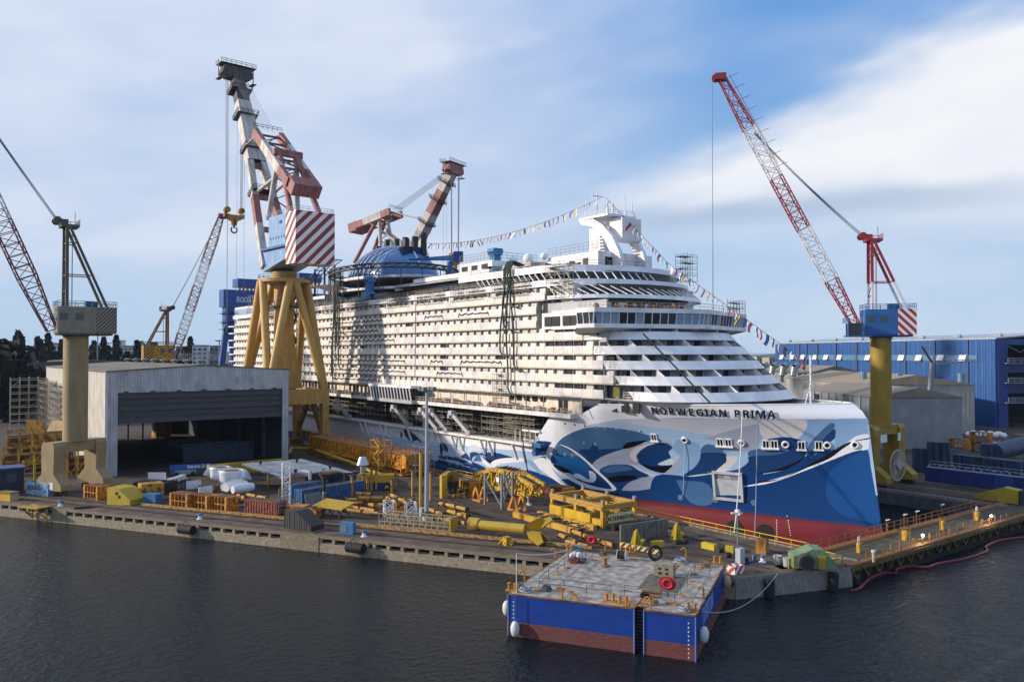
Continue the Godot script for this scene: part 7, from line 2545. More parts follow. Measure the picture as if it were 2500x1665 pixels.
func build_yard_more(orange: Material, yellow: Material, pale_y: Material, rust: Material, steel: Material, dark: Material, whitew: Material, blue: Material) -> void:
	var up := Vector3.UP
	# --- long orange box girder lying along the dock ---
	var t := thing("box_girder", "long orange steel girder with a row of open cells, lying along the dock edge", "girder", v3(94, QUAY, -187))
	var ora := mat("c98612", 0.55,0.0, "rust", v3(0.12,0.12,0.12))
	obj("web", box_mesh(v3(91.0,5.75,-187), v3(0.5,3.0,54)), ora, t)
	obj("rear_web", box_mesh(v3(97.2,5.0,-187), v3(0.5,4.4,54)), ora, t)
	obj("top_plate", box_mesh(v3(94.1,7.35,-187), v3(6.8,0.24,54.4)), mat("a8743a", 0.7,0.0, "rust"), t)
	obj("lower_flange", box_mesh(v3(92.4,2.95,-187), v3(4.4,0.4,54)), ora, t)
	obj("ledge", box_mesh(v3(90.6,4.3,-187), v3(1.3,0.28,54)), ora, t)
	obj("cell_back", box_mesh(v3(93.0,3.7,-187), v3(0.3,1.3,54)), mat("7d4c10", 0.7,0.0, "rust"), t)
	obj("end_plate", box_mesh(v3(94.1,5.1,-159.8), v3(6.6,4.4,0.5)), ora, t)
	for i in 20: obj("cell_rib", box_mesh(v3(91.4,3.68,-213.6 + i * 2.8), v3(2.8,1.1,0.28)), ora, t)
	var m := M.new()
	railing(m, [v3(90.4,4.4,-213), v3(90.4,4.4,-166)], 2.0,1.1,0.05)
	railing(m, [v3(91.0,7.5,-213.5), v3(91.0,7.5,-160), v3(97.3,7.5,-160), v3(97.3,7.5,-213.5)], 2.2,1.0,0.05,1)
	obj("railing", m, orange, t)
	for i in 9:
		m = M.new()
		var pts := []
		for j in 9: pts.append(v3(90.68,7.0 - 2.2 * sin(PI * j / 8.0), -208.0 + i * 5.2 + j * 0.32))
		m.path(pts, 0.06,4)
		obj("hanging_hose", m, rust, t)
	for i in 4: obj("support", box_mesh(v3(93.5,2.68,-209 + i * 15.0), v3(5.2,0.2,1.2)), dark, t)
	# stair tower at its end
	var st := thing("stair_tower", "yellow scaffold stair tower at the near end of the orange girder", "stair tower", v3(89.0, QUAY, -165.5))
	m = M.new()
	for s in [[86.6,-168.4], [89.9,-168.4], [86.6,-164.4], [89.9,-164.4], [88.2,-168.4], [88.2,-164.4]]: m.tube(v3(s[0], 2.6, s[1]), v3(s[0], 10.8, s[1]), 0.11,5)
	for k in 6: for z in [-168.4,-164.4]: m.tube(v3(86.6,3.4 + k * 1.4, z), v3(89.9,3.4 + k * 1.4, z), 0.08,4)
	for k in 6: for x in [86.6,89.9]: m.tube(v3(x, 3.4 + k * 1.4,-168.4), v3(x, 3.4 + k * 1.4,-164.4), 0.08,4)
	obj("frame", m, mat("b7832a", 0.6,0.0, "rust"), st)
	for k in 4:
		m = M.new()
		var z0 := -168.0 if k % 2 == 0 else -164.8
		var z1 := -164.8 if k % 2 == 0 else -168.0
		for x in [87.0,88.1]: m.bar(v3(x, 2.7 + k * 2.0, z0), v3(x, 4.7 + k * 2.0, z1), 0.1,0.2)
		for s in 7: m.box(v3(87.55,2.85 + k * 2.0 + s * 0.29, lerpf(z0, z1, (s + 0.5) / 7.0)), v3(1.0,0.05,0.3))
		obj("flight", m, mat("cfa83a", 0.55), st)
	scaffold("scaffolding", "ochre scaffold bay standing right of the stair tower by the orange girder", gd(92.0,-159.0), v3(5.0,0,0), v3(0,0,1.6), 5.2,4,4, "", 0.07,0.4)
	# --- yellow pipe rail and yellow-topped barrier in front of the dock road ---
	m = M.new()
	m.path([gd(82.6,-207.3) + up * 1.0, gd(87.2,-217.2) + up * 1.4, gd(90.8,-212.1) + up * 1.4, gd(87.5,-182) + up * 1.4, gd(84.3,-163.8) + up * 1.4, gd(83.1,-155.3) + up * 1.4, gd(81.5,-151.1) + up * 1.2, gd(78.1,-144.8) + up * 0.4], 0.42,8)
	tag(obj("pipeline", m, mat("b29c28", 0.55,0.0, "soft")), "thick yellow pipeline curving past the grey canopy towards the dock", "pipe")
	var f := from_to(gd(74.2,-150.2), gd(78.9,-146.6))
	t = thing("pump_skid", "yellow-topped blue skid at the end of the yellow pipeline", "skid", f.origin)
	obj("top", box_at(f, v3(3.6,2.3,-1.2), v3(7.4,1.5,3.0)), mat("c49b1c", 0.55,0.0, "soft"), t)
	obj("base", box_at(f, v3(3.7,0.8,-1.2), v3(7.0,1.5,2.8)), mat("1a2c5e", 0.55), t)
	t = thing("ventilator", "silver mushroom ventilator on a pipe behind the rusty posts", "ventilator", gd(76.5,-152.3))
	var vt := gd(76.5,-152.3)
	obj("stem", tube_mesh(vt, vt + up * 4.6,0.55,12), mat("9aa4ae", 0.35,0.6, ""), t)
	m = M.new()
	m.lathe(Transform3D(Basis(), vt + up * 4.4), [v2(0.6,0), v2(1.35,0.35), v2(1.25,0.6), v2(0.75,1.9), v2(0.05,2.0)], 16)
	obj("cowl", m, mat("b9c4ce", 0.3,0.5, ""), t)
	# --- grey canopy of sheets over the workplace ---
	t = thing("canopy", "low grey sheet roof with rusty front edge, before the white shed's door", "canopy", gd(61.1,-154.6))
	var qc := [v3(58.5,6.6,-173.5), v3(72.1,6.6,-173.4), v3(75.3,5.6,-154.3), v3(60.6,5.6,-155)]
	m = M.new()
	m.quad(qc[3], qc[2], qc[1], qc[0])
	for i in 4: m.quad(qc[i] - up * 0.25, qc[(i + 1) % 4] - up * 0.25, qc[(i + 1) % 4], qc[i])
	m.quad(qc[0] - up * 0.25, qc[1] - up * 0.25, qc[2] - up * 0.25, qc[3] - up * 0.25)
	obj("frame", m, mat("6d6a62", 0.8,0.0, "dirt"), t)
	var rng2 := RandomNumberGenerator.new()
	rng2.seed = 3
	for i in 9:
		for j in 6:
			var u0 := i / 9.0
			var u1 := (i + 1) / 9.0 - 0.003
			var v0 := j / 6.0
			var v1 := (j + 1) / 6.0 + 0.01
			var P := func(u: float, v: float) -> Vector3: return qc[3].lerp(qc[2], u).lerp(qc[0].lerp(qc[1], u), v) + up * (0.05 + 0.03 * (j % 2) + 0.02 * (i % 2))
			m = M.new()
			m.quad(P.call(u0, v0), P.call(u1, v0), P.call(u1, v1), P.call(u0, v1))
			m.quad(P.call(u0, v0) - up * 0.03, P.call(u1, v0) - up * 0.03, P.call(u1, v0), P.call(u0, v0))
			var hex: String = ["8f9aa6", "97a3af", "8a949e"][rng2.randi() % 3]
			if j == 0 and rng2.randf() < 0.75: hex = ["5e3528", "6b4030", "8c8a82"][rng2.randi() % 3]
			elif j == 1 and rng2.randf() < 0.4: hex = "c2ccd6"
			obj("roof_sheet", m, mat(hex, 0.55,0.0, "soft", v3(0.3,0.3,0.3)), t)
	for e in [[0.1,0.05], [0.9,0.05], [0.1,0.5], [0.9,0.95], [0.5,0.05]]:
		var p: Vector3 = qc[3].lerp(qc[2], e[0]).lerp(qc[0].lerp(qc[1], e[0]), e[1])
		obj("post", tube_mesh(v3(p.x, QUAY, p.z), p - up * 0.2,0.22,8), mat("9b8322", 0.6), t)
	for e in [[0.2,0.85], [0.75,0.8], [0.3,0.2], [0.85,0.25]]:
		var p: Vector3 = qc[3].lerp(qc[2], e[0]).lerp(qc[0].lerp(qc[1], e[0]), e[1])
		m = M.new()
		m.tube(p, p + up * 0.9,0.12,6,0.45)
		obj("roof_cone", m, dark, t)
	# yellow low wall behind it
	f = from_to(gd(54.2,-182.9), gd(72.9,-184.4))
	t = thing("yellow_beam", "long yellow steel beam behind the wrapped white pods", "beam", f.origin)
	obj("beam", box_at(f, v3(span(gd(54.2,-182.9), gd(72.9,-184.4)) * 0.5,1.9,0), v3(span(gd(54.2,-182.9), gd(72.9,-184.4)), 2.4,1.2)), mat("a8951f", 0.6,0.0, "soft"), t)
	# boom lift
	f = from_to(gd(48.8,-193), gd(56.4,-191.1))
	t = thing("boom_lift", "blue boom lift parked in the white shed's doorway", "boom lift", f.origin)
	m = M.new()
	m.box(f * v3(4.2,1.9,0), v3(8.6,1.1,1.0), f.basis)
	m.box(f * v3(1.0,1.3,0), v3(1.6,2.2,1.4), f.basis)
	var boom := obj("boom", m, mat("1c56a4", 0.45), t)
	var lt := text_part("lettering", "Genie Z-80", 0.75, mat("e8ecf2", 0.5,0.0, ""), boom, f * v3(6.2,1.95,0.53), Vector3.BACK, true, 0.02)
	lt.basis = f.basis
	obj("chassis", box_at(f, v3(3.2,0.8,0.4), v3(4.6,0.9,2.2)), mat("8c95a0", 0.5), t)
	for s in [[1.4,1.3], [4.8,1.3], [1.4,-0.9], [4.8,-0.9]]:
		m = M.new()
		m.tube(f * v3(s[0], 0.5, s[1]), f * v3(s[0], 0.5, s[1] + 0.4), 0.5,14)
		obj("wheel", m, dark, t)
	# wrapped propulsion pods: a drum with two flaring horns
	var wrap := whitew
	var k := 0
	for p in [[gd(55.9,-180.1), 0.8, "farther of the two big white-wrapped drums with flaring horns"], [gd(55.1,-169.7), 0.95, "nearer of the two big white-wrapped drums with flaring horns"]]:
		var o: Vector3 = p[0]
		var s: float = p[1]
		t = thing("wrapped_pod", p[2] + ", before the shed", "machinery", o, 0.0, "wrapped pods")
		m = M.new()
		m.lathe(Transform3D(Basis(), o), [v2(2.2 * s, 0.3), v2(2.5 * s, 1.4 * s), v2(2.7 * s, 3.4 * s), v2(2.6 * s, 3.7 * s), v2(2.2 * s, 3.6 * s), v2(0.05,3.5 * s)], 24)
		obj("drum", m, wrap, t)
		obj("top_stain", tube_mesh(o + up * 3.66 * s, o + up * 3.72 * s, 1.6 * s, 20), mat("8d6a58", 0.8,0.0, "rust", v3(0.6,0.6,0.6)), t)
		for e in [-1.0,1.0]:
			m = M.new()
			var dr: Vector3 = v3(0.8,0.0,0.6) * e
			var pts := [[o + dr * 1.2 * s + up * 1.7 * s, 1.5], [o + dr * 2.6 * s + up * 2.1 * s, 1.2], [o + dr * 3.5 * s + up * 2.7 * s, 1.5]]
			for i in 2: m.tube(pts[i][0], pts[i + 1][0], pts[i][1] * s, 16, pts[i + 1][1] * s, i == 1)
			obj("horn", m, wrap, t)
	for p in [[gd(51.3,-162.7), gd(56.1,-166.4), "leftmost"], [gd(51.4,-161.4), gd(56.1,-163.9), "middle"], [gd(51.8,-158.8), gd(56.1,-159.6), "rightmost and nearest"]]:
		var a: Vector3 = p[0] + up * 1.15
		var b: Vector3 = p[1] + up * 1.2
		t = thing("wrapped_shaft", p[2] + " of the three white-wrapped barrels lying side by side", "machinery", p[0], 0.0, "wrapped barrels")
		m = M.new()
		m.tube(a, a.lerp(b, 0.2), 0.75,18,0.95)
		m.tube(a.lerp(b, 0.2), a.lerp(b, 0.75), 0.95,18,1.0, false)
		m.tube(a.lerp(b, 0.75), b, 1.0,18,0.75)
		obj("barrel", m, wrap, t)
		obj("cradle", box_mesh(v3((a.x + b.x) / 2,2.75, (a.z + b.z) / 2), v3(3.0,0.3,2.4)), dark, t)
	# white panels and dark stacks round them
	for p in [[gd(42.3,-184.8), gd(45.3,-182.5), 2.2, "white panel standing on end behind the black flat stacks"], [gd(46.3,-170.7), gd(49.3,-171), 1.7, "white panel standing on edge, left of the nearest one"], [gd(46.1,-161.4), gd(48.9,-162.1), 1.7, "nearest white panel standing on edge before the wrapped pods"]]:
		f = from_to(p[0], p[1])
		t = thing("white_board", p[3], "panel", f.origin, 0.0, "white panels")
		obj("sheet", box_at(f, v3(span(p[0], p[1]) * 0.5, p[2] * 0.5 + 0.15,0), v3(span(p[0], p[1]), p[2], 0.18)), whitew, t)
		obj("foot", box_at(f, v3(span(p[0], p[1]) * 0.5,0.1,-0.5), v3(span(p[0], p[1]), 0.2,1.2)), steel, t)
	f = from_to(gd(44.2,-178), gd(49.9,-184.7))
	t = thing("section_bundle", "bundle of long white beams slanting behind the dark racks", "beams", f.origin)
	for i in 5: obj("beam", box_at(f, v3(4.6,0.5 + 0.5 * (i / 3), -0.6 * (i % 3) - 0.2 * (i / 3)), v3(9.0,0.42,0.42)), whitew, t)
	f = from_to(gd(36.8,-172.5), gd(41.1,-168.1))
	t = thing("plate_stack", "stack of black steel flats with thin packing, left before the shed", "steel stack", f.origin)
	for i in 6: obj("flat", box_at(f, v3(3.4,0.25 + i * 0.38,-1.8), v3(7.0 - 0.3 * (i % 2), 0.32,4.2)), mat("17181c", 0.6), t)
	obj("top_board", box_at(f, v3(3.2,2.5,-1.8), v3(4.4,0.12,2.0)), mat("5b4638", 0.8), t)
	f = from_to(gd(44,-171.8), gd(46.5,-171.2))
	t = thing("dark_rack", "black steel rack frames between the black stack and the white panels", "rack", f.origin)
	for i in 5:
		m = M.new()
		m.bar(f * v3(i * 0.8,0,0), f * v3(i * 0.8,2.0,0), 0.2)
		m.bar(f * v3(i * 0.8,0,-2.0), f * v3(i * 0.8,2.0,-2.0), 0.2)
		m.box(f * v3(i * 0.8,1.2,-1.0), v3(0.15,1.6,2.0), f.basis)
		obj("frame", m, dark, t)
	f = from_to(gd(48,-164), gd(51.5,-164.9))
	t = thing("pallet_group", "brown timber cradles between the white panels and the wrapped barrels", "cradles", f.origin)
	for i in 6: obj("timber", box_at(f.rotated_local(up, 0.5 * (i % 3)), v3(0.5 + i * 0.8,0.5 + 0.2 * (i % 2), -0.6 * (i % 3)), v3(1.8,0.5,0.5)), mat("6d4a26", 0.8,0.0, "rust"), t)
	# --- yellow lifting truss on its grey stand ---
	var X := 92.0
	t = thing("lifting_truss", "big bright yellow lifting truss with pointed ends, on a grey stand by the dock", "lifting beam", v3(X, QUAY, -136))
	var bot := [v3(92,4.39,-135), v3(92,4.26,-115.9)]
	var topp := [v3(92,6.06,-134.1), v3(92,7.79,-127.7), v3(92,7.75,-121.8), v3(92,6.11,-114.9)]
	for dx in [0.0,2.6]:
		var off := v3(dx, 0,0)
		m = M.new()
		m.bar(bot[0] + off, bot[1] + off, 0.6,0.7)
		obj("bottom_chord", m, yellow, t)
		for i in 3:
			m = M.new()
			m.bar(topp[i] + off, topp[i + 1] + off, 0.55,0.75)
			obj("top_chord", m, yellow, t)
		var n := 16
		for i in n:
			var fa := float(i) / n
			var fb := float(i + 1) / n
			var pa: Vector3 = bot[0].lerp(bot[1], fa) if i % 2 == 0 else along3(topp, fa)
			var pb: Vector3 = bot[0].lerp(bot[1], fb) if i % 2 == 1 else along3(topp, fb)
			m = M.new()
			m.bar(pa + off, pb + off, 0.28)
			obj("diagonal", m, yellow, t)
		for e in [[bot[0], topp[0]], [bot[1], topp[3]]]:
			m = M.new()
			m.bar(e[0] + off, e[1] + off, 0.4)
			obj("end_post", m, yellow, t)
	for i in 9:
		m = M.new()
		var p: Vector3 = bot[0].lerp(bot[1], (i + 0.5) / 9.0)
		m.bar(p, p + v3(2.6,0,0), 0.25)
		obj("cross_tie", m, yellow, t)
	for e in [0.12,0.74,0.97]:
		var p: Vector3 = bot[0].lerp(bot[1], e)
		m = M.new()
		m.bar(p, p - up * 1.1,0.3)
		m.tube(p - up * 2.1 + v3(-0.3,0,0), p - up * 2.1 + v3(0.3,0,0), 0.9,16)
		m.bar(p - up * 3.0, p - up * 3.8,0.25)
		obj("hook_sheave", m, mat("c9c7c0", 0.5,0.3, "soft"), t)
	m = M.new()
	for i in 14: m.tube(along3(topp, 0.36 + i * 0.022) + v3(0.3,0.5,0), along3(topp, 0.38 + i * 0.022) + v3(2.2,0.4 + 0.2 * (i % 3), 0.6), 0.08,5)
	obj("coiled_wires", m, mat("4a4640", 0.7,0.3, ""), t)
	obj("notice", box_mesh(v3(91.6,6.1,-125.5), v3(0.08,0.9,0.9)), mat("dfe3ea", 0.5,0.0, ""), t)
	t = thing("truss_stand", "grey braced steel stand carrying the yellow lifting truss", "stand", gd(85.1,-117.8))
	var lg := [gd(85.7,-121.3), gd(85.6,-116), gd(91,-122.5), gd(91.2,-120.2)]
	for p in lg:
		m = M.new()
		m.bar(p, v3(p.x, 8.2, p.z), 0.4)
		obj("leg", m, steel, t)
	m = M.new()
	m.bar(lg[0] + up * 5, lg[1] + up * 0.4,0.22)
	m.bar(lg[1] + up * 5, lg[3] + up * 0.4,0.2)
	m.bar(lg[3] + up * 5, lg[1] + up * 0.4,0.2)
	m.bar(lg[2] + up * 5, lg[3] + up * 0.4,0.2)
	m.bar(lg[0] + up * 2, lg[2] + up * 2,0.2)
	obj("braces", m, steel, t)
	for p in [[gd(87.2,-125.4), "orange A-shaped foot under the left end of the lifting truss"], [gd(87,-113.5), "orange A-shaped foot under the right end of the lifting truss"]]:
		var o: Vector3 = p[0]
		t = thing("orange_trestle", p[1], "trestle", o, 0.0, "orange trestle feet")
		for e in [-1.0,1.0]:
			m = M.new()
			m.bar(o + v3(e * 0.9,0,-1.2), o + v3(e * 0.9,2.6,0.2), 0.25,0.5)
			m.bar(o + v3(e * 0.9,0,1.6), o + v3(e * 0.9,2.5,0.4), 0.22,0.4)
			m.bar(o + v3(e * 0.9,0.2,-1.4), o + v3(e * 0.9,0.2,1.8), 0.3,0.35)
			obj("side_frame", m, mat("c07a1c", 0.6,0.0, "soft"), t)
	# --- yellow spreader frame ---
	f = from_to(gd(89.1,-106.4), gd(88.5,-93.1))
	t = thing("spreader_frame", "yellow square lifting frame lettered ALTERNATORE on its near end", "lifting frame", f.origin)
	var L := span(gd(89.1,-106.4), gd(88.5,-93.1))
	var W := 6.8
	for y in [1.0,3.4]:
		for z in [0.0, -W]:
			m = M.new()
			m.bar(f * v3(0, y, z), f * v3(L, y, z), 0.7,0.9)
			obj("side_beam", m, mat("c9a416", 0.55,0.0, "soft") if y < 2 else pale_y, t)
		for x in [0.3, L * 0.55, L]:
			m = M.new()
			m.bar(f * v3(x, y, 0), f * v3(x, y, -W), 0.6,0.8)
			obj("cross_beam", m, pale_y, t)
	for x in [0.3, L * 0.5, L]:
		for z in [0.0, -W]:
			m = M.new()
			m.bar(f * v3(x, 0, z), f * v3(x, 4.0, z), 0.55)
			obj("post", m, yellow, t)
			m = M.new()
			m.tube(f * v3(x, 4.3, z - 0.2), f * v3(x, 4.3, z + 0.2), 0.35,10)
			obj("lifting_eye", m, steel, t)
	obj("side_plate", box_at(f, v3(L * 0.42,1.3,0.5), v3(L * 0.8,1.5,0.25)), mat("c9a416", 0.5,0.0, "soft"), t)
	var np := obj("name_plate", box_at(f, v3(L + 0.5,1.6, -W * 0.5), v3(0.2,1.4, W * 0.8)), mat("cfc394", 0.6,0.0, "soft"), t)
	var lt2 := text_part("lettering", "ALTERNATORE", 0.62, mat("1b1a18", 0.6,0.0, ""), np, f * v3(L + 0.63,1.6, -W * 0.5), Vector3.BACK, true, 0.03)
	lt2.basis = Basis(-f.basis.z, up, f.basis.x)
	m = M.new()
	m.tube(f * v3(L + 1.6,0.45, -W * 0.1), f * v3(L + 2.0,0.45, -W * 0.95), 0.5,14)
	tag(obj("rubber_fender", m, mat("141416", 0.8)), "black rubber cylinder lying in front of the ALTERNATORE frame", "fender")
	# flat yellow beams with ropes between them
	for q in [[gd(83,-109.3), gd(82.4,-92.7), "near yellow beam lying flat beside the crane rail, ropes behind it"], [gd(86.7,-107.3), gd(86.5,-93.1), "far yellow beam lying flat, ropes heaped before it"]]:
		f = from_to(q[0], q[1])
		t = thing("flat_beam", q[2], "beam", f.origin, 0.0, "flat yellow beams")
		var ll := span(q[0], q[1])
		obj("beam", box_at(f, v3(ll * 0.5,0.45,-0.3), v3(ll, 0.85,0.7)), mat("c99a2e", 0.55,0.0, "soft"), t)
		for i in 4: obj("collar", box_at(f, v3(ll * (i + 0.5) / 4,0.45,-0.3), v3(0.3,1.0,0.85)), mat("a67c22", 0.6), t)
	m = M.new()
	var r3 := RandomNumberGenerator.new()
	r3.seed = 12
	for i in 90:
		var fx := r3.randf()
		var p := gd(85.1,-107.7).lerp(gd(84.5,-93.2), fx) + v3(r3.randf_range(-1.4,1.2), r3.randf_range(0.1,0.8), r3.randf_range(-0.6,0.6))
		m.tube(p, p + v3(r3.randf_range(-0.8,0.8), r3.randf_range(-0.3,0.3), r3.randf_range(0.5,2.0)), 0.12,5)
	stuff(tag(obj("wire_heap", m, mat("4e473a", 0.8)), "heap of dark wire slings between the flat yellow beams", "wires"))
	# lying yellow column with a finned foot
	t = thing("lying_column", "yellow column lying on a stand, star-shaped foot plates at its right end", "column", gd(70.1,-95.6))
	m = M.new()
	m.tube(gd(69.3,-101.8) + up * 1.8, gd(73.6,-93.9) + up * 1.8,0.75,16)
	obj("tube", m, mat("b4962a", 0.55,0.0, "soft"), t)
	m = M.new()
	m.tube(gd(69.3,-102.2) + up * 1.8, gd(70.1,-100.6) + up * 1.8,1.0,14)
	obj("head", m, mat("a38a22", 0.6,0.0, "rust"), t)
	var ce := gd(73.8,-93.8) + up * 1.8
	for i in 4:
		m = M.new()
		var an := TAU * i / 4 + 0.6
		m.prism(PackedVector2Array([v2(0,0.3), v2(2.2,0.3), v2(3.4,2.2), v2(2.8,2.9), v2(0.8,1.6)]), Transform3D(Basis(from_to(gd(69.3,-101.8), gd(73.6,-93.9)).basis.x, an) * from_to(gd(69.3,-101.8), gd(73.6,-93.9)).basis, ce), -0.12,0.12)
		obj("fin", m, mat("a98c1e", 0.6,0.0, "soft"), t)
	m = M.new()
	m.bar(gd(70.2,-93.9), gd(70.2,-93.9) + up * 1.2,0.9)
	m.bar(gd(69.2,-94.7), gd(70.5,-94.6) + up * 1.0,0.2)
	m.bar(gd(70.5,-93.1), gd(70.4,-94.1) + up * 1.0,0.5)
	obj("stand", m, yellow, t)
	# concrete barrier, triangular yellow stands, yellow blocks, striped beam
	f = from_to(gd(84.1,-84.7), gd(92.2,-83.8))
	t = thing("concrete_barrier", "grey concrete wall panel standing alone beyond the pontoon", "barrier", f.origin)
	for i in 4: obj("panel", box_at(f, v3(1.2 + i * 2.28,1.3,-0.2), gd(2.22,0.35)), mat("75787a", 0.85,0.0, "stain", v3(0.3,0.15,0.3)), t)
	for q in [[gd(83.7,-81.2), "yellow triangular bracket on the quay just behind the striped beam"], [gd(91.8,-80.8), "yellow triangular bracket on the quay beside the concrete barrier"]]:
		t = thing("stand_bracket", q[1], "bracket", q[0], 0.5, "yellow triangular brackets")
		m = M.new()
		m.prism(PackedVector2Array([v2(-1.3,0), v2(1.4,0), v2(0.5,2.6), v2(-0.2,2.6)]), Transform3D(), -0.12,0.12)
		m.prism(PackedVector2Array([v2(-1.0,0), v2(1.0,0), v2(0.3,2.4), v2(-0.3,2.4)]), Transform3D(Basis(up, PI / 2), Vector3.ZERO), -0.12,0.12)
		obj("gussets", m, mat("c0a81e", 0.55,0.0, "soft"), t, true)
		obj("base_beam", local_box(v3(1.6,0.25,0), v3(5.0,0.5,0.6)), mat("c0a81e", 0.55), t, true)
	var yb := [[gd(91.1,-75.6), gd(91.2,-73.4), "longer low yellow block on the quay near the dock railing"], [gd(91.7,-71.9), gd(92.2,-70.9), "short yellow block beside the camera mast"], [gd(85.6,-79.8), gd(87.3,-79.1), "yellow block near the triangular brackets"]]
	for q in yb:
		f = from_to(q[0], q[1])
		t = thing("yellow_block", q[2], "block", f.origin, 0.0, "yellow blocks")
		obj("block", box_at(f, v3(span(q[0], q[1]) * 0.5,0.45,-0.4), v3(span(q[0], q[1]), 0.85,0.8)), mat("c9ae1e", 0.6,0.0, "soft"), t)
	f = from_to(gd(80.8,-81.6), gd(81.6,-74.7))
	t = thing("striped_beam", "black and yellow striped beam on the quay behind the pontoon", "beam", f.origin)
	t.transform = f
	obj("beam", uv_box(v3(span(gd(80.8,-81.6), gd(81.6,-74.7)) * 0.5,0.9,-0.2), v3(span(gd(80.8,-81.6), gd(81.6,-74.7)), 0.6,0.4)), striped("c4ae6a", "2a2620", 1.0), t, true)
	# orange bracket block, bins, bollards
	t = thing("dock_bracket", "brown-orange steel bracket before the dock railing under the hanging ropes", "bracket", gd(95.6,-68.6))
	m = M.new()
	m.prism(PackedVector2Array([v2(-0.7,0), v2(1.0,0), v2(0.6,2.0), v2(-0.7,2.2)]), Transform3D(Basis(up, 0.3), gd(95.6,-68.6)), -0.7,0.7)
	obj("body", m, mat("a0702e", 0.65,0.0, "rust"), t)
	for q in [[gd(92.4,-63.9), "left of two dented white drums beside the green winch"], [gd(92.3,-62.4), "right of two dented white drums beside the green winch"]]:
		t = thing("white_drum", q[1], "drum", q[0], 0.0, "white drums")
		m = M.new()
		m.lathe(Transform3D(Basis(), q[0]), [v2(0.05,0.02), v2(0.5,0.02), v2(0.56,0.9), v2(0.6,1.1), v2(0.5,1.12), v2(0.05,1.0)], 14)
		obj("shell", m, mat("b9bcc0", 0.6,0.0, "dirt", v3(0.9,0.9,0.9)), t)
	var bol := [[gd(23.3,-167), "white and blue mooring bollard at the yellow platform, far left"], [gd(40.1,-139.6), "white and blue mooring bollard above the left black fender"], [gd(56.1,-111.2), "white and blue mooring bollard above the right black fender"], [gd(91.5,-65.6), "white and blue bollard between the camera mast and the white drums"]]
	var b0: Node3D = null
	for q in bol:
		if b0 == null:
			b0 = thing("mooring_bollard", q[1], "bollard", q[0], 0.0, "white and blue bollards")
			m = M.new()
			m.lathe(Transform3D(), [v2(0.5,0), v2(0.5,0.1), v2(0.3,0.15), v2(0.26,0.6)], 12)
			obj("stem", m, whitew, b0, true)
			m = M.new()
			m.blob(v3(0.12,0.75,0), v3(0.55,0.26,0.36), 10)
			obj("horn", m, mat("3f6da6", 0.5), b0, true)
		else:
			dup(b0, q[0], 0.4, q[1])
	t = thing("fallen_bollard", "dark blue cast bollard with two horns at the camera mast's cabinet", "bollard", gd(90.2,-66.6))
	m = M.new()
	for e in [-0.6,0.6]: m.tube(gd(90.2,-66.6) + v3(e, 0,0), gd(90.2,-66.6) + v3(e * 1.5,0.8,0), 0.22,10,0.3)
	m.box(gd(90.2,-66.6) + up * 0.1, v3(2.0,0.2,0.7))
	obj("casting", m, mat("1d3c66", 0.5), t)
	# mooring winch, grey-green
	f = from_to(gd(90.2,-60.1), gd(93.6,-57))
	var o := gd(93.1,-59.8)
	t = thing("mooring_winch", "grey-green mooring winch with an open drum at the quay corner", "winch", o)
	m = M.new()
	m.prism(PackedVector2Array([v2(-2.0,0.2), v2(3.4,0.2), v2(3.4,0.9), v2(1.8,2.6), v2(0.4,2.7), v2(-1.0,2.0), v2(-2.0,1.8)]), Transform3D(from_to(gd(90.2,-60.1), gd(93.6,-57)).basis, o), -2.6,0.4)
	obj("casing", m, mat("7d9a74", 0.6,0.0, "dirt", v3(0.4,0.4,0.4)), t)
	m = M.new()
	var ax := f.basis.z
	m.tube(o + up * 1.2 - f.basis.x * 0.6 + ax * 0.3, o + up * 1.2 - f.basis.x * 0.6 + ax * 1.5,1.0,18)
	obj("drum", m, mat("4a4d48", 0.7,0.2, "dirt"), t)
	m = M.new()
	m.tube(o + up * 1.2 - f.basis.x * 0.6 + ax * 1.4, o + up * 1.2 - f.basis.x * 0.6 + ax * 1.56,0.72,18)
	obj("drum_mouth", m, dark, t)
	obj("yellow_panel", box_at(Transform3D(f.basis, o), v3(1.5,1.0,0.5), v3(0.9,1.6,0.2)), mat("b39b28", 0.6), t)
	# railings
	var yr := mat("bfa524", 0.5,0.0, "")
	for q in [[[gd(101.0,-158), gd(101.0,-118)], "yellow", "yellow dock-edge railing from the lifting truss to the ALTERNATORE frame"], [[gd(101.0,-117.6), gd(101.0,-65.0), gd(99.6,-63.5)], "yellow", "yellow dock-edge railing from the ALTERNATORE frame to the gate"], [[gd(91.4,-61.6), gd(98.3,-58.2), gd(98.6,-61.5)], "y2", "short yellow railing at the quay corner beside the green winch"], [[v3(158.6,3.1,-300), v3(158.6,3.1,-66)], "grey", "low rusty railing along the far dock edge"]]:
		t = thing("railing", q[2], "railing", q[0][0])
		m = M.new()
		railing(m, q[0], 2.6,1.3,0.07)
		obj("rails_and_posts", m, yr if q[1] != "grey" else mat("7d6a50", 0.6), t)
	# --- far left yard: scaffolds and yellow frames ---
	scaffold("scaffolding", "tall grey scaffold in front of the narrow rear shed", v3(25.4, QUAY, -275), v3(9.5,0,-1), v3(0,0,-2.2), 20.0,4,10, "", 0.08,0.85)
	scaffold("scaffolding", "tall grey scaffold against the white shed's left wall, far section", v3(35.6, QUAY, -288), v3(0,0,24), v3(-1.6,0,0), 19.0,9,10, "", 0.08,0.85)
	scaffold("scaffolding", "grey scaffold against the white shed's left wall, behind the beige column", v3(35.6, QUAY, -262), v3(0,0,16), v3(-1.6,0,0), 17.5,6,9, "", 0.08,0.85)
	var r4 := RandomNumberGenerator.new()
	r4.seed = 31
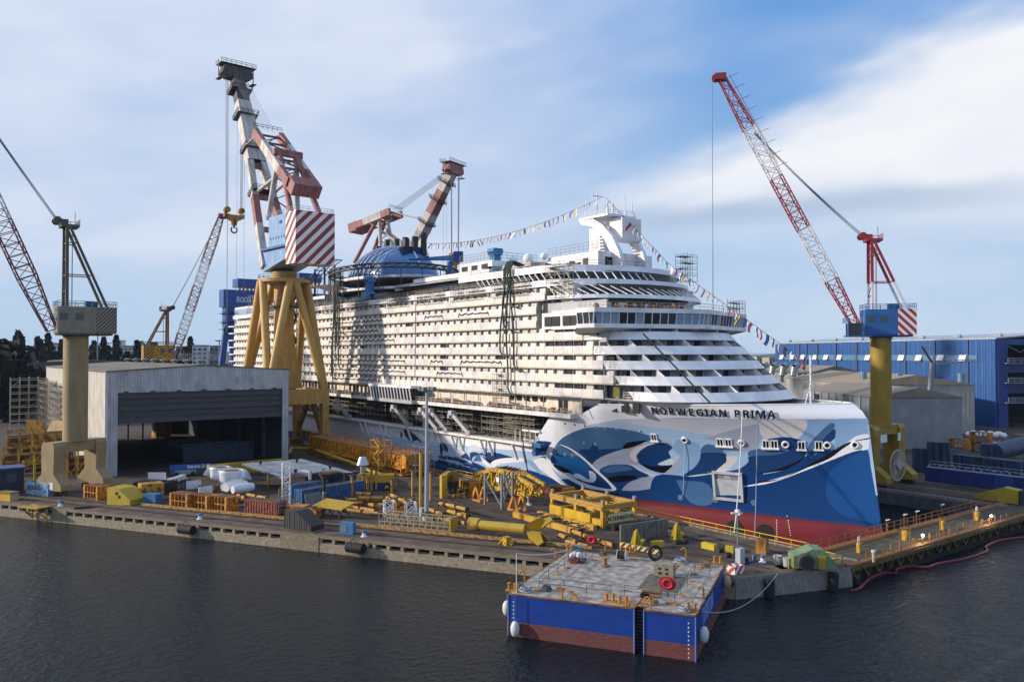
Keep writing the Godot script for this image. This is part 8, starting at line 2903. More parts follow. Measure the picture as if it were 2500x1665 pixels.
	var yf := [[gd(18.42,-212.9), 9.0,6.5, "at the left edge"], [gd(20.52,-224.1), 8.0,8.0, "behind the dark blue cabin"], [gd(22.84,-222.3), 9.0,7.0, "behind the blue container"], [gd(24.82,-219.1), 7.0,8.5, "left of the beige crane leg"], [gd(27.47,-218.8), 6.0,9.0, "just behind the beige crane leg"], [gd(29.7,-202.9), 6.0,6.0, "seen between the beige crane's legs"], [gd(22.91,-252.5), 8.0,7.0, "farther back at the left edge"], [gd(27.04,-247.2), 8.0,7.5, "farther back left of the crane"]]
	for q in yf:
		t = thing("steel_staging", "weathered yellow steel staging frame " + q[3], "frame", q[0], 0.0, "yellow staging frames")
		m = M.new()
		var w: float = q[1]
		var hh: float = q[2]
		for i in 4: for s in [0.0,3.0]:
			m.bar(q[0] + v3(w * i / 3.0,0, -s), q[0] + v3(w * i / 3.0, hh, -s), 0.3)
		for k2 in 4: for s in [0.0,3.0]: m.bar(q[0] + v3(0, hh * (k2 + 1) / 4.0, -s), q[0] + v3(w, hh * (k2 + 1) / 4.0, -s), 0.22)
		for i in 3: m.bar(q[0] + v3(w * i / 3.0, hh * 0.25 * (i % 3), 0), q[0] + v3(w * (i + 1) / 3.0, hh * 0.25 * (i % 3 + 2), 0), 0.16)
		obj("frame", m, mat("a8842e" if r4.randf() < 0.6 else "7d5a2c", 0.7,0.0, "rust"), t)
		obj("panel", box_mesh(q[0] + v3(w * 0.5, hh * 0.4,-3.2), v3(w * 0.9, hh * 0.7,0.2)), mat("5d4426", 0.8,0.0, "rust"), t)
	t = thing("tipped_skip", "open ochre skip tilted on top of the staging, left of the white shed", "skip", gd(29.63,-230.4))
	m = M.new()
	var sk := gd(28.14,-227) + up * 9.0
	m.prism(PackedVector2Array([v2(-3.0,2.6), v2(-1.6,-1.6), v2(2.6,-1.4), v2(4.4,2.0), v2(4.1,2.0), v2(2.4,-1.1), v2(-1.4,-1.3), v2(-2.7,2.6)]), Transform3D(Basis(up, 0.5), sk), -3.0,3.0)
	obj("body", m, mat("94701c", 0.65,0.0, "rust"), t)
	for q in [[gd(20.21,-193), "left of two yellow davit posts beside the blue container"], [gd(22.29,-193.9), "right of two yellow davit posts beside the blue container"]]:
		t = thing("davit_post", q[1], "post", q[0], 0.0, "yellow davit posts")
		m = M.new()
		m.bar(q[0], q[0] + up * 5.8,0.42)
		obj("post", m, mat("c0a21e", 0.55), t)
		m = M.new()
		m.bar(q[0] + up * 5.5, q[0] + v3(2.6,4.9,-1.0), 0.2)
		m.bar(q[0] + up * 4.8, q[0] + v3(2.6,4.8,-1.0), 0.16)
		obj("arm", m, mat("c0a21e", 0.55), t)
	t = container("light blue container with dark lettering behind the beige crane's foot", gd(19.9,-185.3), gd(22.86,-179.6), 2.5,2.44, "8fb8d6")
	f = from_to(gd(19.9,-185.3), gd(22.86,-179.6))
	var tx := text_part("lettering", "acca c", 1.0, mat("1c2a38", 0.6,0.0, ""), t, f * v3(2.4,1.6,0.14), Vector3.BACK, false, 0.03)
	tx.basis = f.basis
	t = thing("work_cabin", "dark navy site cabin with a pitched roof at the left edge", "cabin", gd(17.11,-188))
	o = gd(16.94,-187.5)
	obj("walls", box_mesh(o + v3(-0.5,2.4,-2), v3(6.4,4.8,5)), mat("16233f", 0.6,0.0, "soft"), t)
	obj("roof", box_mesh(o + v3(-0.5,5.0,-2), v3(7.0,0.4,5.6)), mat("1d3f7a", 0.5), t)
	for i in 2: obj("window", box_mesh(o + v3(-2.0 + i * 2.6,3.2,0.53), v3(1.6,1.6,0.08)), mat("2e3f58", 0.25,0.0, ""), t)
	f = from_to(gd(15.08,-180), gd(16.41,-177.9))
	t = thing("grit_box", "yellow box with brown lid and grey end sign, at the left edge of the quay", "box", f.origin)
	obj("body", box_at(f, v3(0.8,0.7,-0.9), v3(3.6,1.4,1.8)), mat("c9a81e", 0.55), t)
	obj("lid", box_at(f, v3(0.8,1.5,-0.9), v3(3.8,0.25,2.0)), mat("8a6a2c", 0.7), t)
	obj("sign", box_at(f, v3(2.63,0.8,-0.9), v3(0.05,0.8,1.6)), mat("a9a6ac", 0.6), t)
	# yellow platform hung on the quay edge
	var e0 := EDGE0 + EDGE * 9.0
	t = thing("quay_platform", "yellow braced platform hung over the water from the quay edge, far left", "platform", e0)
	f = Transform3D(Basis(EDGE, up, EDGE.cross(up)), e0 - INLAND * 0.2)
	obj("deck", box_at(f, v3(2.0,2.75,1.2), v3(5.0,0.2,2.8)), mat("b08c2c", 0.6,0.0, "rust"), t)
	m = M.new()
	for x in [0.2,3.9]:
		m.bar(f * v3(x, 2.6,2.4), f * v3(x, 0.6,0.3), 0.2)
		m.bar(f * v3(x, 2.6,0.2), f * v3(x, 0.3,0.2), 0.25)
	m.bar(f * gd(-0.4,2.4), f * v3(2.0,0.6,0.3), 0.18)
	obj("braces", m, yellow, t)
	# rubber fenders on the quay wall
	for q in [[46.3, "left black rubber fender hung on the quay wall"], [79.0, "right black rubber fender hung on the quay wall"]]:
		var c: Vector3 = EDGE0 + EDGE * q[0] - INLAND * 0.9 + up * 1.5
		t = thing("quay_fender", q[1], "fender", c, 0.0, "cylinder fenders on the quay wall")
		m = M.new()
		m.tube(c - EDGE * 1.4, c + EDGE * 1.4,0.75,16)
		obj("cylinder", m, mat("17171a", 0.75,0.0, "dirt"), t)
		m = M.new()
		m.tube(c + EDGE * 1.3, c + EDGE * 1.42,0.35,12)
		m.tube(c - EDGE * 1.0 + up * 0.7, c - EDGE * 1.0 + up * 1.1 + INLAND * 0.9,0.06,5)
		obj("chain", m, dark, t)
	t = thing("mooring_mat", "black rubber mat lying on the quay left of the yellow cover", "mat", gd(25.74,-162.3))
	obj("mat", box_at(from_to(gd(24.92,-162.4), gd(26.46,-162.2)), v3(1.3,0.15,0), v3(2.8,0.3,1.0)), dark, t)
	for q in [[0,80.5], [1,95.5]]:
		var c := v3(82.4,0,-63.4).lerp(v3(98.4,0,-57.3), 0.27 if q[0] == 0 else 0.82)
		m = M.new()
		m.tube(c + v3(-0.3,0.1,0.75), c + v3(-0.3,2.3,0.75), 0.65,16)
		tag(obj("upright_fender", m, mat("15161a", 0.75)), ["upright black fender on the quay wall right of the pontoon", "upright black fender on the quay wall under the green winch"][q[0]], "fender", "upright quay fenders")
	# yellow machine by the dock
	o = gd(85.1,-132.4)
	t = thing("hose_station", "yellow machine house with hanging hoses between the girder and the lifting truss", "machine", o)
	obj("front_plate", box_mesh(o + v3(-1.8,2.2,0.6), v3(1.2,4.4,0.8)), mat("c4a21a", 0.55,0.0, "soft"), t)
	obj("rear_plate", box_mesh(o + v3(1.4,2.8,-1.4), v3(2.6,3.6,0.4)), mat("9a9240", 0.6,0.0, "dirt"), t)
	m = M.new()
	m.lathe(Transform3D(Basis(v3(1,0,0), PI / 2), o + v3(0,3.4,0)), [v2(1.6,-0.8), v2(1.6,0.8), v2(0.6,0.8)], 14)
	obj("reel", m, mat("7d6c26", 0.65,0.0, "rust"), t)
	m = M.new()
	for i in 7: m.path([o + v3(-0.8 + i * 0.35,3.0,1.0), o + v3(-0.9 + i * 0.35,1.0,1.2), o + v3(-0.2 + i * 0.45,0.8,1.4), o + v3(0.6 + i * 0.5,1.6,1.0)], 0.12,5)
	obj("hoses", m, dark, t)
	m = M.new()
	for x in [0.4,2.0,3.6]: for z in [0.8,2.2]: m.bar(o + v3(x, 0, z), o + v3(x, 1.7, z), 0.2)
	m.bar(o + v3(0.4,1.7,0.8), o + v3(3.6,1.7,0.8), 0.2)
	m.bar(o + v3(0.4,1.7,2.2), o + v3(3.6,1.7,2.2), 0.2)
	obj("frame", m, yellow, t)
	# --- right side: blue walls, van, mobile crane ---
	f = from_to(gd(178.2,-86.1), gd(177.9,-65))
	l_blue_wall(f, span(gd(178.2,-86.1), gd(177.9,-65)), steel)
	t = thing("yellow_ramp", "yellow wedge-shaped steel cover by the far dock edge", "cover", gd(163,-69))
	f = from_to(gd(163.7,-69.6), gd(163.5,-62.3))
	m = M.new()
	m.prism(PackedVector2Array([v2(0,0), v2(7.6,0), v2(7.6,2.6), v2(5.0,2.9), v2(0,1.0)]), f, -2.0,0)
	obj("shell", m, mat("a39026", 0.6,0.0, "soft"), t)
	obj("end", box_at(f, v3(7.7,1.3,-1.0), v3(0.3,2.5,2.1)), dark, t)
	for q in [[gd(189.5,-94.4), gd(190.1,-91.5), 5.6,5.0, "tall dark blue container nearest the yellow crane's leg"], [gd(190.9,-91.7), gd(192.2,-87.5), 7.2,4.0, "tallest dark blue container block beside the white van"], [gd(193,-86.9), gd(191.1,-72.1), 4.6,3.0, "long dark blue ribbed container row on the right"], [gd(198.2,-82.9), gd(199.4,-80.4), 7.0,3.0, "dark navy block behind the orange racks"]]:
		f = from_to(q[0], q[1])
		t = thing("blue_container", q[4], "container", f.origin, 0.0, "dark blue containers on the right")
		var ll := span(q[0], q[1])
		obj("body", box_at(f, v3(ll * 0.5, q[2] * 0.5, -q[3] * 0.5), v3(ll, q[2], q[3])), ribbed("223d60", 0.7,0.6, "dirt"), t)
		for i in int(ll / 2.4): obj("rib", box_at(f, v3(1.2 + i * 2.4, q[2] * 0.5,0.08), v3(0.3, q[2], 0.16)), mat("1d3454", 0.6), t)
	f = from_to(v3(209.1,7.15,-86.3), v3(227.4,7.84,-84.9))
	m = M.new()
	m.tube(v3(205.2,7.26,-82.9), v3(224.3,8.38,-81), 2.0,16)
	tag(obj("steel_tube", m, mat("34506e", 0.55,0.0, "dirt")), "fat grey-blue steel tube slanting at the right edge", "tube")
	o = v3(247.3,4.02,-113.7)
	o.y = 3.4
	t = thing("van", "white pickup van parked before the pale shed", "van", o)
	m = M.new()
	m.prism(PackedVector2Array([v2(-2.6,0.5), v2(2.6,0.5), v2(2.6,1.2), v2(0.3,1.3), v2(0.2,2.2), v2(-1.2,2.25), v2(-1.9,1.4), v2(-2.6,1.2)]), Transform3D(Basis(v3(0.797,0,0.604), up, v3(-0.604,0,0.797)), o), -1.0,1.0)
	obj("body", m, mat("e2e5ea", 0.35,0.0, ""), t)
	m = M.new()
	m.prism(PackedVector2Array([v2(-1.6,1.45), v2(0.0,1.45), v2(-0.05,2.05), v2(-1.2,2.1)]), Transform3D(Basis(v3(0.797,0,0.604), up, v3(-0.604,0,0.797)), o), 0.99,1.02)
	obj("window", m, mat("20262c", 0.2,0.0, ""), t)
	for x in [-1.7,1.7]:
		m = M.new()
		m.tube(o + v3(x * 0.797,0.4, x * 0.604) + v3(-0.604,0,0.797) * 0.85, o + v3(x * 0.797,0.4, x * 0.604) + v3(-0.604,0,0.797) * 1.05,0.4,14)
		obj("wheel", m, dark, t)
	a_mobile_crane(whitew, steel)


func along3(p: Array, f: float) -> Vector3:
	# point on the top chord above a given share of the length (by z)
	var z := lerpf(p[0].z, p[3].z, f)
	for i in 3:
		if z <= p[i + 1].z: return p[i].lerp(p[i + 1], clampf((z - p[i].z) / (p[i + 1].z - p[i].z), 0,1))
	return p[3]


func l_blue_wall(f: Transform3D, l: float, steel: Material) -> void:
	var t := thing("barrier_wall", "long low navy blue steel wall along the far crane track", "wall", f.origin)
	var n := int(l / 3.2)
	for i in n: obj("wall_panel", box_at(f, v3((i + 0.5) * l / n, 1.5,-0.4), v3(l / n - 0.02,3.0,0.5)), mat("182a6c" if i != 4 else "1f3f8a", 0.5,0.0, "soft"), t)
	var m := M.new()
	railing(m, [f * v3(0,3.0,-2.6), f * v3(l, 3.0,-2.6)], 3.0,1.2,0.06)
	obj("railing", m, mat("8894a6", 0.5,0.3, ""), t)
	m = M.new()
	for i in int(l / 0.6): m.box(f * v3(i * 0.6 + 0.3,3.05,-1.2), v3(0.22,0.1,1.3), f.basis)
	obj("grating", m, mat("a3adba", 0.5,0.3, ""), t)
	m = M.new()
	for i in int(l / 0.9): m.box(f * v3(i * 0.9,3.3 + 0.25 * (i % 2), -2.0 - (i % 3) * 0.5), v3(0.4,0.3,0.4), f.basis)
	stuff(obj("fittings", m, mat("7f8ea2", 0.6), t))


func a_mobile_crane(whitew: Material, steel: Material) -> void:
	var up := Vector3.UP
	var b := v3(253.3,2.3,-121.8)
	b.y = 3.0
	var t := thing("mobile_crane", "slim grey telescopic tower crane before the pale shed, its thin jib folded out", "crane", b)
	var m := M.new()
	m.tube(b, b + v3(1.6,24.6,1.2), 1.0,10,0.75)
	obj("mast", m, mat("7d868f", 0.5,0.2, "soft"), t)
	obj("lower_mast", tube_mesh(b + v3(0.1,1.0,0.1), b + v3(0.65,9.5,0.5), 1.15,10), mat("2c6f9c", 0.5), t)
	var tip := b + v3(1.6,24.6,1.2)
	m = M.new()
	m.bar(tip, v3(252.3,32.7,-122.5), 0.5)
	m.bar(tip + up * 0.4, v3(252.5,32.4,-122.4), 0.3)
	obj("jib_strut", m, mat("39405a", 0.5), t)
	var c := M.new()
	var br := M.new()
	lattice(c, br, tip, v3(278.7,28.34,-117.6), up, 1.2,0.5,1.2,0.5,14,0.08,0.05)
	obj("jib", c, mat("8d97a2", 0.5), t)
	obj("jib_braces", br, mat("8d97a2", 0.5), t)
	m = M.new()
	m.tube(v3(252.3,32.7,-122.5), v3(266.6,29.81,-119.2), 0.07,4)
	m.tube(v3(252.3,32.7,-122.5), b + v3(-4,6,-3), 0.05,4)
	m.tube(tip + v3(3,0,2.0), tip + v3(3,-4,2.0), 0.05,4)
	obj("ropes", m, steel, t)
	m = M.new()
	m.bar(b + v3(-3.6,2.5,-2.5), b + v3(0.8,13.0,0.6), 0.35)
	obj("stay", m, steel, t)
	obj("base", box_mesh(b + v3(-1.5,1.4,-1.0), v3(8,2.8,4.5)), mat("9a9186", 0.6,0.0, "dirt"), t)
	var sp := thing("wrapped_goods", "row of white wrapped bundles on a raised rack behind the orange racks", "bundles", v3(233.3,7.62,-93))
	for i in 9: obj("bundle", blob_mesh(v3(232.3,8.43,-100).lerp(v3(239.5,8.1,-94.6), i / 8.0) + v3(0,0.3 * (i % 2), 0), v3(1.3,0.8,1.1)), whitew, sp)
	for i in 6: obj("rack_post", tube_mesh(v3(226.6,5.79,-94.3).lerp(v3(241.8,5.32,-90.3), i / 5.0) - up * 3, v3(226.6,7.61,-94.3).lerp(v3(241.9,7.97,-90.3), i / 5.0), 0.15,6), steel, sp)
	obj("rack_shelf", box_mesh(v3(233.1,5.77,-91.9), v3(12,0.25,5)), mat("9c9a94", 0.6,0.0, "dirt"), sp)
	var st := thing("plate_heap", "heap of pale steel plates with jagged ends on the right", "plates", v3(220.8,6.8,-89.9))
	for i in 4: obj("plate", box_mesh(v3(220.8,6.59,-89.9) + v3(0.5 * i, 0.35 * i, 0.3 * i), v3(9 - i, 0.2,4)), mat("8f8d88", 0.6,0.0, "soft"), st)


func blob_mesh(o: Vector3, s: Vector3) -> M:
	var m := M.new()
	m.blob(o, s, 10)
	return m


const B0 := Vector3(52.3,0,-69.7)
const BU := Vector3(0.5176,0,0.8556)
const BV := Vector3(0.8630,0,-0.5050)


func on_barge(a: float, b: float, y := 4.5) -> Vector3:
	return B0 + BU * a + BV * b + Vector3.UP * y


func build_barge() -> void:
	var up := Vector3.UP
	var k := Basis(BU, up, BU.cross(up))
	var deckm := mat("b0aeac", 0.7,0.0, "stain", v3(0.16,0.16,0.16))
	var blue := mat("173f93", 0.4,0.0, "soft", v3(0.2,0.12,0.2))
	var red := mat("744342", 0.65,0.0, "dirt", v3(0.35,0.5,0.35))
	var orange := mat("bb7f26", 0.6,0.0, "rust", v3(1.2,1.2,1.2))
	var steel := mat("4b5057", 0.5,0.4, "")
	var rope := mat("8f8068", 0.9,0.0, "fine", v3(2,2,2))
	var white := mat("d7d9da", 0.5,0.0, "soft", v3(0.6,0.6,0.6))
	var t := thing("pontoon", "square blue and red steel pontoon with a pale deck, lettered ORION, moored in front", "pontoon", on_barge(10,10,0))
	var L := 19.9
	var W := 20.4
	var g0 := 13.75
	var g1 := 14.75
	# two halves with a slot between them at the front
	for q in [[0.0, g0], [g1, L]]:
		var m := M.new()
		var a0: float = q[0]
		var a1: float = q[1]
		for s in [["blue_side", 1.55,4.44, blue], ["red_side", -0.6,1.55, red]]:
			m = M.new()
			var y0: float = s[1]
			var y1: float = s[2]
			m.quad(on_barge(a0,0, y0), on_barge(a1,0, y0), on_barge(a1,0, y1), on_barge(a0,0, y1))
			m.quad(on_barge(a1, W, y0), on_barge(a0, W, y0), on_barge(a0, W, y1), on_barge(a1, W, y1))
			m.quad(on_barge(a1,0, y0), on_barge(a1, W, y0), on_barge(a1, W, y1), on_barge(a1,0, y1))
			m.quad(on_barge(a0, W, y0), on_barge(a0,0, y0), on_barge(a0,0, y1), on_barge(a0, W, y1))
			obj(s[0], m, s[3], t)
		# deck plates in lanes
		var lanes := 4 if a0 < 1 else 2
		for i in lanes:
			for j in 5:
				m = M.new()
				var l := (a1 - a0) / lanes
				m.box(on_barge(a0 + l * (i + 0.5), W * (j + 0.5) / 5.0,4.44), v3(l - 0.015,0.12, W / 5.0 - 0.015), k)
				obj("deck_plate", m, deckm, t)
		m = M.new()
		m.bar(on_barge(a0,-0.03,4.45), on_barge(a1,-0.03,4.45), 0.14,0.16)
		m.bar(on_barge(a0, W, 4.45), on_barge(a1, W, 4.45), 0.14,0.16)
		m.bar(on_barge(a0,0,4.45), on_barge(a0, W, 4.45), 0.14,0.16)
		m.bar(on_barge(a1,0,4.45), on_barge(a1, W, 4.45), 0.14,0.16)
		obj("deck_rim", m, mat("7d5a36", 0.7,0.0, "rust"), t)
		m = M.new()
		for a in [a0, a1]: m.bar(on_barge(a, -0.02,-0.4), on_barge(a, -0.02,4.4), 0.12)
		obj("corner_guard", m, mat("5b6fa0" if a0 < 1 else "4a66a8", 0.5), t)
	var m := M.new()
	m.box(on_barge((g0 + g1) * 0.5, W * 0.5 + 0.4,4.47), v3(1.0,0.14, W - 0.8), k)
	obj("orange_walkway", m, mat("b0824e", 0.7,0.0, "rust", v3(0.5,0.5,0.5)), t)
	m = M.new()
	m.box(on_barge((g0 + g1) * 0.5,0.9,1.8), v3(1.0,5.0,0.1), k)
	obj("slot_back", m, mat("0c0d10", 0.9,0.0, ""), t)
	m = M.new()
	for i in 13: m.bar(on_barge(g0 + 0.2,0.4,0.1 + i * 0.34), on_barge(g1 - 0.2,0.4,0.1 + i * 0.34), 0.06)
	obj("slot_ladder", m, steel, t)
	# grey mat on the right-hand deck
	m = M.new()
	m.box((v3(63.5,4.5,-61.4) + v3(68.2,4.5,-58.8) + v3(72.5,4.5,-63.3) + v3(69.5,4.5,-65.8)) * 0.25 + up * 0.04, v3(4.2,0.06,6.2), k)
	obj("deck_mat", m, mat("6f6c6a", 0.85,0.0, "stain", v3(0.3,0.3,0.3)), t)
	# draught figures and name
	for s in [0.6,19.2]:
		for i in 9:
			m = M.new()
			m.box(on_barge(s, -0.02,0.3 + i * 0.42), v3(0.13,0.16,0.02), k)
			obj("draught_mark", m, white, t)
	var side := BU
	var nm := text_part("lettering", "ORION", 1.7, mat("8fb2e6", 0.5,0.0, ""), t, on_barge(L + 0.02,7.6,3.0), Vector3.BACK, false, 0.03)
	nm.basis = Basis(BV, up, BV.cross(up))
	# bollards, hoops, lashing eyes: fixed to the deck, so parts of the pontoon
	for p in [v3(53.2,4.5,-70.2), v3(59,4.5,-61), v3(59.5,4.5,-59.6), v3(63.3,4.5,-53.8), v3(69.9,4.5,-79.7), v3(74.4,4.5,-74.4), v3(80.3,4.5,-64.1), v3(75.7,4.5,-74)]:
		m = M.new()
		for e in [-0.35,0.35]:
			m.tube(p + BU * e, p + BU * e + up * 0.8,0.15,12)
			m.tube(p + BU * e + up * 0.75, p + BU * e + up * 0.85,0.22,12)
		m.box(p + up * 0.06, v3(1.4,0.12,0.7), k)
		m.bar(p - BU * 0.5 + up * 0.5, p + BU * 0.5 + up * 0.5,0.1)
		obj("bollard", m, orange, t)
	for p in [v3(55.8,4.5,-64.9), v3(60.5,4.5,-56.7), v3(67.7,4.5,-55.9), v3(66.1,4.5,-78.1), v3(73.8,4.5,-77.1), v3(79.4,4.5,-68.3), v3(56.4,4.5,-72.1)]:
		m = M.new()
		var pts := [p]
		for i in 8: pts.append(p + up * (0.9 + 0.3 * sin(PI * i / 7.0)) + BU * (-0.3 + 0.3 * cos(PI * i / 7.0)))
		m.path(pts, 0.1,7)
		obj("vent_pipe", m, orange, t)
	for p in [v3(55.6,4.5,-68.7), v3(57.8,4.5,-66.1), v3(64.1,4.5,-73.7), v3(61.5,4.5,-72.3), v3(69.3,4.5,-74.4), v3(73.6,4.5,-71.7), v3(76.3,4.5,-67.6), v3(76.3,4.5,-66.4), v3(74.1,4.5,-62.6), v3(71.5,4.5,-61), v3(63.4,4.5,-56.8), v3(63.7,4.5,-56.1), v3(64.2,4.5,-59.2), v3(57.7,4.5,-67.5), v3(76.6,4.5,-64), v3(66.3,4.5,-57.8)]:
		obj("deck_socket", tube_mesh(p, p + up * 0.07,0.42,14), mat("b5824a", 0.7,0.0, "rust"), t)
	for p in [v3(56.5,4.5,-63.8), v3(59.4,4.5,-58.5)]:
		m = M.new()
		m.bar(p - BU * 0.5, p + up * 0.6,0.2)
		m.bar(p + BU * 0.5, p + up * 0.6,0.2)
		obj("lashing_bracket", m, orange, t)
	m = M.new()
	var rl := [v3(56,4.5,-69), v3(57.7,4.5,-66.8), v3(58.9,4.5,-64.5), v3(60.3,4.5,-62.2)]
	railing(m, rl, 3.2,1.2,0.035)
	railing(m, [v3(61.5,4.5,-61.4), v3(63,4.5,-58.9), v3(64,4.5,-56.6), v3(66.9,4.5,-58.3), v3(69.8,4.5,-59.9), v3(74.4,4.5,-62.7), v3(77.9,4.5,-65.2)], 3.2,1.2,0.035)
	railing(m, [v3(56,4.5,-69), v3(59.1,4.5,-71.1), v3(61.6,4.5,-72.4), v3(63.9,4.5,-73.9), v3(70.4,4.5,-78)], 3.2,1.2,0.035)
	obj("deck_railing", m, steel, t)
	# --- loose things on the deck ---
	var c := v3(72,4.56,-72.3)
	t = thing("cable_drum", "white cable drum lying on its side beside the orange walkway", "cable drum", c)
	m = M.new()
	for e in [-0.55,0.5]: m.tube(c + up * 0.62 + BU * e, c + up * 0.62 + BU * (e + 0.06), 0.62,18)
	obj("flanges", m, white, t)
	obj("winding", tube_mesh(c + up * 0.62 - BU * 0.48, c + up * 0.62 + BU * 0.5,0.5,16), mat("1c1c20", 0.7), t)
	c = v3(68.3,4.56,-71.5)
	t = thing("cable_drum", "small wooden cable drum standing upright on the pontoon deck", "cable drum", c)
	m = M.new()
	m.tube(c, c + up * 0.1,0.55,16)
	m.tube(c + up * 0.95, c + up * 1.05,0.55,16)
	m.tube(c + up * 0.1, c + up * 0.95,0.3,12)
	obj("spool", m, mat("9c7a52", 0.8), t)
	c = v3(75,4.56,-69.5)
	t = thing("tyre", "black tyre standing on edge at the back of the pontoon deck", "tyre", c)
	m = M.new()
	var ring := []
	for i in 21: ring.append(c + up * 0.95 + BU * 0.0 + (BV * 0.3 + BU * 0.95).normalized() * 0.72 * cos(TAU * i / 20) + up * 0.82 * sin(TAU * i / 20))
	m.path(ring, 0.2,8)
	obj("ring", m, mat("17171a", 0.8), t)
	c = v3(70.8,4.56,-64.1)
	t = thing("concrete_block", "stained concrete mooring block with square holes on the pontoon deck", "block", c)
	m = M.new()
	m.box(c + up * 0.75, v3(2.2,1.4,1.5), k)
	obj("block", m, mat("9c9482", 0.85,0.0, "dirt", v3(0.5,0.5,0.5)), t)
	for e in [[-0.45,0.95], [0.35,0.95], [-0.45,0.45], [0.35,0.45]]:
		m = M.new()
		m.box(c + up * e[1] + BU * e[0] + BV * -0.76, v3(0.3,0.22,0.06), k)
		obj("hole", m, mat("131313", 0.9,0.0, ""), t)
	c = v3(67.3,4.56,-75.4)
	t = thing("pump_pallet", "pallet of white-wrapped pump gear on the pontoon's back left deck", "pump", c)
	m = M.new()
	m.box(c + up * 0.12, v3(2.0,0.2,1.6), k)
	obj("pallet", m, mat("5d5a56", 0.8), t)
	for i in 5: obj("bundle", blob_mesh(c + up * (0.6 + 0.15 * (i % 2)) + BU * (-0.6 + i * 0.3) + BV * (0.2 * (i % 3) - 0.2), v3(0.38,0.42,0.36)), white, t)
	m = M.new()
	for e in [[-0.9,-0.7], [0.9,-0.7], [0.9,0.7], [-0.9,0.7]]: m.tube(c + BU * e[0] + BV * e[1], c + BU * e[0] + BV * e[1] + up * 1.6,0.04,5)
	m.tube(c + BU * -0.9 + up * 1.6, c + BU * 0.9 + up * 1.6,0.04,5)
	obj("cage", m, steel, t)
	tag(obj("red_crate", box_at(Transform3D(k, v3(66.2,4.56,-74.7)), v3(0,0.25,0), v3(1.1,0.45,0.5)), mat("7c2b22", 0.7)), "small red crate in front of the pump pallet", "crate")
	# life-ring boards
	for q in [[v3(64.6,4.56,-58.1), 0.9, "large red life-ring board at the front of the pontoon"], [v3(72,4.56,-77.8), 0.75, "red life-ring board at the back of the pontoon"]]:
		t = thing("life_ring_board", q[2], "life-ring board", q[0], 0.0, "red life-ring boards")
		obj("post", tube_mesh(q[0], q[0] + up * 1.6,0.06,6), steel, t)
		m = M.new()
		var oct := PackedVector2Array()
		for i in 10: oct.append(v2(cos(TAU * i / 10) * q[1] * 1.05, sin(TAU * i / 10) * q[1] * 0.85))
		m.prism(oct, Transform3D(k, q[0] + up * 1.5), -0.05,0.05)
		obj("board", m, mat("a51f2c", 0.5), t)
		m = M.new()
		ring = []
		for i in 17: ring.append(q[0] + up * 1.5 + k.z * 0.1 + BU * cos(TAU * i / 16) * q[1] * 0.55 + up * sin(TAU * i / 16) * q[1] * 0.5)
		m.path(ring, 0.12,7)
		obj("life_ring", m, mat("b5323a", 0.5), t)
	# rope coils and heaps
	for q in [[v3(54.5,4.56,-70.6), 0.55, "8f8068", "tan rope coil at the pontoon's front left corner bollard"], [v3(56.2,4.56,-68), 0.6, "5d5f6c", "grey-blue rope heap behind the front railing, left"], [v3(61.9,4.56,-57.7), 0.6, "a08c6a", "neat tan rope coil at the front right of the pontoon"], [v3(77.7,4.56,-64.1), 0.8, "9c8a6a", "tan rope heap near the pontoon's back right corner"], [v3(71.7,4.56,-75.4), 0.5, "7c6c58", "brown rope coil at the back of the pontoon beside the fire post"], [v3(54.1,4.56,-69.1), 0.7, "b9c2cc", "loose pale blue rope at the front left edge"], [v3(62.6,4.56,-54.2), 0.6, "b4bfca", "loose pale blue rope at the front right edge"], [v3(76.9,4.56,-67.1), 0.9, "9fb2c4", "loose pale blue rope at the back right of the deck"], [v3(70.9,4.56,-79.5), 0.8, "8faed0", "loose blue rope at the back left of the deck"], [v3(62.9,4.56,-59.8), 0.5, "1d1d20", "black rope hung on the front right railing"]]:
		m = M.new()
		var pts := []
		var turns := 4
		for i in turns * 12 + 1:
			var rr: float = q[1] * (1.0 - 0.1 * (i / 12))
			pts.append(q[0] + up * (0.08 + 0.11 * (i / 12)) + BU * cos(TAU * i / 12 + 0.4 * sin(i * 1.3)) * rr + BV * sin(TAU * i / 12) * rr * (0.8 + 0.2 * sin(i * 0.7)))
		m.path(pts, 0.07,5)
		tag(obj("rope_coil", m, mat(q[2], 0.9,0.0, "fine", v3(2,2,2))), q[3], "rope", "ropes on the pontoon deck")
	c = v3(64.4,4.56,-60.3)
	tag(obj("rolled_hose", tube_mesh(c + up * 0.35 - BU * 0.9, c + up * 0.35 + BU * 1.1,0.36,12), mat("8a7c66", 0.9,0.0, "fine", v3(2,2,2))), "thick rolled tan mat lying beside the big red board", "roll")
	# balloon fenders
	for q in [[on_barge(1.0,-0.55,1.0), "white balloon fender hung on the pontoon's front left"], [on_barge(-0.55,0.9,2.6), "white balloon fender on the pontoon's left edge, half hidden"], [on_barge(L + 0.55,1.6,2.2), "white balloon fender on the pontoon's right side at the front"], [on_barge(L + 0.5,18.8,2.9), "worn cream balloon fender at the pontoon's back right corner"]]:
		t = thing("balloon_fender", q[1], "fender", q[0], 0.0, "balloon fenders")
		m = M.new()
		m.blob(q[0], v3(0.5,0.85,0.5), 14)
		obj("body", m, white if q[1].begins_with("white") else mat("c2b48a", 0.6,0.0, "dirt"), t)
		obj("line", tube_mesh(q[0] + up * 0.8, v3(q[0].x, 4.5, q[0].z), 0.04,5), mat("3a63b0", 0.6,0.0, ""), t)
	# mooring ropes
	m = M.new()
	var top := on_barge(0.7,0.6,4.5)
	m.path([top, top + up * 4.2], 0.05,5)
	cable(m, top + up * 4.2, v3(69.6,4.9,-79.3), 0.4,0.06)
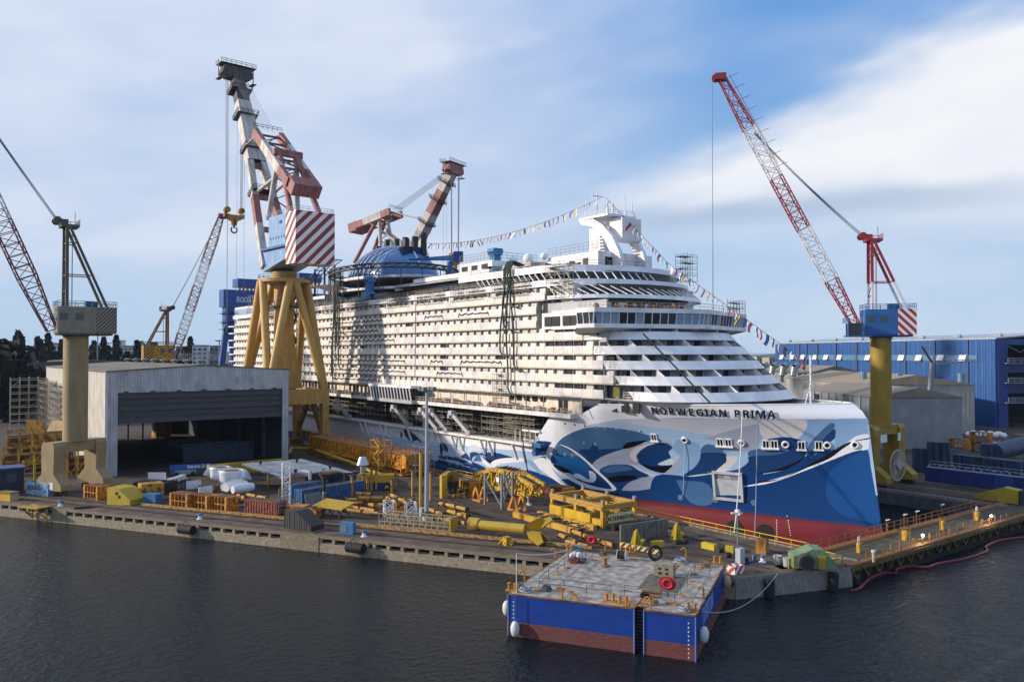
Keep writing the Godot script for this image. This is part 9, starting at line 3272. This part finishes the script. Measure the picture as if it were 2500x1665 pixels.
	tag(obj("mooring_line", m, mat("c9c9c6", 0.8,0.0, "")), "pale line from a staff at the pontoon's front left to its back corner", "rope")
	m = M.new()
	cable(m, on_barge(L - 0.8,0.8,5.0), gd(87.5,-60.5) + up * 0.3,2.2,0.05,16)
	tag(obj("mooring_line", m, mat("9fa4a8", 0.8,0.0, "")), "long slack line from the pontoon's right corner to the quay", "rope")
	m = M.new()
	for q in [[gd(88.3,-78.6), gd(85.9,-68.3), 0.0], [gd(87.2,-76.5), gd(89.1,-62.8), 0.0]]: cable(m, q[0] + up * 0.15, q[1] + up * 0.15,0.0,0.07)
	for p in [gd(90.2,-79.4), gd(91.5,-79), gd(91.3,-72.5), gd(89.9,-70.1)]:
		m.tube(p + v3(-0.5,0.3,0), p + v3(0.5,0.3,0), 0.35,10)
	tag(obj("deck_cable", m, mat("3b332c", 0.8)), "dark cables with rollers stretched over the quay behind the pontoon", "cables")


func build_gate() -> void:
	var up := Vector3.UP
	var dk := mat("54503f", 0.85,0.0, "stain", v3(0.08,0.08,0.2))
	var edge := mat("8f6230", 0.7,0.0, "rust", v3(0.3,0.3,0.3))
	var olive := mat("5d5122", 0.7,0.0, "rust")
	var black := mat("0e0e0f", 0.9,0.0, "")
	var t := thing("dock_gate", "long rust-brown caisson gate closing the dry dock, railings and lamps on top", "dock gate", v3(128,0,-61))
	var x0 := 98.7
	var x1 := 162.0
	obj("body", box_mesh(v3((x0 + x1) / 2,-3.2,-61.2), v3(x1 - x0,11.0,6.2)), black, t)
	obj("deck", box_mesh(v3((x0 + x1) / 2,2.45,-61.0), v3(x1 - x0,0.3,7.0)), dk, t)
	obj("inner_walkway", box_mesh(v3((x0 + x1) / 2,2.75,-64.0), v3(x1 - x0,0.35,1.2)), edge, t)
	obj("outer_walkway", box_mesh(v3((x0 + x1) / 2,2.62,-57.7), v3(x1 - x0,0.25,0.9)), edge, t)
	obj("outer_flange", box_mesh(v3((x0 + x1) / 2,2.2,-57.2), v3(x1 - x0,0.5,0.25)), olive, t)
	# row of curved brackets below the outer edge
	for i in 22:
		var x := x0 + 2.0 + i * 2.85
		var m := M.new()
		m.prism(PackedVector2Array([v2(-1.25,2.1), v2(1.25,2.1), v2(0.95,1.4), v2(0.0,0.5), v2(-0.95,1.4)]), Transform3D(Basis(), v3(x, 0,-57.9)), 0.0,0.35)
		obj("bracket", m, olive, t)
		m = M.new()
		m.prism(PackedVector2Array([v2(-0.85,1.95), v2(0.85,1.95), v2(0.6,1.45), v2(0.0,0.95), v2(-0.6,1.45)]), Transform3D(Basis(), v3(x, 0,-57.9)), 0.34,0.38)
		obj("bracket_recess", m, mat("15130d", 0.9,0.0, ""), t)
	var m := M.new()
	railing(m, [v3(99.5,2.92,-64.5), v3(160,2.92,-64.5)], 2.0,1.25,0.06)
	obj("inner_railing", m, edge, t)
	for i in 26:
		var p := v3(103.0 + i * 2.2,2.74,-57.6)
		obj("stanchion", tube_mesh(p, p + up * 1.05,0.06,6), edge, t)
	m = M.new()
	m.tube(v3(103,3.5,-57.6), v3(158,3.5,-57.6), 0.02,4)
	obj("chain", m, edge, t)
	# capstans and fittings
	for i in 9:
		var p := v3(106.0 + i * 5.6,2.7,-58.4 - 0.3 * (i % 2))
		obj("bitt", tube_mesh(p, p + up * 0.8,0.15,10), mat("8d6c1e", 0.6,0.0, "soft"), t)
	for q in [[106.5, "first"], [119.0, "second"], [131.0, "third"], [143.0, "fourth"]]:
		var p := v3(q[0], 2.62,-60.6)
		var v := thing("valve_stand", "%s yellow valve stand on the gate deck, counted from the bow" % q[1], "valve stand", p, 0.0, "yellow valve stands")
		obj("pillar", box_mesh(p + up * 0.7, v3(0.5,1.4,0.5)), mat("b58f1a", 0.55), v)
		m = M.new()
		for i in 8: m.bar(p + up * 1.0, p + up * 1.0 + v3(cos(i * 0.78) * 0.9, sin(i * 0.78) * 0.5,0.3), 0.06)
		obj("handwheel", m, mat("b58f1a", 0.55), v)
		if q[0] < 108 or q[0] > 140: obj("sign", box_mesh(p + up * 1.9, v3(0.6,0.7,0.06)), mat("dfe2e6", 0.5,0.0, ""), v)
	# lamps
	var lamps := [[gd(122.1,-64), 1268, "nearest the ship's stem"], [gd(127.5,-63.9), 1255, "second from the ship's stem"], [gd(131.5,-64), 1247, "third from the ship's stem"], [gd(140,-64), 1231, "farthest along the gate railing"]]
	for q in lamps:
		var p: Vector3 = q[0]
		p.z = -64.9
		var h: float = 30.2 + (865.0 - q[1]) / 1967.0 * (0.6038 * p.x - 0.7971 * p.z)
		var v := thing("dock_lamp", "slim white-headed lamp post on the gate's inner railing, " + q[2], "lamp post", p, 0.0, "lamp posts on the gate")
		obj("post", tube_mesh(p, v3(p.x, h, p.z), 0.09,8), edge, v)
		obj("head", box_mesh(v3(p.x + 0.4, h, p.z), v3(0.9,0.1,0.3)), mat("e8ecf0", 0.4,0.0, ""), v)
	var short := [[gd(111.8,-57.5), "first of the bent brown posts on the gate's outer walkway"], [gd(114.8,-57.6), "second of the bent brown posts on the gate's outer walkway"], [gd(125.7,-58.5), "third of the bent brown posts on the gate's outer walkway"], [gd(135.8,-58), "last of the bent brown posts on the gate's outer walkway"]]
	for q in short:
		var p: Vector3 = q[0]
		var v := thing("bent_post", q[1], "post", p, 0.0, "bent posts on the gate")
		m = M.new()
		m.path([p, p + up * 3.0, p + v3(-0.7,3.3,0)], 0.09,6)
		obj("pole", m, edge, v)
	# two lit floodlights
	for q in [[gd(118.3,-57.5), 1305, "lit floodlight on a short post, middle of the gate"], [gd(140,-57.1), 1258, "lit floodlight on a short post, far end of the gate"]]:
		var p: Vector3 = q[0]
		var h: float = 30.2 + (865.0 - q[1]) / 1967.0 * (0.6038 * p.x - 0.7971 * p.z)
		var v := thing("floodlight", q[2], "floodlight", p, 0.0, "lit floodlights on the gate")
		obj("post", tube_mesh(p, v3(p.x, h - 0.2, p.z), 0.07,8), edge, v)
		var glow := StandardMaterial3D.new()
		glow.albedo_color = Color(1,0.97,0.88)
		glow.emission_enabled = true
		glow.emission = Color(1.0,0.95,0.82)
		glow.emission_energy_multiplier = 6.0
		obj("bulb", sphere_mesh(v3(p.x, h, p.z), 0.22), glow, v)
		var li := OmniLight3D.new()
		li.name = "lamp_light"
		li.light_energy = 9.0
		li.light_color = Color(1.0,0.92,0.75)
		li.light_size = 0.2
		li.omni_range = 60.0
		li.omni_attenuation = 2.0
		li.shadow_enabled = true
		li.position = v3(p.x, h, p.z)
		add_child(li)
	# red floating boom
	var pts := []
	for p in [v3(96.6,0.1,-56.2), v3(98.1,0.1,-56), v3(100.3,0.1,-56.6), v3(105.2,0.1,-58), v3(108.6,0.1,-58), v3(109.4,0.1,-56.9), v3(111.5,0.1,-58), v3(114.5,0.1,-57.6), v3(115.8,0.1,-55.8), v3(119.1,0.1,-55.8), v3(124.6,0.1,-54.8), v3(130.9,0.1,-54.6), v3(133.4,0.1,-55), v3(135.8,0.1,-56.2), v3(142,0.1,-56.7), v3(147.7,0.1,-55.3), v3(154.1,0.1,-53.9)]: pts.append(p)
	m = M.new()
	var fine := []
	for i in pts.size() - 1:
		for j in 4: fine.append(pts[i].cubic_interpolate(pts[i + 1], pts[maxi(0, i - 1)], pts[mini(pts.size() - 1, i + 2)], j / 4.0))
	m.path(fine, 0.2,8)
	tag(obj("floating_boom", m, mat("6f1626", 0.6)), "red floating oil boom snaking on the water below the gate", "boom")
	# workers' gear: a small sign post and white-helmeted bin at the corner
	t = thing("corner_post", "small white standpipe at the quay corner before the gate", "standpipe", gd(103.3,-56.7))
	var p := gd(103.3,-56.7)
	obj("pipe", tube_mesh(p, p + up * 1.3,0.2,8), mat("b9b3a8", 0.6,0.0, "dirt"), t)
	obj("cap", tube_mesh(p + up * 1.3, p + up * 1.6,0.32,10), mat("cfcac2", 0.6), t)


func build_flags() -> void:
	var cols := ["d8d8d6", "23283c", "a3262e", "c9a41e", "1f3f7a", "dcdad6", "8e2430", "2a2c34"]
	var r := RandomNumberGenerator.new()
	r.seed = 17
	var runs := [["flag_line", "dressing line of small signal flags from the dome to the ship's mast", [v3(129.4,64.5,-214), v3(129.4,66.5,-137)], 46,3.0], ["flag_line", "dressing line of signal flags from the ship's mast down to the bow", [v3(129.4,66.5,-135), v3(129.4,49.5,-116), v3(129.4,28.5,-83)], 44,0.0]]
	for q in runs:
		var t := thing(q[0], q[1], "flags", q[2][0])
		var m := M.new()
		var n: int = q[3]
		var total := 0.0
		for i in q[2].size() - 1: total += q[2][i].distance_to(q[2][i + 1])
		var pts := []
		for i in n + 1:
			var s := total * i / n
			var j := 0
			while j < q[2].size() - 2 and s > q[2][j].distance_to(q[2][j + 1]):
				s -= q[2][j].distance_to(q[2][j + 1])
				j += 1
			pts.append(q[2][j].lerp(q[2][j + 1], s / q[2][j].distance_to(q[2][j + 1])) - Vector3.UP * q[4] * 4.0 * (float(i) / n) * (1.0 - float(i) / n))
		m.path(pts, 0.05,4)
		obj("line", m, mat("3b3b3e", 0.7,0.0, ""), t)
		for i in n:
			if i == 0: continue
			var a: Vector3 = pts[i]
			var b: Vector3 = pts[i].lerp(pts[i + 1] if i < n else pts[i], 0.75)
			var d := (b - a).normalized()
			var hang := 1.5 + r.randf() * 0.5
			var sway := v3(r.randf_range(-0.9,0.2), 0, r.randf_range(-0.8,0.8))
			var width := r.randf_range(0.3,1.0) * 0.85
			var kind := r.randi() % 4
			var ca: String = cols[r.randi() % 8]
			var cb: String = cols[r.randi() % 8]
			for half in 2:
				m = M.new()
				for s in 3:
					var f0 := s / 3.0
					var f1 := (s + 1) / 3.0
					var wv := func(f: float) -> Vector3: return -Vector3.UP * hang * f + sway * f + v3(0.25,0,0) * sin(f * 5.0 + i)
					var taper := func(f: float) -> float: return 1.0 - (0.75 if kind == 0 else 0.1) * f
					var e0: float = width * (0.0 if half == 0 else 0.5)
					var e1: float = width * (0.5 if half == 0 else 1.0)
					m.quad(a + d * e0 * taper.call(f0) + wv.call(f0), a + d * e1 * taper.call(f0) + wv.call(f0), a + d * e1 * taper.call(f1) + wv.call(f1), a + d * e0 * taper.call(f1) + wv.call(f1))
				obj("flag", m, mat(ca if half == 0 else cb, 0.8,0.0, ""), t)
	# ropes from the ship to the quay
	var lines := [[[v3(108.5,34,-103.4), v3(110,21.82,-89.1)], 0.0,0.16, "1e2426", "dark hawser slanting down the white terraces to the bow deck"], [[v3(118.0,20.6,-88.6), gd(94.1,-73.3)], 7.0,0.1, "c9c9c8", "pale rope from the bow bulwark down to the dock edge"], [[v3(119.5,20.8,-86.6), gd(98.5,-72.5)], 9.0,0.08, "7f8894", "grey rope pair from the bow bulwark to the dock edge"], [[v3(108.6,17.8,-141.0), v3(104,5.93,-131.9)], 0.5,0.12, "2a2c30", "dark hawser from the promenade down to the dock, right of the truss"], [[v3(108.2,17.8,-178.0), v3(103,5.55,-161.1)], 0.5,0.12, "2a2c30", "dark hawser from the promenade down to the dock, left of the truss"], [[v3(108.8,42.0,-144.0), v3(108.6,18.5,-142.0)], 0.0,0.09, "5a5046", "brown rope hanging down the balconies amidships"], [[v3(108.8,44.0,-186.0), v3(108.8,24.0,-186.4)], 0.0,0.1, "5a5046", "brown rope hanging down the balconies left of amidships"], [[v3(116.2,14.3,-100.2), v3(118.9,3.29,-103)], 0.0,0.05, "c3c8cf", "thin pale line hanging from the first fairlead"]]
	for q in lines:
		var m := M.new()
		cable(m, q[0][0], q[0][1], q[1], q[2], 14)
		tag(obj("mooring_rope", m, mat(q[3], 0.8,0.0, "")), q[4], "rope")
